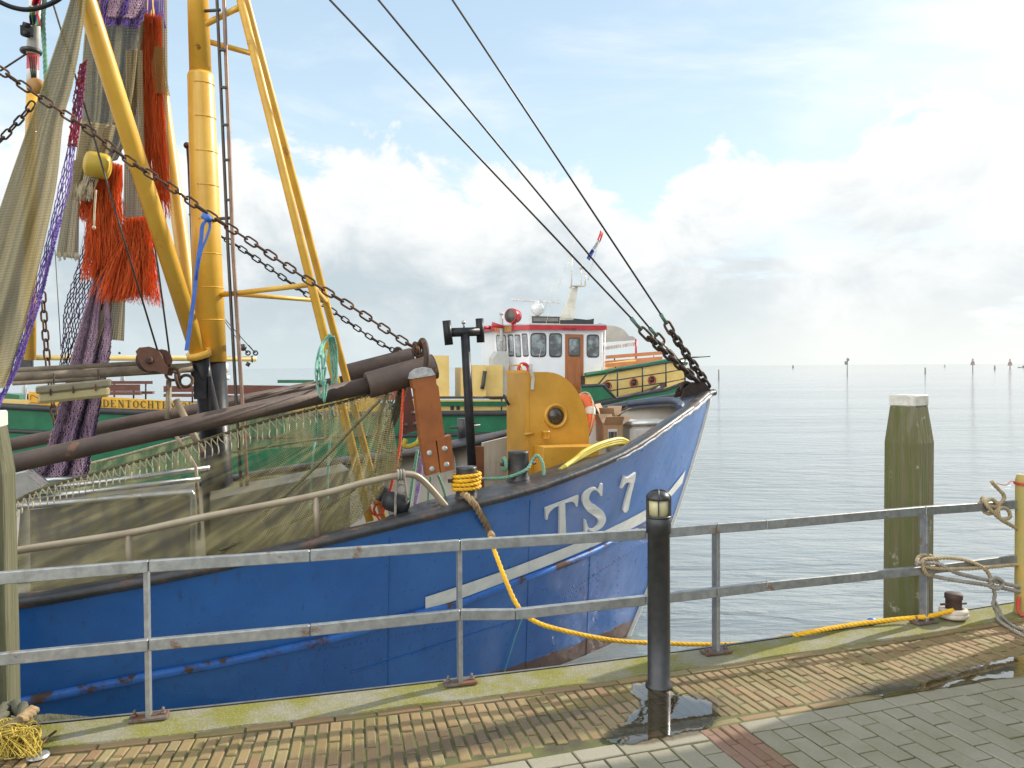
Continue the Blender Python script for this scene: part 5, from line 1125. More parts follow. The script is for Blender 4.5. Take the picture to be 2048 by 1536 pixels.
def twine(lft, rgt, b, amp, nf, m, nu, nv, r, ph=0, jit=.35, name='net_mesh'):
    l, rr_ = pxc(lft), pxc(rgt); mb = MB()
    def f(u, v):
        q = l(v).lerp(rr_(v), u); return BP(q.x, q.y, b + amp * (math.sin(u * nf * PI * 2 + ph + v * 1.5) + .4 * math.sin(u * nf * 4.3 * PI + v * 4)) * (.35 + .65 * v))
    K = {}
    for j in range(nv + 1):
        for i in range(nu + 1):
            u = (i + .5 * (j % 2)) / nu
            if u <= 1.001: K[i, j] = f(max(0, min(1, u + ru(-jit, jit) / nu)), max(0, min(1, (j + ru(-jit, jit) * .6) / nv)))
    for (i, j), p in K.items():
        for k_ in ((i, j + 1), (i + (1 if j % 2 else -1), j + 1)):
            if k_ in K: q = K[k_]; mb.tube([p, (p + q) / 2 + V((ru(-.004, .004), 0, -.002)), q], r, 4, cap=False)
        if rnd() < .8: mb.add([p + V(d) * r * 2 for d in ((1, 0, 0), (-1, 0, 0), (0, 0, 1.3), (0, 0, -1.3), (0, -1, 0))], [(0, 2, 4), (2, 1, 4), (1, 3, 4), (3, 0, 4)])
    return mb.build(name, m, hg)
M_TPUR = mat('violet_twine', (.3, .17, .62), (.16, .12, .42), 6, .75); M_TDRK = mat('dark_twine', (.045, .035, .07), (.09, .05, .13), 8, .8); M_TMAU = mat('mauve_twine', (.5, .34, .42), (.26, .17, .25), 5, .8); M_TRED = mat('red_twine_net', (.32, .03, .05), (.16, .03, .07), 5, .8)
NYB = netmat('brown_net', (.34, .24, .08), (.25, .17, .05), .035, .42, .1)
for q_ in TW: twine(*q_[:5], globals()[q_[5]], *q_[6:])
hang([(308, 92), (304, 140), (310, 185)], [(330, 95), (332, 140), (340, 192)], .06, .015, 1, NYB, (.3, .6), 'net_mesh', 10)
twine([(180, -40), (185, 10), (195, 45)], [(285, -40), (284, 20), (278, 55)], .25, .05, 3, M_TPUR, 26, 16, .005)
twine([(184, -40), (185, 10), (190, 30)], [(290, -40), (284, 20), (272, 36)], .3, .05, 2.4, M_TMAU, 24, 14, .005)
# orange dolly rope: bundles of loose strands
m, nt = newmat('orange_strands'); t = NT(nt); r_i = t.n('ShaderNodeNewGeometry').outputs['Random Per Island']
oc = t.mix(r_i, (1.0, .33, .08), (1.0, .2, .04)); t.out(t.n('ShaderNodeMixShader', {0: .58, 1: t.bsdf(Base_Color=oc, Roughness=.6), 2: t.n('ShaderNodeBsdfTranslucent', {'Color': oc}).outputs[0]}).outputs[0]); M_DOLLY = m
def tuft(tl, tr, bl_, br, b, n, wob=.07, r=.0019, midk=(0, 0)):
    mb = MB(); n = int(n * 2.6)
    for i in range(n):
        u = rnd(); w_ = u + ru(-.18, .18); k_ = ru(.4, 1.0) if rnd() < .55 else ru(.85, 1.06); u = min(1, max(0, u + .045 * math.sin(u * 43 + tl[1])))
        a = (tl[0] + (tr[0] - tl[0]) * u, tl[1] + (tr[1] - tl[1]) * u + ru(-5, 5)); w_ += .12 * math.sin(u * 14 + tl[0]); c_ = (bl_[0] + (br[0] - bl_[0]) * w_, bl_[1] + (br[1] - bl_[1]) * w_); e_ = (a[0] + (c_[0] - a[0]) * k_, a[1] + (c_[1] - a[1]) * k_)
        bb = b + ru(-.07, .07); pts = []
        for s in range(6):
            q = s / 5; pts.append(BP(a[0] + (e_[0] - a[0]) * q + midk[0] * math.sin(q * PI) + ((ru(-4, 4) + 3.5 * math.sin(q * 5 + u * 9)) if 0 < s else 0), a[1] + (e_[1] - a[1]) * q, bb + ru(-wob, wob) * .5))
        mb.tube(smooth_path(pts, 2), r, 3, cap=False)
    mb.build('orange_tuft', M_DOLLY, hg)
tuft((280, 28), (322, 34), (300, 425), (340, 418), -.05, 260, midk=(-4, 0)); tuft((286, 120), (312, 130), (292, 300), (318, 330), -.0, 80)
tuft((200, 320), (246, 335), (178, 530), (250, 520), .2, 330, midk=(-6, 0)); tuft((160, 392), (190, 385), (166, 440), (200, 470), .18, 90); tuft((185, 420), (225, 420), (170, 560), (205, 545), .15, 120)
tuft((248, 440), (296, 436), (206, 592), (312, 606), .2, 380, midk=(5, 0)); tuft((230, 500), (285, 490), (212, 605), (300, 590), .16, 180)
M_FLOATY = mat('yellow_float_plastic', (.58, .42, .045), (.5, .34, .04), 6, .45)
mb = MB(); a, b = BP(168, 325, .42), BP(222, 336, .42); mb.tube([a, a.lerp(b, .06), a.lerp(b, .2), a.lerp(b, .8), a.lerp(b, .94), b], [.05, .085, .1, .1, .085, .05], 20); mb.build('float', M_FLOATY, hg)
mb = MB()
for i in range(60):
    x_ = ru(148, 186); mb.tube([BP(x_, 370 + ru(-10, 10), .32), BP(x_ + ru(-3, 3), 390 + ru(-4, 14), .32)], .003, 4)
mb.build('fringe', M_TWINE, hg); mb = MB()
for i in range(24): x_ = ru(112, 157); mb.tube([BP(x_, 505, .27), BP(x_ + ru(-2, 2), 519 + ru(-4, 4), .27)], .003, 4)
mb.build('fringe', M_TWINE, hg); mb = MB(); mb.tube(smooth_path([BP(192, 380, .4), BP(189, 420, .4), BP(188, 455, .4)], 3), .008, 6); mb.sphere(BP(188, 455, .4), .016, 8); mb.build('cord', M_TWINE, hg)
M_PURT = mat('purple_twine', (.27, .16, .5), (.17, .1, .38), 12, .8); mb = MB()
for i in range(46):
    x_ = ru(186, 292); y_ = ru(-10, 40); mb.tube(smooth_path([BP(x_, y_ - 20, .25), BP(x_ + ru(-12, 12), y_ + 4, .3), BP(x_ + ru(-14, 14), y_ + 18, .28), BP(x_ + ru(-8, 8), y_ + 8, .3)], 4), .004, 4)
mb.build('purple_twine', M_PURT, hg); mb = MB()
for i in range(30):
    x_ = ru(284, 334); mb.tube(smooth_path([BP(x_, -20, -.1), BP(x_ + ru(-4, 4), 10, -.08), BP(x_ + ru(-5, 5), ru(25, 60), -.06)], 4), .0045, 4)
mb.build('purple_twine', M_PURT, hg)
# ---- loose gear
M_ORG = mat('orange_rope', (.62, .085, .03), None, 12, .75)
mb = MB(); mb.rope([BP(807, 778, 1.55), BP(803, 840, 1.55), BP(799, 895, 1.55), BP(783, 970, 1.6), BP(764, 1030, 1.6)], .012, n=5); tag(mb.build('rope', M_ORG), 'orange rope hanging from the near beam end beside the trawl shoe', 'rope')
mb = MB(); mb.rope([BP(*p, 1.5) for p in [(752, 1012), (745, 1000), (738, 1010), (744, 1026), (757, 1030), (764, 1018), (756, 1006), (748, 1020), (760, 1040)]], .01, n=5); tag(mb.build('rope', M_ORG), 'short red rope tangled at the foot of the front mast leg', 'rope')
M_YHOSE = mat('yellow_hose', (.62, .5, .07), (.5, .4, .05), 8, .4)
mb = MB(); mb.tube(smooth_path([BP(812, 878, 1.3), BP(808, 890, 1.3), BP(818, 893, 1.3), BP(835, 885, 1.3), BP(841, 868, 1.3), BP(838, 852, 1.3)], 5), .02, 10); tag(mb.build('hose', M_YHOSE), 'short yellow hose end showing behind the orange trawl shoe', 'hose')
mb = MB()
for i in range(3):
    mb.tube(smooth_path([GWP(1120 + i * 4, 940 - i * 3, .2)[0], GWP(1145 + i * 3, 924 - i * 3, .24)[0], GWP(1170, 910 - i * 4, .26)[0], GWP(1205, 894 - i * 4, .28)[0], GWP(1238, 886 - i * 4, .3)[0], GWP(1249 + i * 3, 887 - i * 2, .32)[0]], 6), .02, 10)
tag(mb.build('hose', M_YHOSE), 'coiled yellow hose lying along the bow gunwale below the cabinet', 'hose')
M_PUR2 = mat('purple_rope', (.22, .12, .36), (.4, .36, .42), 18, .85)
mb = MB()
for i in range(5): mb.rope([BP(843 + ru(-2, 2), 905, 1.35), BP(838 + ru(-4, 4), 960, 1.4), BP(830 + ru(-5, 5), 1024, 1.45)], .01, n=5)
tag(mb.build('rope', M_PUR2), 'purple and white rope hank hanging behind the handrail bend', 'rope')
mb = MB(); mb.rope([BP(835, 900, 1.2), BP(826, 960, 1.25), BP(815, 1030, 1.3)], .014, n=5); mb.rope([BP(876, 950, 1.5), BP(886, 975, 1.5), BP(893, 1000, 1.5)], .011, n=5); mb.rope([BP(862, 952, 1.5), BP(858, 975, 1.5), BP(856, 1010, 1.5)], .009, n=5); tag(mb.build('rope', M_GROPE), 'thin green lines hanging under the orange trawl shoe', 'rope')
mb = MB()
for off in (0, 6, 12): mb.rope([BP(800 + off, 770, 1.4), BP(785 + off, 830, 1.35), BP(762 + off, 880, 1.3), BP(750 + off, 905, 1.3)], .014, n=5)
mb.chain([BP(782, 790, .9), BP(776, 850, .9), BP(780, 900, .9)], .06, .045, .008); tag(mb.build('rope', M_OLDR), 'dark tarred strops hanging under the near beam end', 'rope')
th = thing('fender_float', 'black rubber float hung on the handrail bend by a cord', 'float', BP(792, 1006, 1.75))
mb = MB(); a, b = BP(766, 997, 1.72), BP(817, 1014, 1.72); mb.tube([a, a.lerp(b, .08), a.lerp(b, .25), a.lerp(b, .8), a.lerp(b, .94), b], [.03, .055, .072, .072, .055, .03], 20)
mb.tube([BP(760, 985, 1.45), BP(790, 1000, 1.45)], [.06, .06], 16); M_RUBB = mat('black_rubber', (.018, .018, .02), (.035, .035, .035), 10, .5); mb.build('body', M_RUBB, th)
mb = MB(); 
mb.rope([BP(800, 946, 1.8), BP(792, 980, 1.82), BP(790, 1040, 1.8)], .009, n=5); mb.rope([BP(806, 946, 1.8), BP(812, 980, 1.82), BP(814, 1030, 1.7)], .009, n=5)
q = GWP(801, 950)[0]
for k_ in range(3): mb.torus(q + BA * (.02 * k_ - .02), BA, .035, .008, 18, 6)
mb.torus(BP(803, 978, 1.8), BN, .035, .008); mb.build('cord', M_GREYROPE, th)
# lifebuoy against the far side of the cabinet
M_LB = mat('orange_lifebuoy', (.72, .14, .02), (.62, .11, .015), 6, .45); M_LBW = mat('white_band', (.7, .68, .62), None, 6, .5)
lc = BW(1.6, .3, 1.1); lc = onplane(1158, 842, BW(1.62, 0, 0), BA)
th = thing('lifebuoy', 'orange lifebuoy with white bands leaning behind the yellow cabinet', 'lifebuoy', lc); lx = (BA + V((0, 0, .25))).normalized()
MB().torus(lc, lx, .235, .05, 40, 14).build('ring', M_LB, th)
for a in (.3, 1.87, 3.44, 5.0): MB().torus(lc, lx, .235, .0525, 6, 14, a, a + .3, X=V((0, 0, 1)).cross(lx)).build('band', M_LBW, th)
mb = MB(); mb.torus(lc, lx, .3, .007, 40, 6); mb.build('grab_line', M_TWINE, th)
M_CARD = mat('cardboard', (.36, .23, .13), (.3, .19, .1), 6, .8, bump=.05); M_CARD2 = mat('inner_cardboard', (.45, .3, .18), None, 6, .8)
def carton(px, py, wpx, hpx, b, rz, label, flapd):
    c_ = BP(px, py, b); s = c_.y / F; w_, h_ = wpx * s / 2, hpx * s / 2; X = (V((1, 0, 0)) * math.cos(rz) + V((0, 1, 0)) * math.sin(rz)); Y = V((-X.y, X.x, 0)); Z = V((0, 0, 1))
    th = thing('cardboard_box', label, 'box', c_ - Z * h_, 'cardboard boxes in the bow'); mb = MB(); d_ = .16
    c2 = c_ + Y * d_
    for n_, a_, l_ in ((-Y, X, w_), (Y, X, w_)): mb.obox(c2 + n_ * d_, a_ * l_, Y * .004, Z * h_)
    for n_ in (-1, 1): mb.obox(c2 + X * n_ * w_, X * .004, Y * d_, Z * h_)
    mb.obox(c2 - Z * h_, X * w_, Y * d_, Z * .004); mb.build('carton', M_CARD, th)
    mb = MB(); t_ = Z * h_
    for (o_, e1, e2, tl) in ((-Y * d_, X * w_, -Y, .75), (X * w_, Y * d_, X, .55), (-X * w_, Y * d_, -X, 1.1), (Y * d_, X * w_, Y, .7)):
        base = c2 + t_ + o_; out = (e2 * math.cos(tl) + Z * math.sin(tl)) * flapd; mb.slab([base - e1, base + e1, base + e1 * .98 + out, base - e1 * .98 + out], V((0, .003, .003)))
    mb.build('flap', M_CARD2, th)
    return th, c2 - Y * (d_ + .006), X, Z, w_, h_
th, f_, X, Z, w_, h_ = carton(1226, 868, 38, 36, .35, .12, 'open cardboard box with a printed label, beside the lifebuoy', .13)
mb = MB(); mb.obox(f_ - Z * .005 + X * -.005, X * w_ * .5, V((0, .001, 0)), Z * h_ * .62); M_PAPER = mat('label_paper', (.6, .58, .55), None, 6, .7); lab = mb.build('label', M_PAPER, th)
mb = MB()
for i in range(8): mb.obox(f_ + X * (-.005 + (i - 3.5) * w_ * .11) - Z * .012 + V((0, -.003, 0)), X * ru(.002, .005), V((0, .001, 0)), Z * h_ * .4)
mb.build('print', M_BRACK, lab)
carton(1216, 846, 30, 26, -.15, -.3, 'second torn cardboard box lying behind the labelled box', .14)
M_TUB = mat('white_tub_plastic', (.62, .6, .55), (.52, .5, .46), 5, .5, rust=.08)
tc = BP(1290, 862, .1)
th = thing('plastic_tub', 'white lidded plastic tub standing in the bow behind the gunwale', 'tub', tc)
mb = MB(); mb.obox(tc - V((0, 0, .05)), BA * .26, BN * .2, V((0, 0, .13)), .05); mb.build('tub_body', M_TUB, th); mb = MB(); mb.obox(tc + V((0, 0, .095)), BA * .275, BN * .215, V((0, 0, .018)), .015); mb.build('lid', M_TUB, th)
M_CYAN = mat('cyan_line', (.12, .42, .45), None, 10, .6)
tag(MB().tube([HP(1046, 1222, .02), HP(1028, 1270, .02), HP(1004, 1348, .02), HP(996, 1375, .02)], .005, 6).build('cord', M_CYAN), 'thin turquoise cord hanging down the blue hull to the water', 'cord')
# ------------------------------------------------------------------ the green excursion boat lying beyond
GT = math.radians(75); GA = V((-math.sin(GT), -math.cos(GT), 0)); GN = V((math.cos(GT), -math.sin(GT), 0)); GO = V((.95, 20, 0))
def GP(px, py, b=0.): return onplane(px, py, GO + GN * b, GN)
UPZ = V((0, 0, 1))
green = thing('excursion_boat', 'green and yellow excursion boat with white wheelhouse lying beyond the blue boat', 'boat', GP(700, 900, -1.8) * 1.0)
M_GREEN = mat('green_hull_paint', (.018, .16, .065), (.012, .115, .05), 3, .35, bump=.04, streak=.25, streakc=(.02, .06, .03), coat=.2)
M_GREEND = mat('dark_green_paint', (.012, .075, .05), (.01, .055, .04), 4, .4)
M_YELL = mat('pale_yellow_paint', (.78, .56, .2), (.7, .48, .14), 3, .42, bump=.04, streak=.15, streakc=(.45, .3, .07))
M_ORYEL = mat('orange_yellow_board', (.78, .42, .03), (.74, .38, .025), 3, .4, bump=.02)
M_WH = mat('white_house_paint', (.78, .78, .77), (.72, .72, .71), 3, .4, bump=.03)
M_DKT = mat('dark_trim', (.03, .03, .03), (.05, .045, .04), 6, .5)
M_WOODR = mat('red_brown_benchwood', (.17, .055, .03), (.11, .035, .02), 4, .45, grain=(1, 6, 6))
M_WOODO = mat('varnished_door', (.38, .13, .035), (.3, .095, .025), 4, .35, grain=(6, 6, .7), coat=.3)
M_WOODB = mat('orange_benchwood', (.5, .22, .1), (.42, .17, .075), 4, .5)
def gpoly(pxs, b, depth, name, m, par=green):
    return MB().poly([GP(*p, b) for p in pxs], -GN * depth).build(name, m, par)
# hull: lofted from the sheer seen above the blue boat
gsh = [(-260, 800), (0, 812), (130, 819), (300, 825), (520, 829), (700, 829), (890, 827), (1015, 826), (1120, 818), (1200, 806), (1290, 787), (1370, 764), (1392, 758)]
tt = []; zz = []
for px, py in gsh: q = GP(px, py, 0); tt.append((q - GO).dot(GA)); zz.append(q.z)
order = np.argsort(tt); tts = np.array(tt)[order]; zzs = np.array(zz)[order]
def gz(t_): return float(np.interp(t_, tts, zzs))
t0g, t1g = tts[0] - .1, tts[-1]
HB2 = 2.3
def gb(t_, s):
    d = t_ - (t0g + 1.1 * (1 - s)); d2 = t1g + .3 - t_
    e = 1 - math.exp(-max(d, 0) / (.55 + 1.3 * (1 - s))); e2 = min(1, max(.0, d2) / 2.0) ** .35
    return HB2 * e * (.6 + .4 * e2) * (.93 + .07 * s)
gts = [t0g + (t1g + .2 - t0g) * (i / 60) ** 1.25 for i in range(61)]
mb = MB()
for sd_ in (1, -1):
    vs = []
    for q in gts:
        for k_ in range(8):
            s = k_ / 7; tq = max(q, t0g + 1.1 * (1 - s)); vs.append(GO + GA * tq + GN * (-HB2 + gb(tq, s) * sd_) + UPZ * (WZ - .2 + (gz(q) - WZ + .2) * s))
    mb.add(vs, [(i * 8 + j, i * 8 + j + 1, i * 8 + j + 9, i * 8 + j + 8) for i in range(60) for j in range(7)], True)
mb.build('hull', M_GREEN, green)
mb = MB(); vs = []
for q in gts: z = gz(q) - .06; vs += [GO + GA * q + GN * (-HB2 + gb(q, 1)) + UPZ * z, GO + GA * q + GN * (-HB2 - gb(q, 1)) + UPZ * z]
mb.add(vs, [(2 * i, 2 * i + 1, 2 * i + 3, 2 * i + 2) for i in range(60)]); mb.build('deck', M_GREEND, green)
mb = MB(); mb.tube([GO + GA * q + GN * (-HB2 + gb(q, 1) + .02) + UPZ * gz(q) for q in gts], .07, 8); mb.tube([GO + GA * q + GN * (-HB2 - gb(q, 1) - .02) + UPZ * gz(q) for q in gts], .07, 8)
mb.tube([GO + GA * q + GN * (-HB2 + gb(q, .62) + .03) + UPZ * (gz(q) - .52) for q in gts[8:]], .045, 8); mb.build('fender_strake', M_DKT, green)
# name boards along the bulwark, with letters built as thick and thin strokes
gpoly([(57, 783), (398, 806), (398, 830), (170, 826), (57, 806)], -.02, .05, 'name_board', M_ORYEL).name
STK = {  # strokes: (x0,y0,x1,y1,w) in a unit box, thick .17 thin .07, serifs added
 'D': [(.2, 0, .2, 1, .16), (.05, .97, .5, .97, .06), (.05, .03, .5, .03, .06), (.5, .97, .78, .8, .09), (.78, .8, .85, .5, .15), (.85, .5, .78, .2, .15), (.78, .2, .5, .03, .09)],
 'E': [(.22, 0, .22, 1, .16), (.05, .97, .8, .97, .06), (.05, .03, .8, .03, .06), (.22, .52, .6, .52, .06), (.8, .78, .8, 1, .06), (.8, 0, .8, .24, .06), (.6, .4, .6, .63, .05)],
 'N': [(.18, 0, .18, 1, .07), (.18, 1, .82, 0, .17), (.82, 0, .82, 1, .07), (.02, .97, .3, .97, .06), (.05, .03, .32, .03, .06), (.68, .97, .97, .97, .06)],
 'T': [(.5, 0, .5, 1, .16), (.08, .97, .92, .97, .06), (.1, .78, .1, 1, .05), (.9, .78, .9, 1, .05), (.3, .03, .7, .03, .06)],
 'O': [(.5, 1, .2, .8, .09), (.2, .8, .12, .5, .15), (.12, .5, .2, .2, .15), (.2, .2, .5, 0, .09), (.5, 0, .8, .2, .09), (.8, .2, .88, .5, .15), (.88, .5, .8, .8, .15), (.8, .8, .5, 1, .09)],
 'C': [(.85, .75, .6, .98, .08), (.6, .98, .3, .88, .1), (.3, .88, .14, .5, .16), (.14, .5, .3, .12, .16), (.3, .12, .6, .02, .1), (.6, .02, .88, .22, .08), (.86, .7, .86, 1, .05)],
 'H': [(.2, 0, .2, 1, .15), (.8, 0, .8, 1, .15), (.2, .5, .8, .5, .06), (.04, .97, .36, .97, .06), (.64, .97, .96, .97, .06), (.04, .03, .36, .03, .06), (.64, .03, .96, .03, .06)],
 'F': [(.25, 0, .25, 1, .16), (.08, .97, .82, .97, .06), (.82, .76, .82, 1, .06), (.25, .52, .62, .52, .06), (.08, .03, .45, .03, .06)],
 'L': [(.25, 0, .25, 1, .16), (.08, .97, .45, .97, .06), (.08, .03, .82, .03, .06), (.82, 0, .82, .26, .06)],
 'Z': [(.12, .97, .85, .97, .06), (.85, .97, .15, .03, .16), (.12, .03, .88, .03, .06), (.12, .78, .12, 1, .05), (.88, 0, .88, .24, .05)],
 'S': [(.8, .8, .5, .98, .08), (.5, .98, .2, .75, .11), (.2, .75, .8, .28, .16), (.8, .28, .5, .02, .11), (.5, .02, .16, .22, .08)],
 'P': [(.22, 0, .22, 1, .16), (.05, .97, .55, .97, .06), (.55, .97, .82, .75, .13), (.82, .75, .55, .48, .13), (.55, .48, .22, .48, .06), (.05, .03, .42, .03, .06)],
 'R': [(.22, 0, .22, 1, .16), (.05, .97, .55, .97, .06), (.55, .97, .8, .75, .13), (.8, .75, .55, .5, .13), (.55, .5, .22, .5, .06), (.5, .5, .9, .0, .14), (.05, .03, .4, .03, .06)],
 'V': [(.15, 1, .5, 0, .16), (.5, 0, .85, 1, .07), (.0, .97, .32, .97, .06), (.7, .97, 1, .97, .06)],
 'I': [(.5, 0, .5, 1, .17), (.28, .97, .72, .97, .06), (.28, .03, .72, .03, .06)],
 'A': [(.1, 0, .5, 1, .07), (.5, 1, .9, 0, .16), (.28, .36, .7, .36, .06), (-.02, .03, .25, .03, .06), (.72, .03, 1.02, .03, .06)],
 'U': [(.2, .3, .2, 1, .15), (.2, .3, .5, .02, .1), (.5, .02, .8, .3, .08), (.8, .3, .8, 1, .07)],
 'M': [(.12, 0, .12, 1, .07), (.12, 1, .5, .1, .15), (.5, .1, .88, 1, .07), (.88, 0, .88, 1, .14)],
 '0': [(.5, 1, .2, .75, .1), (.2, .75, .2, .25, .14), (.2, .25, .5, 0, .1), (.5, 0, .8, .25, .1), (.8, .25, .8, .75, .14), (.8, .75, .5, 1, .1)],
 '6': [(.75, .95, .35, .75, .08), (.35, .75, .2, .3, .14), (.2, .3, .5, .02, .1), (.5, .02, .82, .3, .13), (.82, .3, .5, .58, .1), (.5, .58, .22, .38, .07)],
 '3': [(.2, .85, .5, .98, .08), (.5, .98, .78, .75, .13), (.78, .75, .45, .53, .08), (.45, .53, .82, .28, .14), (.82, .28, .5, .02, .1), (.5, .02, .18, .15, .08)],
 '5': [(.28, .97, .8, .97, .09), (.28, .97, .22, .58, .07), (.22, .58, .6, .6, .08), (.6, .6, .82, .3, .14), (.82, .3, .5, .02, .11), (.5, .02, .18, .15, .08)],
 '8': [(.5, .98, .25, .75, .12), (.25, .75, .75, .3, .13), (.75, .3, .5, .02, .11), (.5, .02, .25, .28, .11), (.25, .28, .75, .75, .07), (.75, .75, .5, .98, .1)],
 '-': [(.25, .45, .75, .45, .09)], '.': [(.45, .03, .55, .03, .13)], ' ': []}
def write(txt, p0, p1, h, m, name, par, nrm, fill=.86):
    # letters from p0 to p1 (base line), h tall, standing 8 mm proud of the board
    X = (p1 - p0); adv = X.length / len(txt); X.normalize(); Z = UPZ; mb = MB()
    for i, ch in enumerate(txt):
        for x0, y0, x1, y1, w_ in STK.get(ch, []):
            f = lambda x, y: p0 + X * (i * adv + (x * fill + (1 - fill) / 2) * adv) + Z * (y * h)
            a, b = f(x0, y0), f(x1, y1); d = (b - a).normalized() if (b - a).length > 1e-6 else X; s_ = d.cross(nrm).normalized() * w_ * min(adv, h) * .52; a = a - d * w_ * adv * .12; b = b + d * w_ * adv * .12
            mb.add([a - s_, a + s_, b + s_, b - s_], [(0, 1, 2, 3)])
    for v in mb.v: v += nrm * .008
    return mb.build(name, m, par)
M_LETG = mat('dark_green_letters', (.025, .05, .02), None, 6, .5, bump=0)
brd = bpy.data.objects['name_board']
q0, q1 = GP(113, 811, .0), GP(352, 818, .0); write('ZEEHONDENTOCHTEN', q0, q1, abs(GP(280, 801).z - GP(280, 815.5).z) * 1.0, M_LETG, 'lettering', brd, GN)
q0, q1 = GP(361, 818.5, .0), GP(389, 819, .0); write('OF', q0, q1, abs(GP(280, 801).z - GP(280, 815).z), M_LETG, 'lettering', brd, GN)
M_REDL = mat('red_line_paint', (.4, .1, .02), None, 6, .5, bump=0)
mb = MB(); mb.tube(smooth_path([GP(60, 800, .01), GP(62, 790, .01), GP(68, 792, .01), GP(80, 799, .01), (GP(92, 803, .01)), GP(96, 806, .01), GP(75, 806, .01), GP(61, 805, .01)], 4), .008, 5); mb.build('drawn_outline', M_REDL, brd)
b2 = gpoly([(440, 803), (720, 795), (760, 797), (760, 828), (440, 832)], -.02, .05, 'name_board', M_ORYEL)
q0, q1 = GP(548, 825, .0), GP(720, 822, .0); write('TEL. 06-5330 68', q0, q1, abs(GP(600, 805).z - GP(600, 823).z), M_LETG, 'lettering', b2, GN)
# lower yellow strake ahead and astern
gpoly([(-120, 792), (57, 800), (57, 812), (-120, 802)], -.03, .04, 'yellow_strake', M_YELL); gpoly([(800, 800), (1015, 800), (1015, 822), (800, 824)], -.35, .3, 'yellow_strake', M_YELL)
gpoly([(-120, 770), (38, 790), (38, 798), (-120, 790)], -.4, .3, 'green_coaming', M_GREEN)
# yellow casings aft of the wheelhouse
gpoly([(868, 711), (898, 711), (899, 795), (868, 797)], -.6, .9, 'casing', M_YELL)
mb = MB()
for x0, x1, y0, y1, b in ((948, 972, 730, 797, -.5), (972, 1006, 731, 797, -.8), (922, 927, 735, 797, -.7)): mb.slab([GP(x0, y0, b), GP(x1, y0, b), GP(x1, y1, b), GP(x0, y1, b)], -GN * .8)
mb.build('casing', M_YELL, green)
mb = MB(); mb.tube([GP(970, 742, -.45), GP(966, 770, -.45), GP(964, 778, -.45)], .05, 8); mb.build('crank', M_DKT, green)
mb = MB(); mb.slab([GP(880, 803, -.3), GP(1015, 803, -.3), GP(1015, 812, -.3), GP(880, 812, -.3)], -GN * .05); mb.build('green_coaming', M_GREEN, green)
mb = MB(); mb.tube([GP(800, 795, -.05), GP(1016, 795, -.05)], .03, 8)
for x_ in (810, 870, 930, 1003): mb.tube([GP(x_, 795, -.05), GP(x_, 826, -.05)], .022, 6)
mb.build('guard_rail', M_DKT, green)
for x_, y_ in ((901, 808), (913, 808)): gpoly([(x_, y_), (x_ + 7, y_), (x_ + 7, y_ + 12), (x_, y_ + 12)], -.33, .04, 'vent', M_DKT)
# grey funnel with stack
M_FUN = mat('grey_funnel_paint', (.5, .49, .44), (.42, .41, .37), 4, .45, bump=.05)
mb = MB(); mb.slab([GP(987, 716, -.9), GP(996, 702, -.9), GP(1010, 702, -.9), GP(1019, 714, -.9), GP(1018, 800, -.9), GP(987, 800, -.9)], -GN * .5); fn = mb.build('funnel', M_FUN, green)
mb = MB(); a, b = GP(1003, 702, -1.1), GP(1003, 628, -1.1); mb.cyl(a, b, .045, n=14); mb.cyl(GP(1003, 683, -1.1), GP(1003, 678, -1.1), .052, n=14); mb.lathe(b, UPZ, [(.075, 0), (.05, .03), (0, .06)], 14); mb.build('exhaust_stack', M_FUN, fn)
# wheelhouse
wb = -.75
WL = lambda px, py: GP(px, py, wb)
L0, L1 = 1058, 1206
ztop, zbot = WL(1130, 660).z, WL(1130, 800).z
pA, pB = V((WL(L0, 660).x, WL(L0, 660).y, 0)), V((WL(L1, 660).x, WL(L1, 660).y, 0))
# front facets swing away to the left
def FP(px, py, nrm, base): return onplane(px, py, base, nrm)
fdir = (GA * .72 - GN * .69).normalized(); fn_ = V((fdir.y, -fdir.x, 0)); fn_ = fn_ if fn_.dot(-pA) > 0 else -fn_
FPX = lambda px, py: FP(px, py, fn_, pA)
pC0 = FPX(990, 690); pC = V((pC0.x, pC0.y, 0))
mb = MB(); foot = [pA, pB, pB - GN * 1.9, pC - GN * 1.2 + GA * .1, pC]
mb.slab([p + UPZ * zbot for p in foot], UPZ * (ztop - zbot)); wh = mb.build('wheelhouse', M_WH, green)
zr0, zr1 = ztop - .0, WL(1130, 651).z
mb = MB(); ov = .13; rf = [pA + GN * ov + GA * ov * .2, pB + GN * ov - GA * ov * .4, pB - GN * 2.05 - GA * ov * .4, pC - GN * 1.3 + GA * .2, pC + fn_ * ov + GA * ov * .5]
mb.slab([p + UPZ * (zr0 + .0) for p in rf], UPZ * (zr1 - zr0)); roof = mb.build('roof', M_REDP, wh)
mb = MB(); mb.slab([p + UPZ * (zr1 + .002) for p in rf], UPZ * .03); mb.build('roof_top', M_FUN, roof)
e0 = FP(990, 652, fn_, pA + fn_ * (ov + .012)); e1 = FP(1024, 652, fn_, pA + fn_ * (ov + .012))
mb = MB(); zb0 = e0.z - .17; mb.slab([e0, e1, V((e1.x, e1.y, zb0)), V((e0.x, e0.y, zb0))], fn_ * .02); nbd = mb.build('wooden_name_board', M_WOODO, wh)
M_GOLD = mat('gold_letters', (.6, .4, .08), None, 6, .4); write('TERLAND', V((e0.x, e0.y, zb0 + .03)) + fn_ * .02, V((e1.x, e1.y, zb0 + .03)) + fn_ * .02, .11, M_GOLD, 'lettering', nbd, fn_)
M_DRED = mat('dark_red_letters', (.16, .01, .012), None, 6, .5); a, b = GP(1124, 661, wb + ov + .003), GP(1152, 661.5, wb + ov + .003); write('TERLAND', a, b, .07, M_DRED, 'lettering', roof, GN)
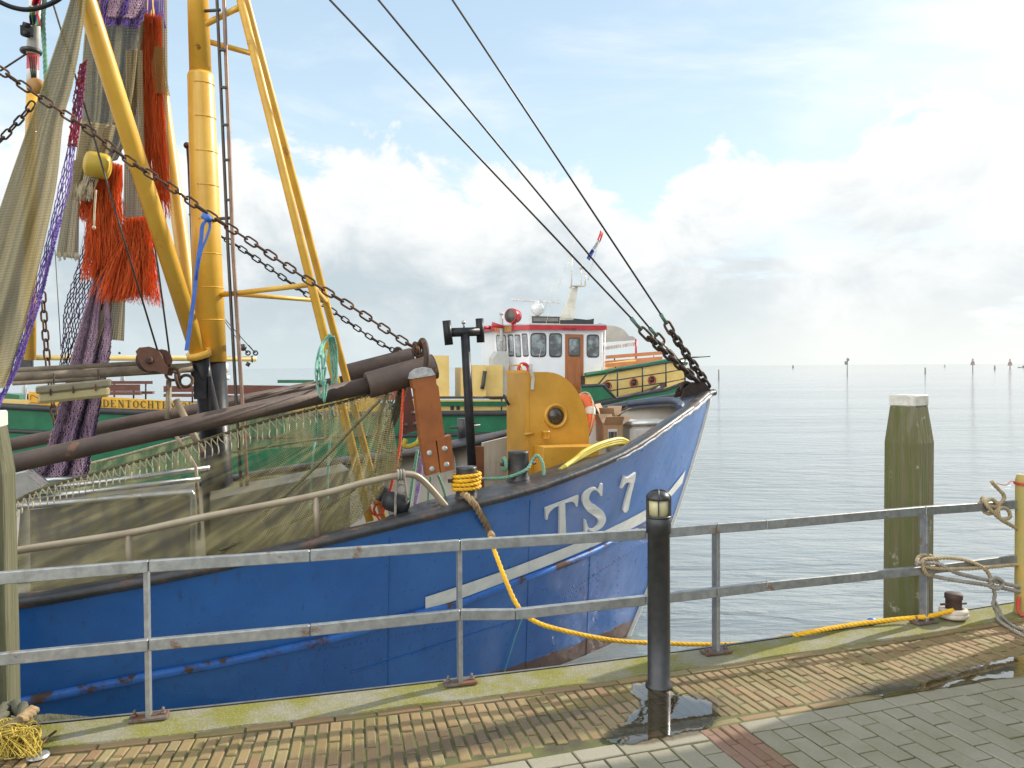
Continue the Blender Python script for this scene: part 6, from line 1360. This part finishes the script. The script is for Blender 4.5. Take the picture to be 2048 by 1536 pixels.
def rrect(p00, p10, p11, p01, r=.22):
    out = []
    for a, b, c in ((p01, p00, p10), (p00, p10, p11), (p10, p11, p01), (p11, p01, p00)):
        l = min((a - b).length, (c - b).length) * r; d1 = (a - b).normalized() * l; d2 = (c - b).normalized() * l
        for k_ in range(5): u = k_ / 4; out.append(b + d1 * (1 - u) ** 2 + d2 * u ** 2)
    return out
m, nt = newmat('wheelhouse_glass'); t = NT(nt); ob = t.obj()
t.out(t.n('ShaderNodeMixShader', {0: t.m('ADD', t.n('ShaderNodeFresnel', {'IOR': 1.5}).outputs[0], .06), 1: t.bsdf(Base_Color=t.mix(t.step(t.noise(t.mapv(ob, (1, 1, 1.2)), 3.5, 3, .6), .4, .72), (.018, .022, .025), (.28, .33, .34)), Roughness=.5), 2: t.n('ShaderNodeBsdfGlossy', {'Roughness': .03}).outputs[0]}).outputs[0]); M_WGL = m
def window(fp, nrm, x0, y0, x1, y1, par, lean=0, r=.28):
    c_ = [fp(x0, y0), fp(x1, y0), fp(x1 + lean, y1), fp(x0 + lean, y1)]; ctr = sum(c_, V()) / 4; o_ = rrect(*c_, r)
    big = [ctr + (p - ctr) * 1.1 + nrm * .012 for p in o_]; sml = [ctr + (p - ctr) * .98 + nrm * .018 for p in o_]; mid = [ctr + (p - ctr) * .98 + nrm * .004 for p in o_]; n = len(o_)
    f = MB(); f.add(big + sml, [(i, (i + 1) % n, (i + 1) % n + n, i + n) for i in range(n)]); fr = f.build('window', M_DKT, par)
    g_ = MB(); g_.poly([p + nrm * .012 for p in mid]); g_.build('pane', M_WGL, fr)
for x0, y0, x1, y1 in ((1062, 668, 1091, 712), (1099, 668.5, 1122.5, 712.5), (1174, 671, 1197, 713)): window(WL, GN, x0, y0, x1, y1, wh)
for x0, y0, x1, y1, ln in ((993, 671, 1011, 702, 2), (1016, 671, 1026, 711, 2), (1030, 671, 1040, 712, 2), (1044, 669, 1054, 711, 3)): window(FPX, fn_, x0, y0, x1, y1, wh, ln, .25)
M_CURT = mat('chart_paper', (.3, .5, .6), (.6, .65, .65), 12, .6)
mb = MB(); mb.slab([WL(1103, 700), WL(1117, 700), WL(1117, 711), WL(1103, 711)], GN * .002); 
d_ = MB(); d_.slab([WL(1130, 668), WL(1166.5, 669), WL(1166.5, 800), WL(1130, 800)], GN * .02); door = d_.build('door', M_WOODO, wh)
WLD = lambda px, py: GP(px, py, wb + .02)
window(WLD, GN, 1138, 677, 1159, 711, door, 0, .2)
mb = MB(); mb.slab([WLD(1135, 719), WLD(1147, 719), WLD(1147, 775), WLD(1135, 775)], GN * .012); mb.slab([WLD(1150, 719), WLD(1162, 719), WLD(1162, 775), WLD(1150, 775)], GN * .012); mb.build('door_panel', M_WOODO, door)
mb = MB(); mb.slab([GP(1162, 752, wb + .05), GP(1174, 752, wb + .05), GP(1174, 771, wb + .05), GP(1162, 771, wb + .05)], -GN * .1); mb.build('vent', M_DKT, wh)
mb = MB(); a = WL(1201, 665) + GN * .1; mb.tube([a, WL(1201, 800) + GN * .1], .02, 8); mb.tube([WL(1207, 660) + GN * .12, WL(1203, 790) + GN * .12], .016, 8); mb.build('downpipe', M_WHITEG, wh)
# things on the roof (fixed fittings)
rt = lambda px, py: GP(px, py, wb - .6)
mb = MB(); mb.slab([rt(1062, 631), rt(1120, 632), rt(1120, 650), rt(1062, 649)], -GN * .25); cons = mb.build('display_box', M_WHITEG, roof)
mb = MB(); mb.slab([rt(1064, 632.5) + GN * .01, rt(1119, 633.5) + GN * .01, rt(1119, 647) + GN * .01, rt(1064, 646) + GN * .01], -GN * .03); sc_ = mb.build('screen', M_DGLASS, cons)
mb = MB(); mb.slab([rt(1066, 635) + GN * .02, rt(1092, 635.4) + GN * .02, rt(1092, 643) + GN * .02, rt(1066, 642.6) + GN * .02], GN * .003); mb.slab([rt(1094, 635.5) + GN * .02, rt(1116, 636) + GN * .02, rt(1116, 643) + GN * .02, rt(1094, 643) + GN * .02], GN * .003); mb.build('grille', mat('grey_grille', (.2, .2, .19), None, 8, .5), cons)
mb = MB(); mb.slab([rt(1121, 635), rt(1150, 637), rt(1180, 640), rt(1188, 637), rt(1187, 655), rt(1121, 652)], -GN * .5); mb.build('raft_cradle', M_BLACK, roof)
rc = rt(1075, 627); s_ = rc.y / F
mb = MB(); mb.lathe(rc, UPZ, [(5 * s_, -4 * s_), (10 * s_, 0), (13 * s_, 6 * s_), (13 * s_, 13 * s_), (9 * s_, 19 * s_), (0, 20 * s_)], 24); rad = mb.build('radar', M_WHITEG, roof)
mb = MB(); mb.slab([rt(1025, 596), rt(1121, 601), rt(1121, 606.5), rt(1025, 600.5)], -GN * .14); mb.cyl(rt(1074, 610), rt(1074, 602), .06); mb.build('scanner_bar', M_WHITEG, rad)
M_CREAMM = mat('cream_mast_paint', (.7, .66, .55), None, 4, .4)
mb = MB(); mb.slab([rt(1119, 640), rt(1147, 640), rt(1156, 574), rt(1164, 568), rt(1160, 571), rt(1143, 578), rt(1137, 600)], -GN * .12); mst = mb.build('radar_mast', M_CREAMM, roof)
mb = MB(); mb.obox(rt(1156, 572), GA * .18, GN * .15, UPZ * .015); mb.tube([rt(1143, 574), rt(1144, 508)], .02, 8); mb.tube([rt(1145, 508), rt(1142, 508)], .03, 6); mb.tube([rt(1162, 572), rt(1162, 535)], .014, 6); mb.tube([rt(1170, 572), rt(1171, 545)], .02, 6); mb.cyl(rt(1162, 538), rt(1162, 530), .05, n=10); mb.tube([rt(1137, 574), rt(1143, 576)], .02, 6)
mb.tube([rt(1080, 650), rt(1098, 590), rt(1143, 515)], .006, 5); mb.tube([rt(1060, 720) + GN * .8, rt(1096, 628), rt(1130, 540), rt(1150, 478)], .006, 5); mb.build('aerial', M_CREAMM, mst)
mb = MB(); mb.tube([rt(1176, 560), rt(1206, 452)], .012, 6); mb.build('flag_staff', M_WHITEG, mst)
fb3 = wb - .6
flagc('tricolour', [(.6, .05, .06), (.7, .7, .7), (.05, .09, .3)], lambda u, v: GP(1204 - 26 * v + 6 * (u - .5) + 2 * math.sin(v * 5), 463 + 56 * v + 5 * (u - .5), fb3 + .08 * math.sin(u * 5 + v * 4)), 'red, white and blue flag hanging furled from the staff above the wheelhouse', 1)
# red searchlight
sp0 = GP(1027, 632, wb - .2); th_ = MB(); ax_ = (GA * .8 + GN * .6).normalized(); th_.tube([sp0 - ax_ * .13, sp0 + ax_ * .08, sp0 + ax_ * .14], [.17, .2, .19], 22); th_.obox(sp0 - UPZ * .25, GA * .05, GN * .05, UPZ * .12); sl_ = th_.build('searchlight', M_REDP, roof)
MB().lathe(sp0 + ax_ * .141, ax_, [(.17, 0), (.12, .02), (0, .025)], 20).build('lens', M_DGLASS, sl_)
mb = MB(); q = FPX(1018, 655) + fn_ * .3; mb.tube([q, q + GA * .3 + UPZ * .06], [.04, .07], 12); mb.tube([FPX(988, 655) + fn_ * .1, FPX(975, 658) + fn_ * .5], .05, 8); mb.build('horn', M_REDP, roof)
mb = MB(); mb.torus(GP(1047, 738, wb + .15), GN, .13, .045, 24, 10); tag(mb.build('lifebuoy', M_REDP), 'small red lifebuoy on the side of the white wheelhouse', 'lifebuoy')
# forward deckhouse with portholes and railing
db = -.55
dh = MB(); dh.poly([GP(*p, db) for p in [(1174, 748), (1205, 745), (1340, 722), (1372, 727), (1372, 790), (1300, 800), (1174, 800)]], -GN * 3.0); deckh = dh.build('deckhouse', M_YELL, green)
mb = MB(); mb.tube([GP(*p, db + .02) for p in [(1170, 750), (1205, 745), (1340, 721), (1374, 726)]], .06, 8); mb.build('green_band', M_GREEN, deckh)
mb = MB(); mb.slab([GP(1330, 785, db + .3), GP(1390, 770, db + .3), GP(1390, 800, db + .3), GP(1330, 800, db + .3)], -GN * .3); mb.build('white_coaming', M_WH, deckh)
M_PORT = mat('porthole_red', (.4, .1, .05), None, 6, .5)
for px, py in ((1214.5, 772), (1267.5, 765.5), (1303.5, 760)):
    c_ = GP(px, py, db + .0); mb = MB(); mb.torus(c_ + GN * .01, GN, .1, .025, 24, 8); pt = mb.build('porthole', M_PORT, deckh); MB().lathe(c_ + GN * .006, GN, [(0, .004), (.1, .004), (.1, 0)], 22).build('pane', M_DGLASS, pt)
rl = MB(); rb_ = -.02
tops = [(1194, 772), (1216, 745), (1235, 739), (1285, 733), (1332, 726), (1370, 716), (1420, 712)]
rl.tube([GP(*p, rb_) for p in tops], .022, 8); rl.tube([GP(*p, rb_) for p in [(1205, 768), (1214, 761), (1235, 760), (1285, 752), (1332, 745), (1372, 737)]], .016, 6); rl.tube([GP(*p, rb_) for p in [(1220, 782), (1235, 779), (1285, 772), (1332, 765), (1372, 757)]], .016, 6)
for px, y0, y1 in ((1235, 739, 795), (1285, 733, 785), (1332, 726, 774), (1370, 716, 766), (1381, 716, 760)): rl.tube([GP(px, y0, rb_), GP(px, y1, rb_)], .02, 8)
rl.build('guard_rail', M_DKT, green)
gpoly([(1163, 772), (1206, 770), (1232, 797), (1330, 780), (1372, 764), (1372, 775), (1330, 795), (1215, 822), (1163, 822)], .01, .06, 'bulwark', M_GREEN)
mb = MB(); mb.tube([GP(1163, 772, .02), GP(1206, 770, .02), GP(1232, 797, .02), GP(1330, 780, .02), GP(1372, 764, .02)], .04, 8); mb.build('bulwark_cap', M_DKT, green)
# benches
def bench(label, rows, x0, x1, b, m, slope_=0., dep=.03):
    th = thing('bench', label, 'bench', GP(x0, rows[-1][1] + 6, b), 'benches on the green boat')
    for i, (ya, yb_) in enumerate(rows):
        mb = MB(); mb.slab([GP(x0, ya, b), GP(x1, ya + slope_, b), GP(x1, yb_ + slope_, b), GP(x0, yb_, b)], -GN * (.3 if i else dep)); mb.build('seat' if i else 'backrest', m, th)
    mb = MB()
    for x_ in (x0 + (x1 - x0) * .15, x1 - (x1 - x0) * .15): mb.tube([GP(x_, rows[0][0], b - .05), GP(x_, rows[-1][1] + 12, b - .05)], .018, 6)
    mb.build('leg', M_DKT, th)
bench('long red-brown bench at the after deck, left of the pulley block', [(762, 768), (783, 788)], 215, 305, -1.2, M_WOODR)
bench('red-brown bench with tall back behind the hanging purple net', [(769, 782), (785, 790)], 195, 280, -.8, M_WOODR)
bench('red-brown bench just left of the mast foot', [(772, 784), (788, 794)], 327, 395, -.9, M_WOODR)
bench('red-brown bench between the mast and the far trawl beam', [(770, 788), (791, 800)], 455, 640, -.9, M_WOODR, 2)
bench('orange-brown slatted bench on the deckhouse roof, higher one', [(711, 718), (722, 728)], 1212, 1325, -2.2, M_WOODB, -9)
bench('orange-brown slatted bench on the deckhouse roof, lower one', [(727, 735), (738, 744)], 1211, 1345, -1.0, M_WOODB, -10)
mb = MB(); mb.slab([GP(1215, 727, -1.6), GP(1272, 719, -1.6), GP(1272, 723, -1.6), GP(1215, 737, -1.6)], -GN * .3); mb.build('roof_locker', M_YELL, deckh)
gpoly([(610, 766), (700, 766), (700, 790), (610, 790)], -1.6, .5, 'skylight', M_REDP); gpoly([(555, 760), (628, 760), (628, 766), (555, 766)], -1.9, .5, 'green_hatch', M_GREEN)
gpoly([(700, 775), (800, 770), (820, 800), (700, 800)], -.9, .4, 'red_brown_box', mat('red_brown_box', (.3, .06, .03), (.2, .05, .03), 4, .6))
# seal sign with banner
M_SEAL = mat('grey_sign_paint', (.34, .35, .34), (.48, .47, .42), 1.6, .5)
zs = lambda L: [(940 + a / 5.12, 560 + b / 5.12) for a, b in L]
seal = zs([(1300, 490), (1298, 465), (1312, 445), (1335, 440), (1360, 448), (1370, 470), (1368, 485), (1395, 468), (1430, 464), (1480, 470), (1530, 485), (1570, 505), (1600, 535), (1630, 575), (1665, 577), (1690, 590), (1695, 615), (1640, 620), (1560, 625), (1420, 635), (1370, 640), (1345, 620), (1335, 560), (1320, 510)])
sgb = -2.6
sg = MB(); sg.poly([GP(*p, sgb) for p in seal], -GN * .05); sgo = thing('seal_sign', 'grey seal-shaped signboard above a white lettered banner on the green boat', 'sign', GP(1235, 690, sgb)); sg.build('seal_board', M_SEAL, sgo)
mb = MB(); q = GP(*zs([(1335, 462)])[0], sgb + .01)
for dx in (-.06, .05): mb.sphere(q + GA * dx, .025, 8, .4, axis=GN)
mb.build('eye', M_DKT, sgo)
mb = MB(); ba, bb_ = GP(1202, 690, sgb), GP(1271, 683, sgb); bc, bd_ = GP(1271, 692, sgb), GP(1202, 702, sgb); mb.slab([ba, bb_, bc, bd_], -GN * .03); bn_ = mb.build('banner', M_WH, sgo)
write('ZEEHONDENTOCHTEN-SPORTVISSEN', bd_ + UPZ * .02 + GN * .002, bc + UPZ * .02 + GN * .002, .09, M_LETG, 'lettering', bn_, GN)
mb = MB(); mb.cyl(GP(1272, 678, sgb), GP(1272, 730, sgb), .03); mb.cyl(GP(1205, 690, sgb), GP(1205, 740, sgb), .03); mb.build('sign_post', M_REDP, sgo)
# yellow boom, aft mast
a, b = GP(60, 715, -1.5), GP(513, 718, -1.5)
mb = MB(); mb.cyl(a, b, .062, n=18); gbm = mb.build('boom', M_YELL, green)
mb = MB(); mb.cyl(a, a + GA * .25, .07); mb.torus(b - GA * -.1, GA, .07, .02)
for x_ in (496, 511):
    q = GP(x_, 706, -1.5); mb.torus(q, GN, .05, .018); mb.tube([q, GP(x_ - 14, 690, -1.5)], .012, 6)
mb.sphere(GP(486, 695, -1.5), .09, 10); mb.tube([GP(498, 725, -1.5), GP(494, 732, -1.5)], .05, 8); mb.sphere(GP(239, 706, -1.5), .03); mb.build('boom_fitting', M_BLACK, gbm)
mb = MB(); mb.tube([GP(510, 706, -1.5), GP(380, 560, -1.5), GP(250, 330, -1.5)], .011, 5); mb.tube([GP(494, 706, -1.5), GP(370, 530, -1.5), GP(240, 300, -1.5)], .009, 5); mb.tube([GP(66, 734, -1.5), GP(110, 775, -1.5)], .012, 5); mb.tube([GP(110, 500, -1.5), GP(122, 700, -1.5)], .01, 5); mb.build('boom_stay', M_WIRE, gbm)
mb = MB(); mb.tube([GP(50, 680, -1.4), GP(48, 830, -1.4)], .05, 12); mb.tube([GP(54, 690, -1.4), GP(56, 760, -1.4)], .02, 6); mb.build('stern_post', M_WHITEG, green)
mb = MB()
for i in range(9): mb.tube(smooth_path([GP(35 + i * 3, 690 + ru(-6, 6), -1.2), GP(38 + i * 3, 720 + ru(-6, 6), -1.2), GP(30 + i * 4, 742, -1.2)], 3), .05, 6)
tag(mb.build('tarpaulin', M_BLACK), 'crumpled black tarpaulin bundled at the stern of the green boat', 'tarpaulin')
mb = MB(); mb.cyl(GP(448, 745, -1.6), GP(448, 727, -1.6), .1, n=16); mb.cyl(GP(448, 760, -1.6), GP(448, 751, -1.6), .14, n=16); mb.cyl(GP(448, 768, -1.6), GP(448, 726, -1.6), .07, n=14); mb.build('capstan', M_CREAMM, green)
mb = MB(); mb.cyl(GP(245, 724, -2), GP(245, 768, -2), .05); mb.build('stanchion', M_WHITEG, green)
# ------------------------------------------------------------------ marks far out on the water
M_DPOST = mat('hazed_marker_post', (.2, .19, .185), (.24, .23, .225), 8, .8); M_RTOP = mat('hazed_red_topmark', (.38, .27, .26), (.32, .24, .24), 6, .7); M_GREYT = mat('grey_topmark', (.24, .24, .25), None, 6, .7)  # post and red topmark colours lightened to stand in for distance haze
def wpt(px, py): return G(px, py, WZ)
def marker(px, ybase, ytop, kind, label, grp='channel marker posts out on the water'):
    b = wpt(px, ybase); s = b.y / F; H = (ybase - ytop) * s; th = thing('channel_marker', label, 'marker', b, grp)
    mb = MB(); mb.cyl(b - UPZ * 1.5, b + UPZ * H * (.92 if kind else 1), 1.0 * s if kind else 1.6 * s, .8 * s if kind else 1.4 * s, n=10); mb.build('post', M_DPOST, th)
    if kind:
        mb = MB(); c_ = b + UPZ * H
        if kind == 1: mb.cyl(c_ - UPZ * 8 * s, c_, 3.6 * s, 1.2 * s, n=12); mb.cyl(c_ - UPZ * 11 * s, c_ - UPZ * 8 * s, 4 * s, n=12); mb.cyl(c_ - UPZ * 2 * s, c_ + UPZ * 2 * s, 1.4 * s)
        else: mb.sphere(c_ - UPZ * 2 * s + V((1.2 * s, 0, 0)), 2.8 * s, 10, 1.2); mb.obox(c_ - UPZ * 9 * s - V((2 * s, 0, 0)), V((3 * s, 0, 0)), V((0, s, 0)), UPZ * 3.4 * s); mb.cyl(c_ - UPZ * 12 * s, c_, s)
        mb.build('topmark', M_GREYT if kind == 2 else M_RTOP, th)
marker(1437.5, 759, 739, 0, 'short dark post in the water just right of the blue bow'); marker(1694.5, 750.5, 717, 2, 'tall thin marker with grey topmark, the largest one on the horizon')
marker(1945.5, 743, 719, 1, 'thin marker with dark reddish cone topmark near the right edge'); marker(2020, 737.5, 720, 1, 'smallest marker with cone topmark, at the far right edge')
marker(1850.5, 747, 735, 0, 'short dark stake standing in the water left of the reddish marker'); marker(1989.5, 739, 731, 0, 'tiny stake in the water between the two cone-topped markers'); marker(1586, 736, 730.5, 0, 'tiny faint stake on the horizon left of the tallest marker')
bq = wpt(1890, 734); s = bq.y / F; th = thing('sailing_boat', 'tiny sailing boat far out on the horizon', 'boat', bq)
mb = MB(); mb.slab([bq + V((-2.6 * s, 0, 0)), bq + V((2.6 * s, 0, 0)), bq + V((2 * s, 0, -.9 * s)), bq + V((-2 * s, 0, -.9 * s))], V((0, 3 * s, 0))); mb.build('hull', M_DPOST, th)
mb = MB(); mb.slab([bq + V((-.2 * s, s, .2 * s)), bq + V((.1 * s, s, 6 * s)), bq + V((2.0 * s, s, .4 * s))], V((0, .3 * s, 0))); mb.slab([bq + V((-2.2 * s, s, .2 * s)), bq + V((0, s, 5.4 * s)), bq + V((-.3 * s, s, .2 * s))], V((0, .3 * s, 0))); mb.build('sail', mat('pale_sail', (.4, .45, .42), None, 6, .7), th)
bq = wpt(2052, 735); s = bq.y / F; th = thing('cargo_ship', 'small grey ship on the horizon at the right edge', 'ship', bq)
mb = MB(); mb.slab([bq + V((-14 * s, 0, 1.2 * s)), bq + V((12 * s, 0, 1.2 * s)), bq + V((11 * s, 0, -.5 * s)), bq + V((-11 * s, 0, -.5 * s))], V((0, 5 * s, 0))); mb.build('hull', M_GREYT, th)
mb = MB(); mb.slab([bq + V((-5 * s, s, 1.2 * s)), bq + V((3 * s, s, 1.2 * s)), bq + V((3 * s, s, 4 * s)), bq + V((-4 * s, s, 4 * s))], V((0, 3 * s, 0))); mb.cyl(bq + V((-2 * s, 2 * s, 4 * s)), bq + V((-2 * s, 2 * s, 10 * s)), .4 * s); mb.build('superstructure', M_GREYT, th)
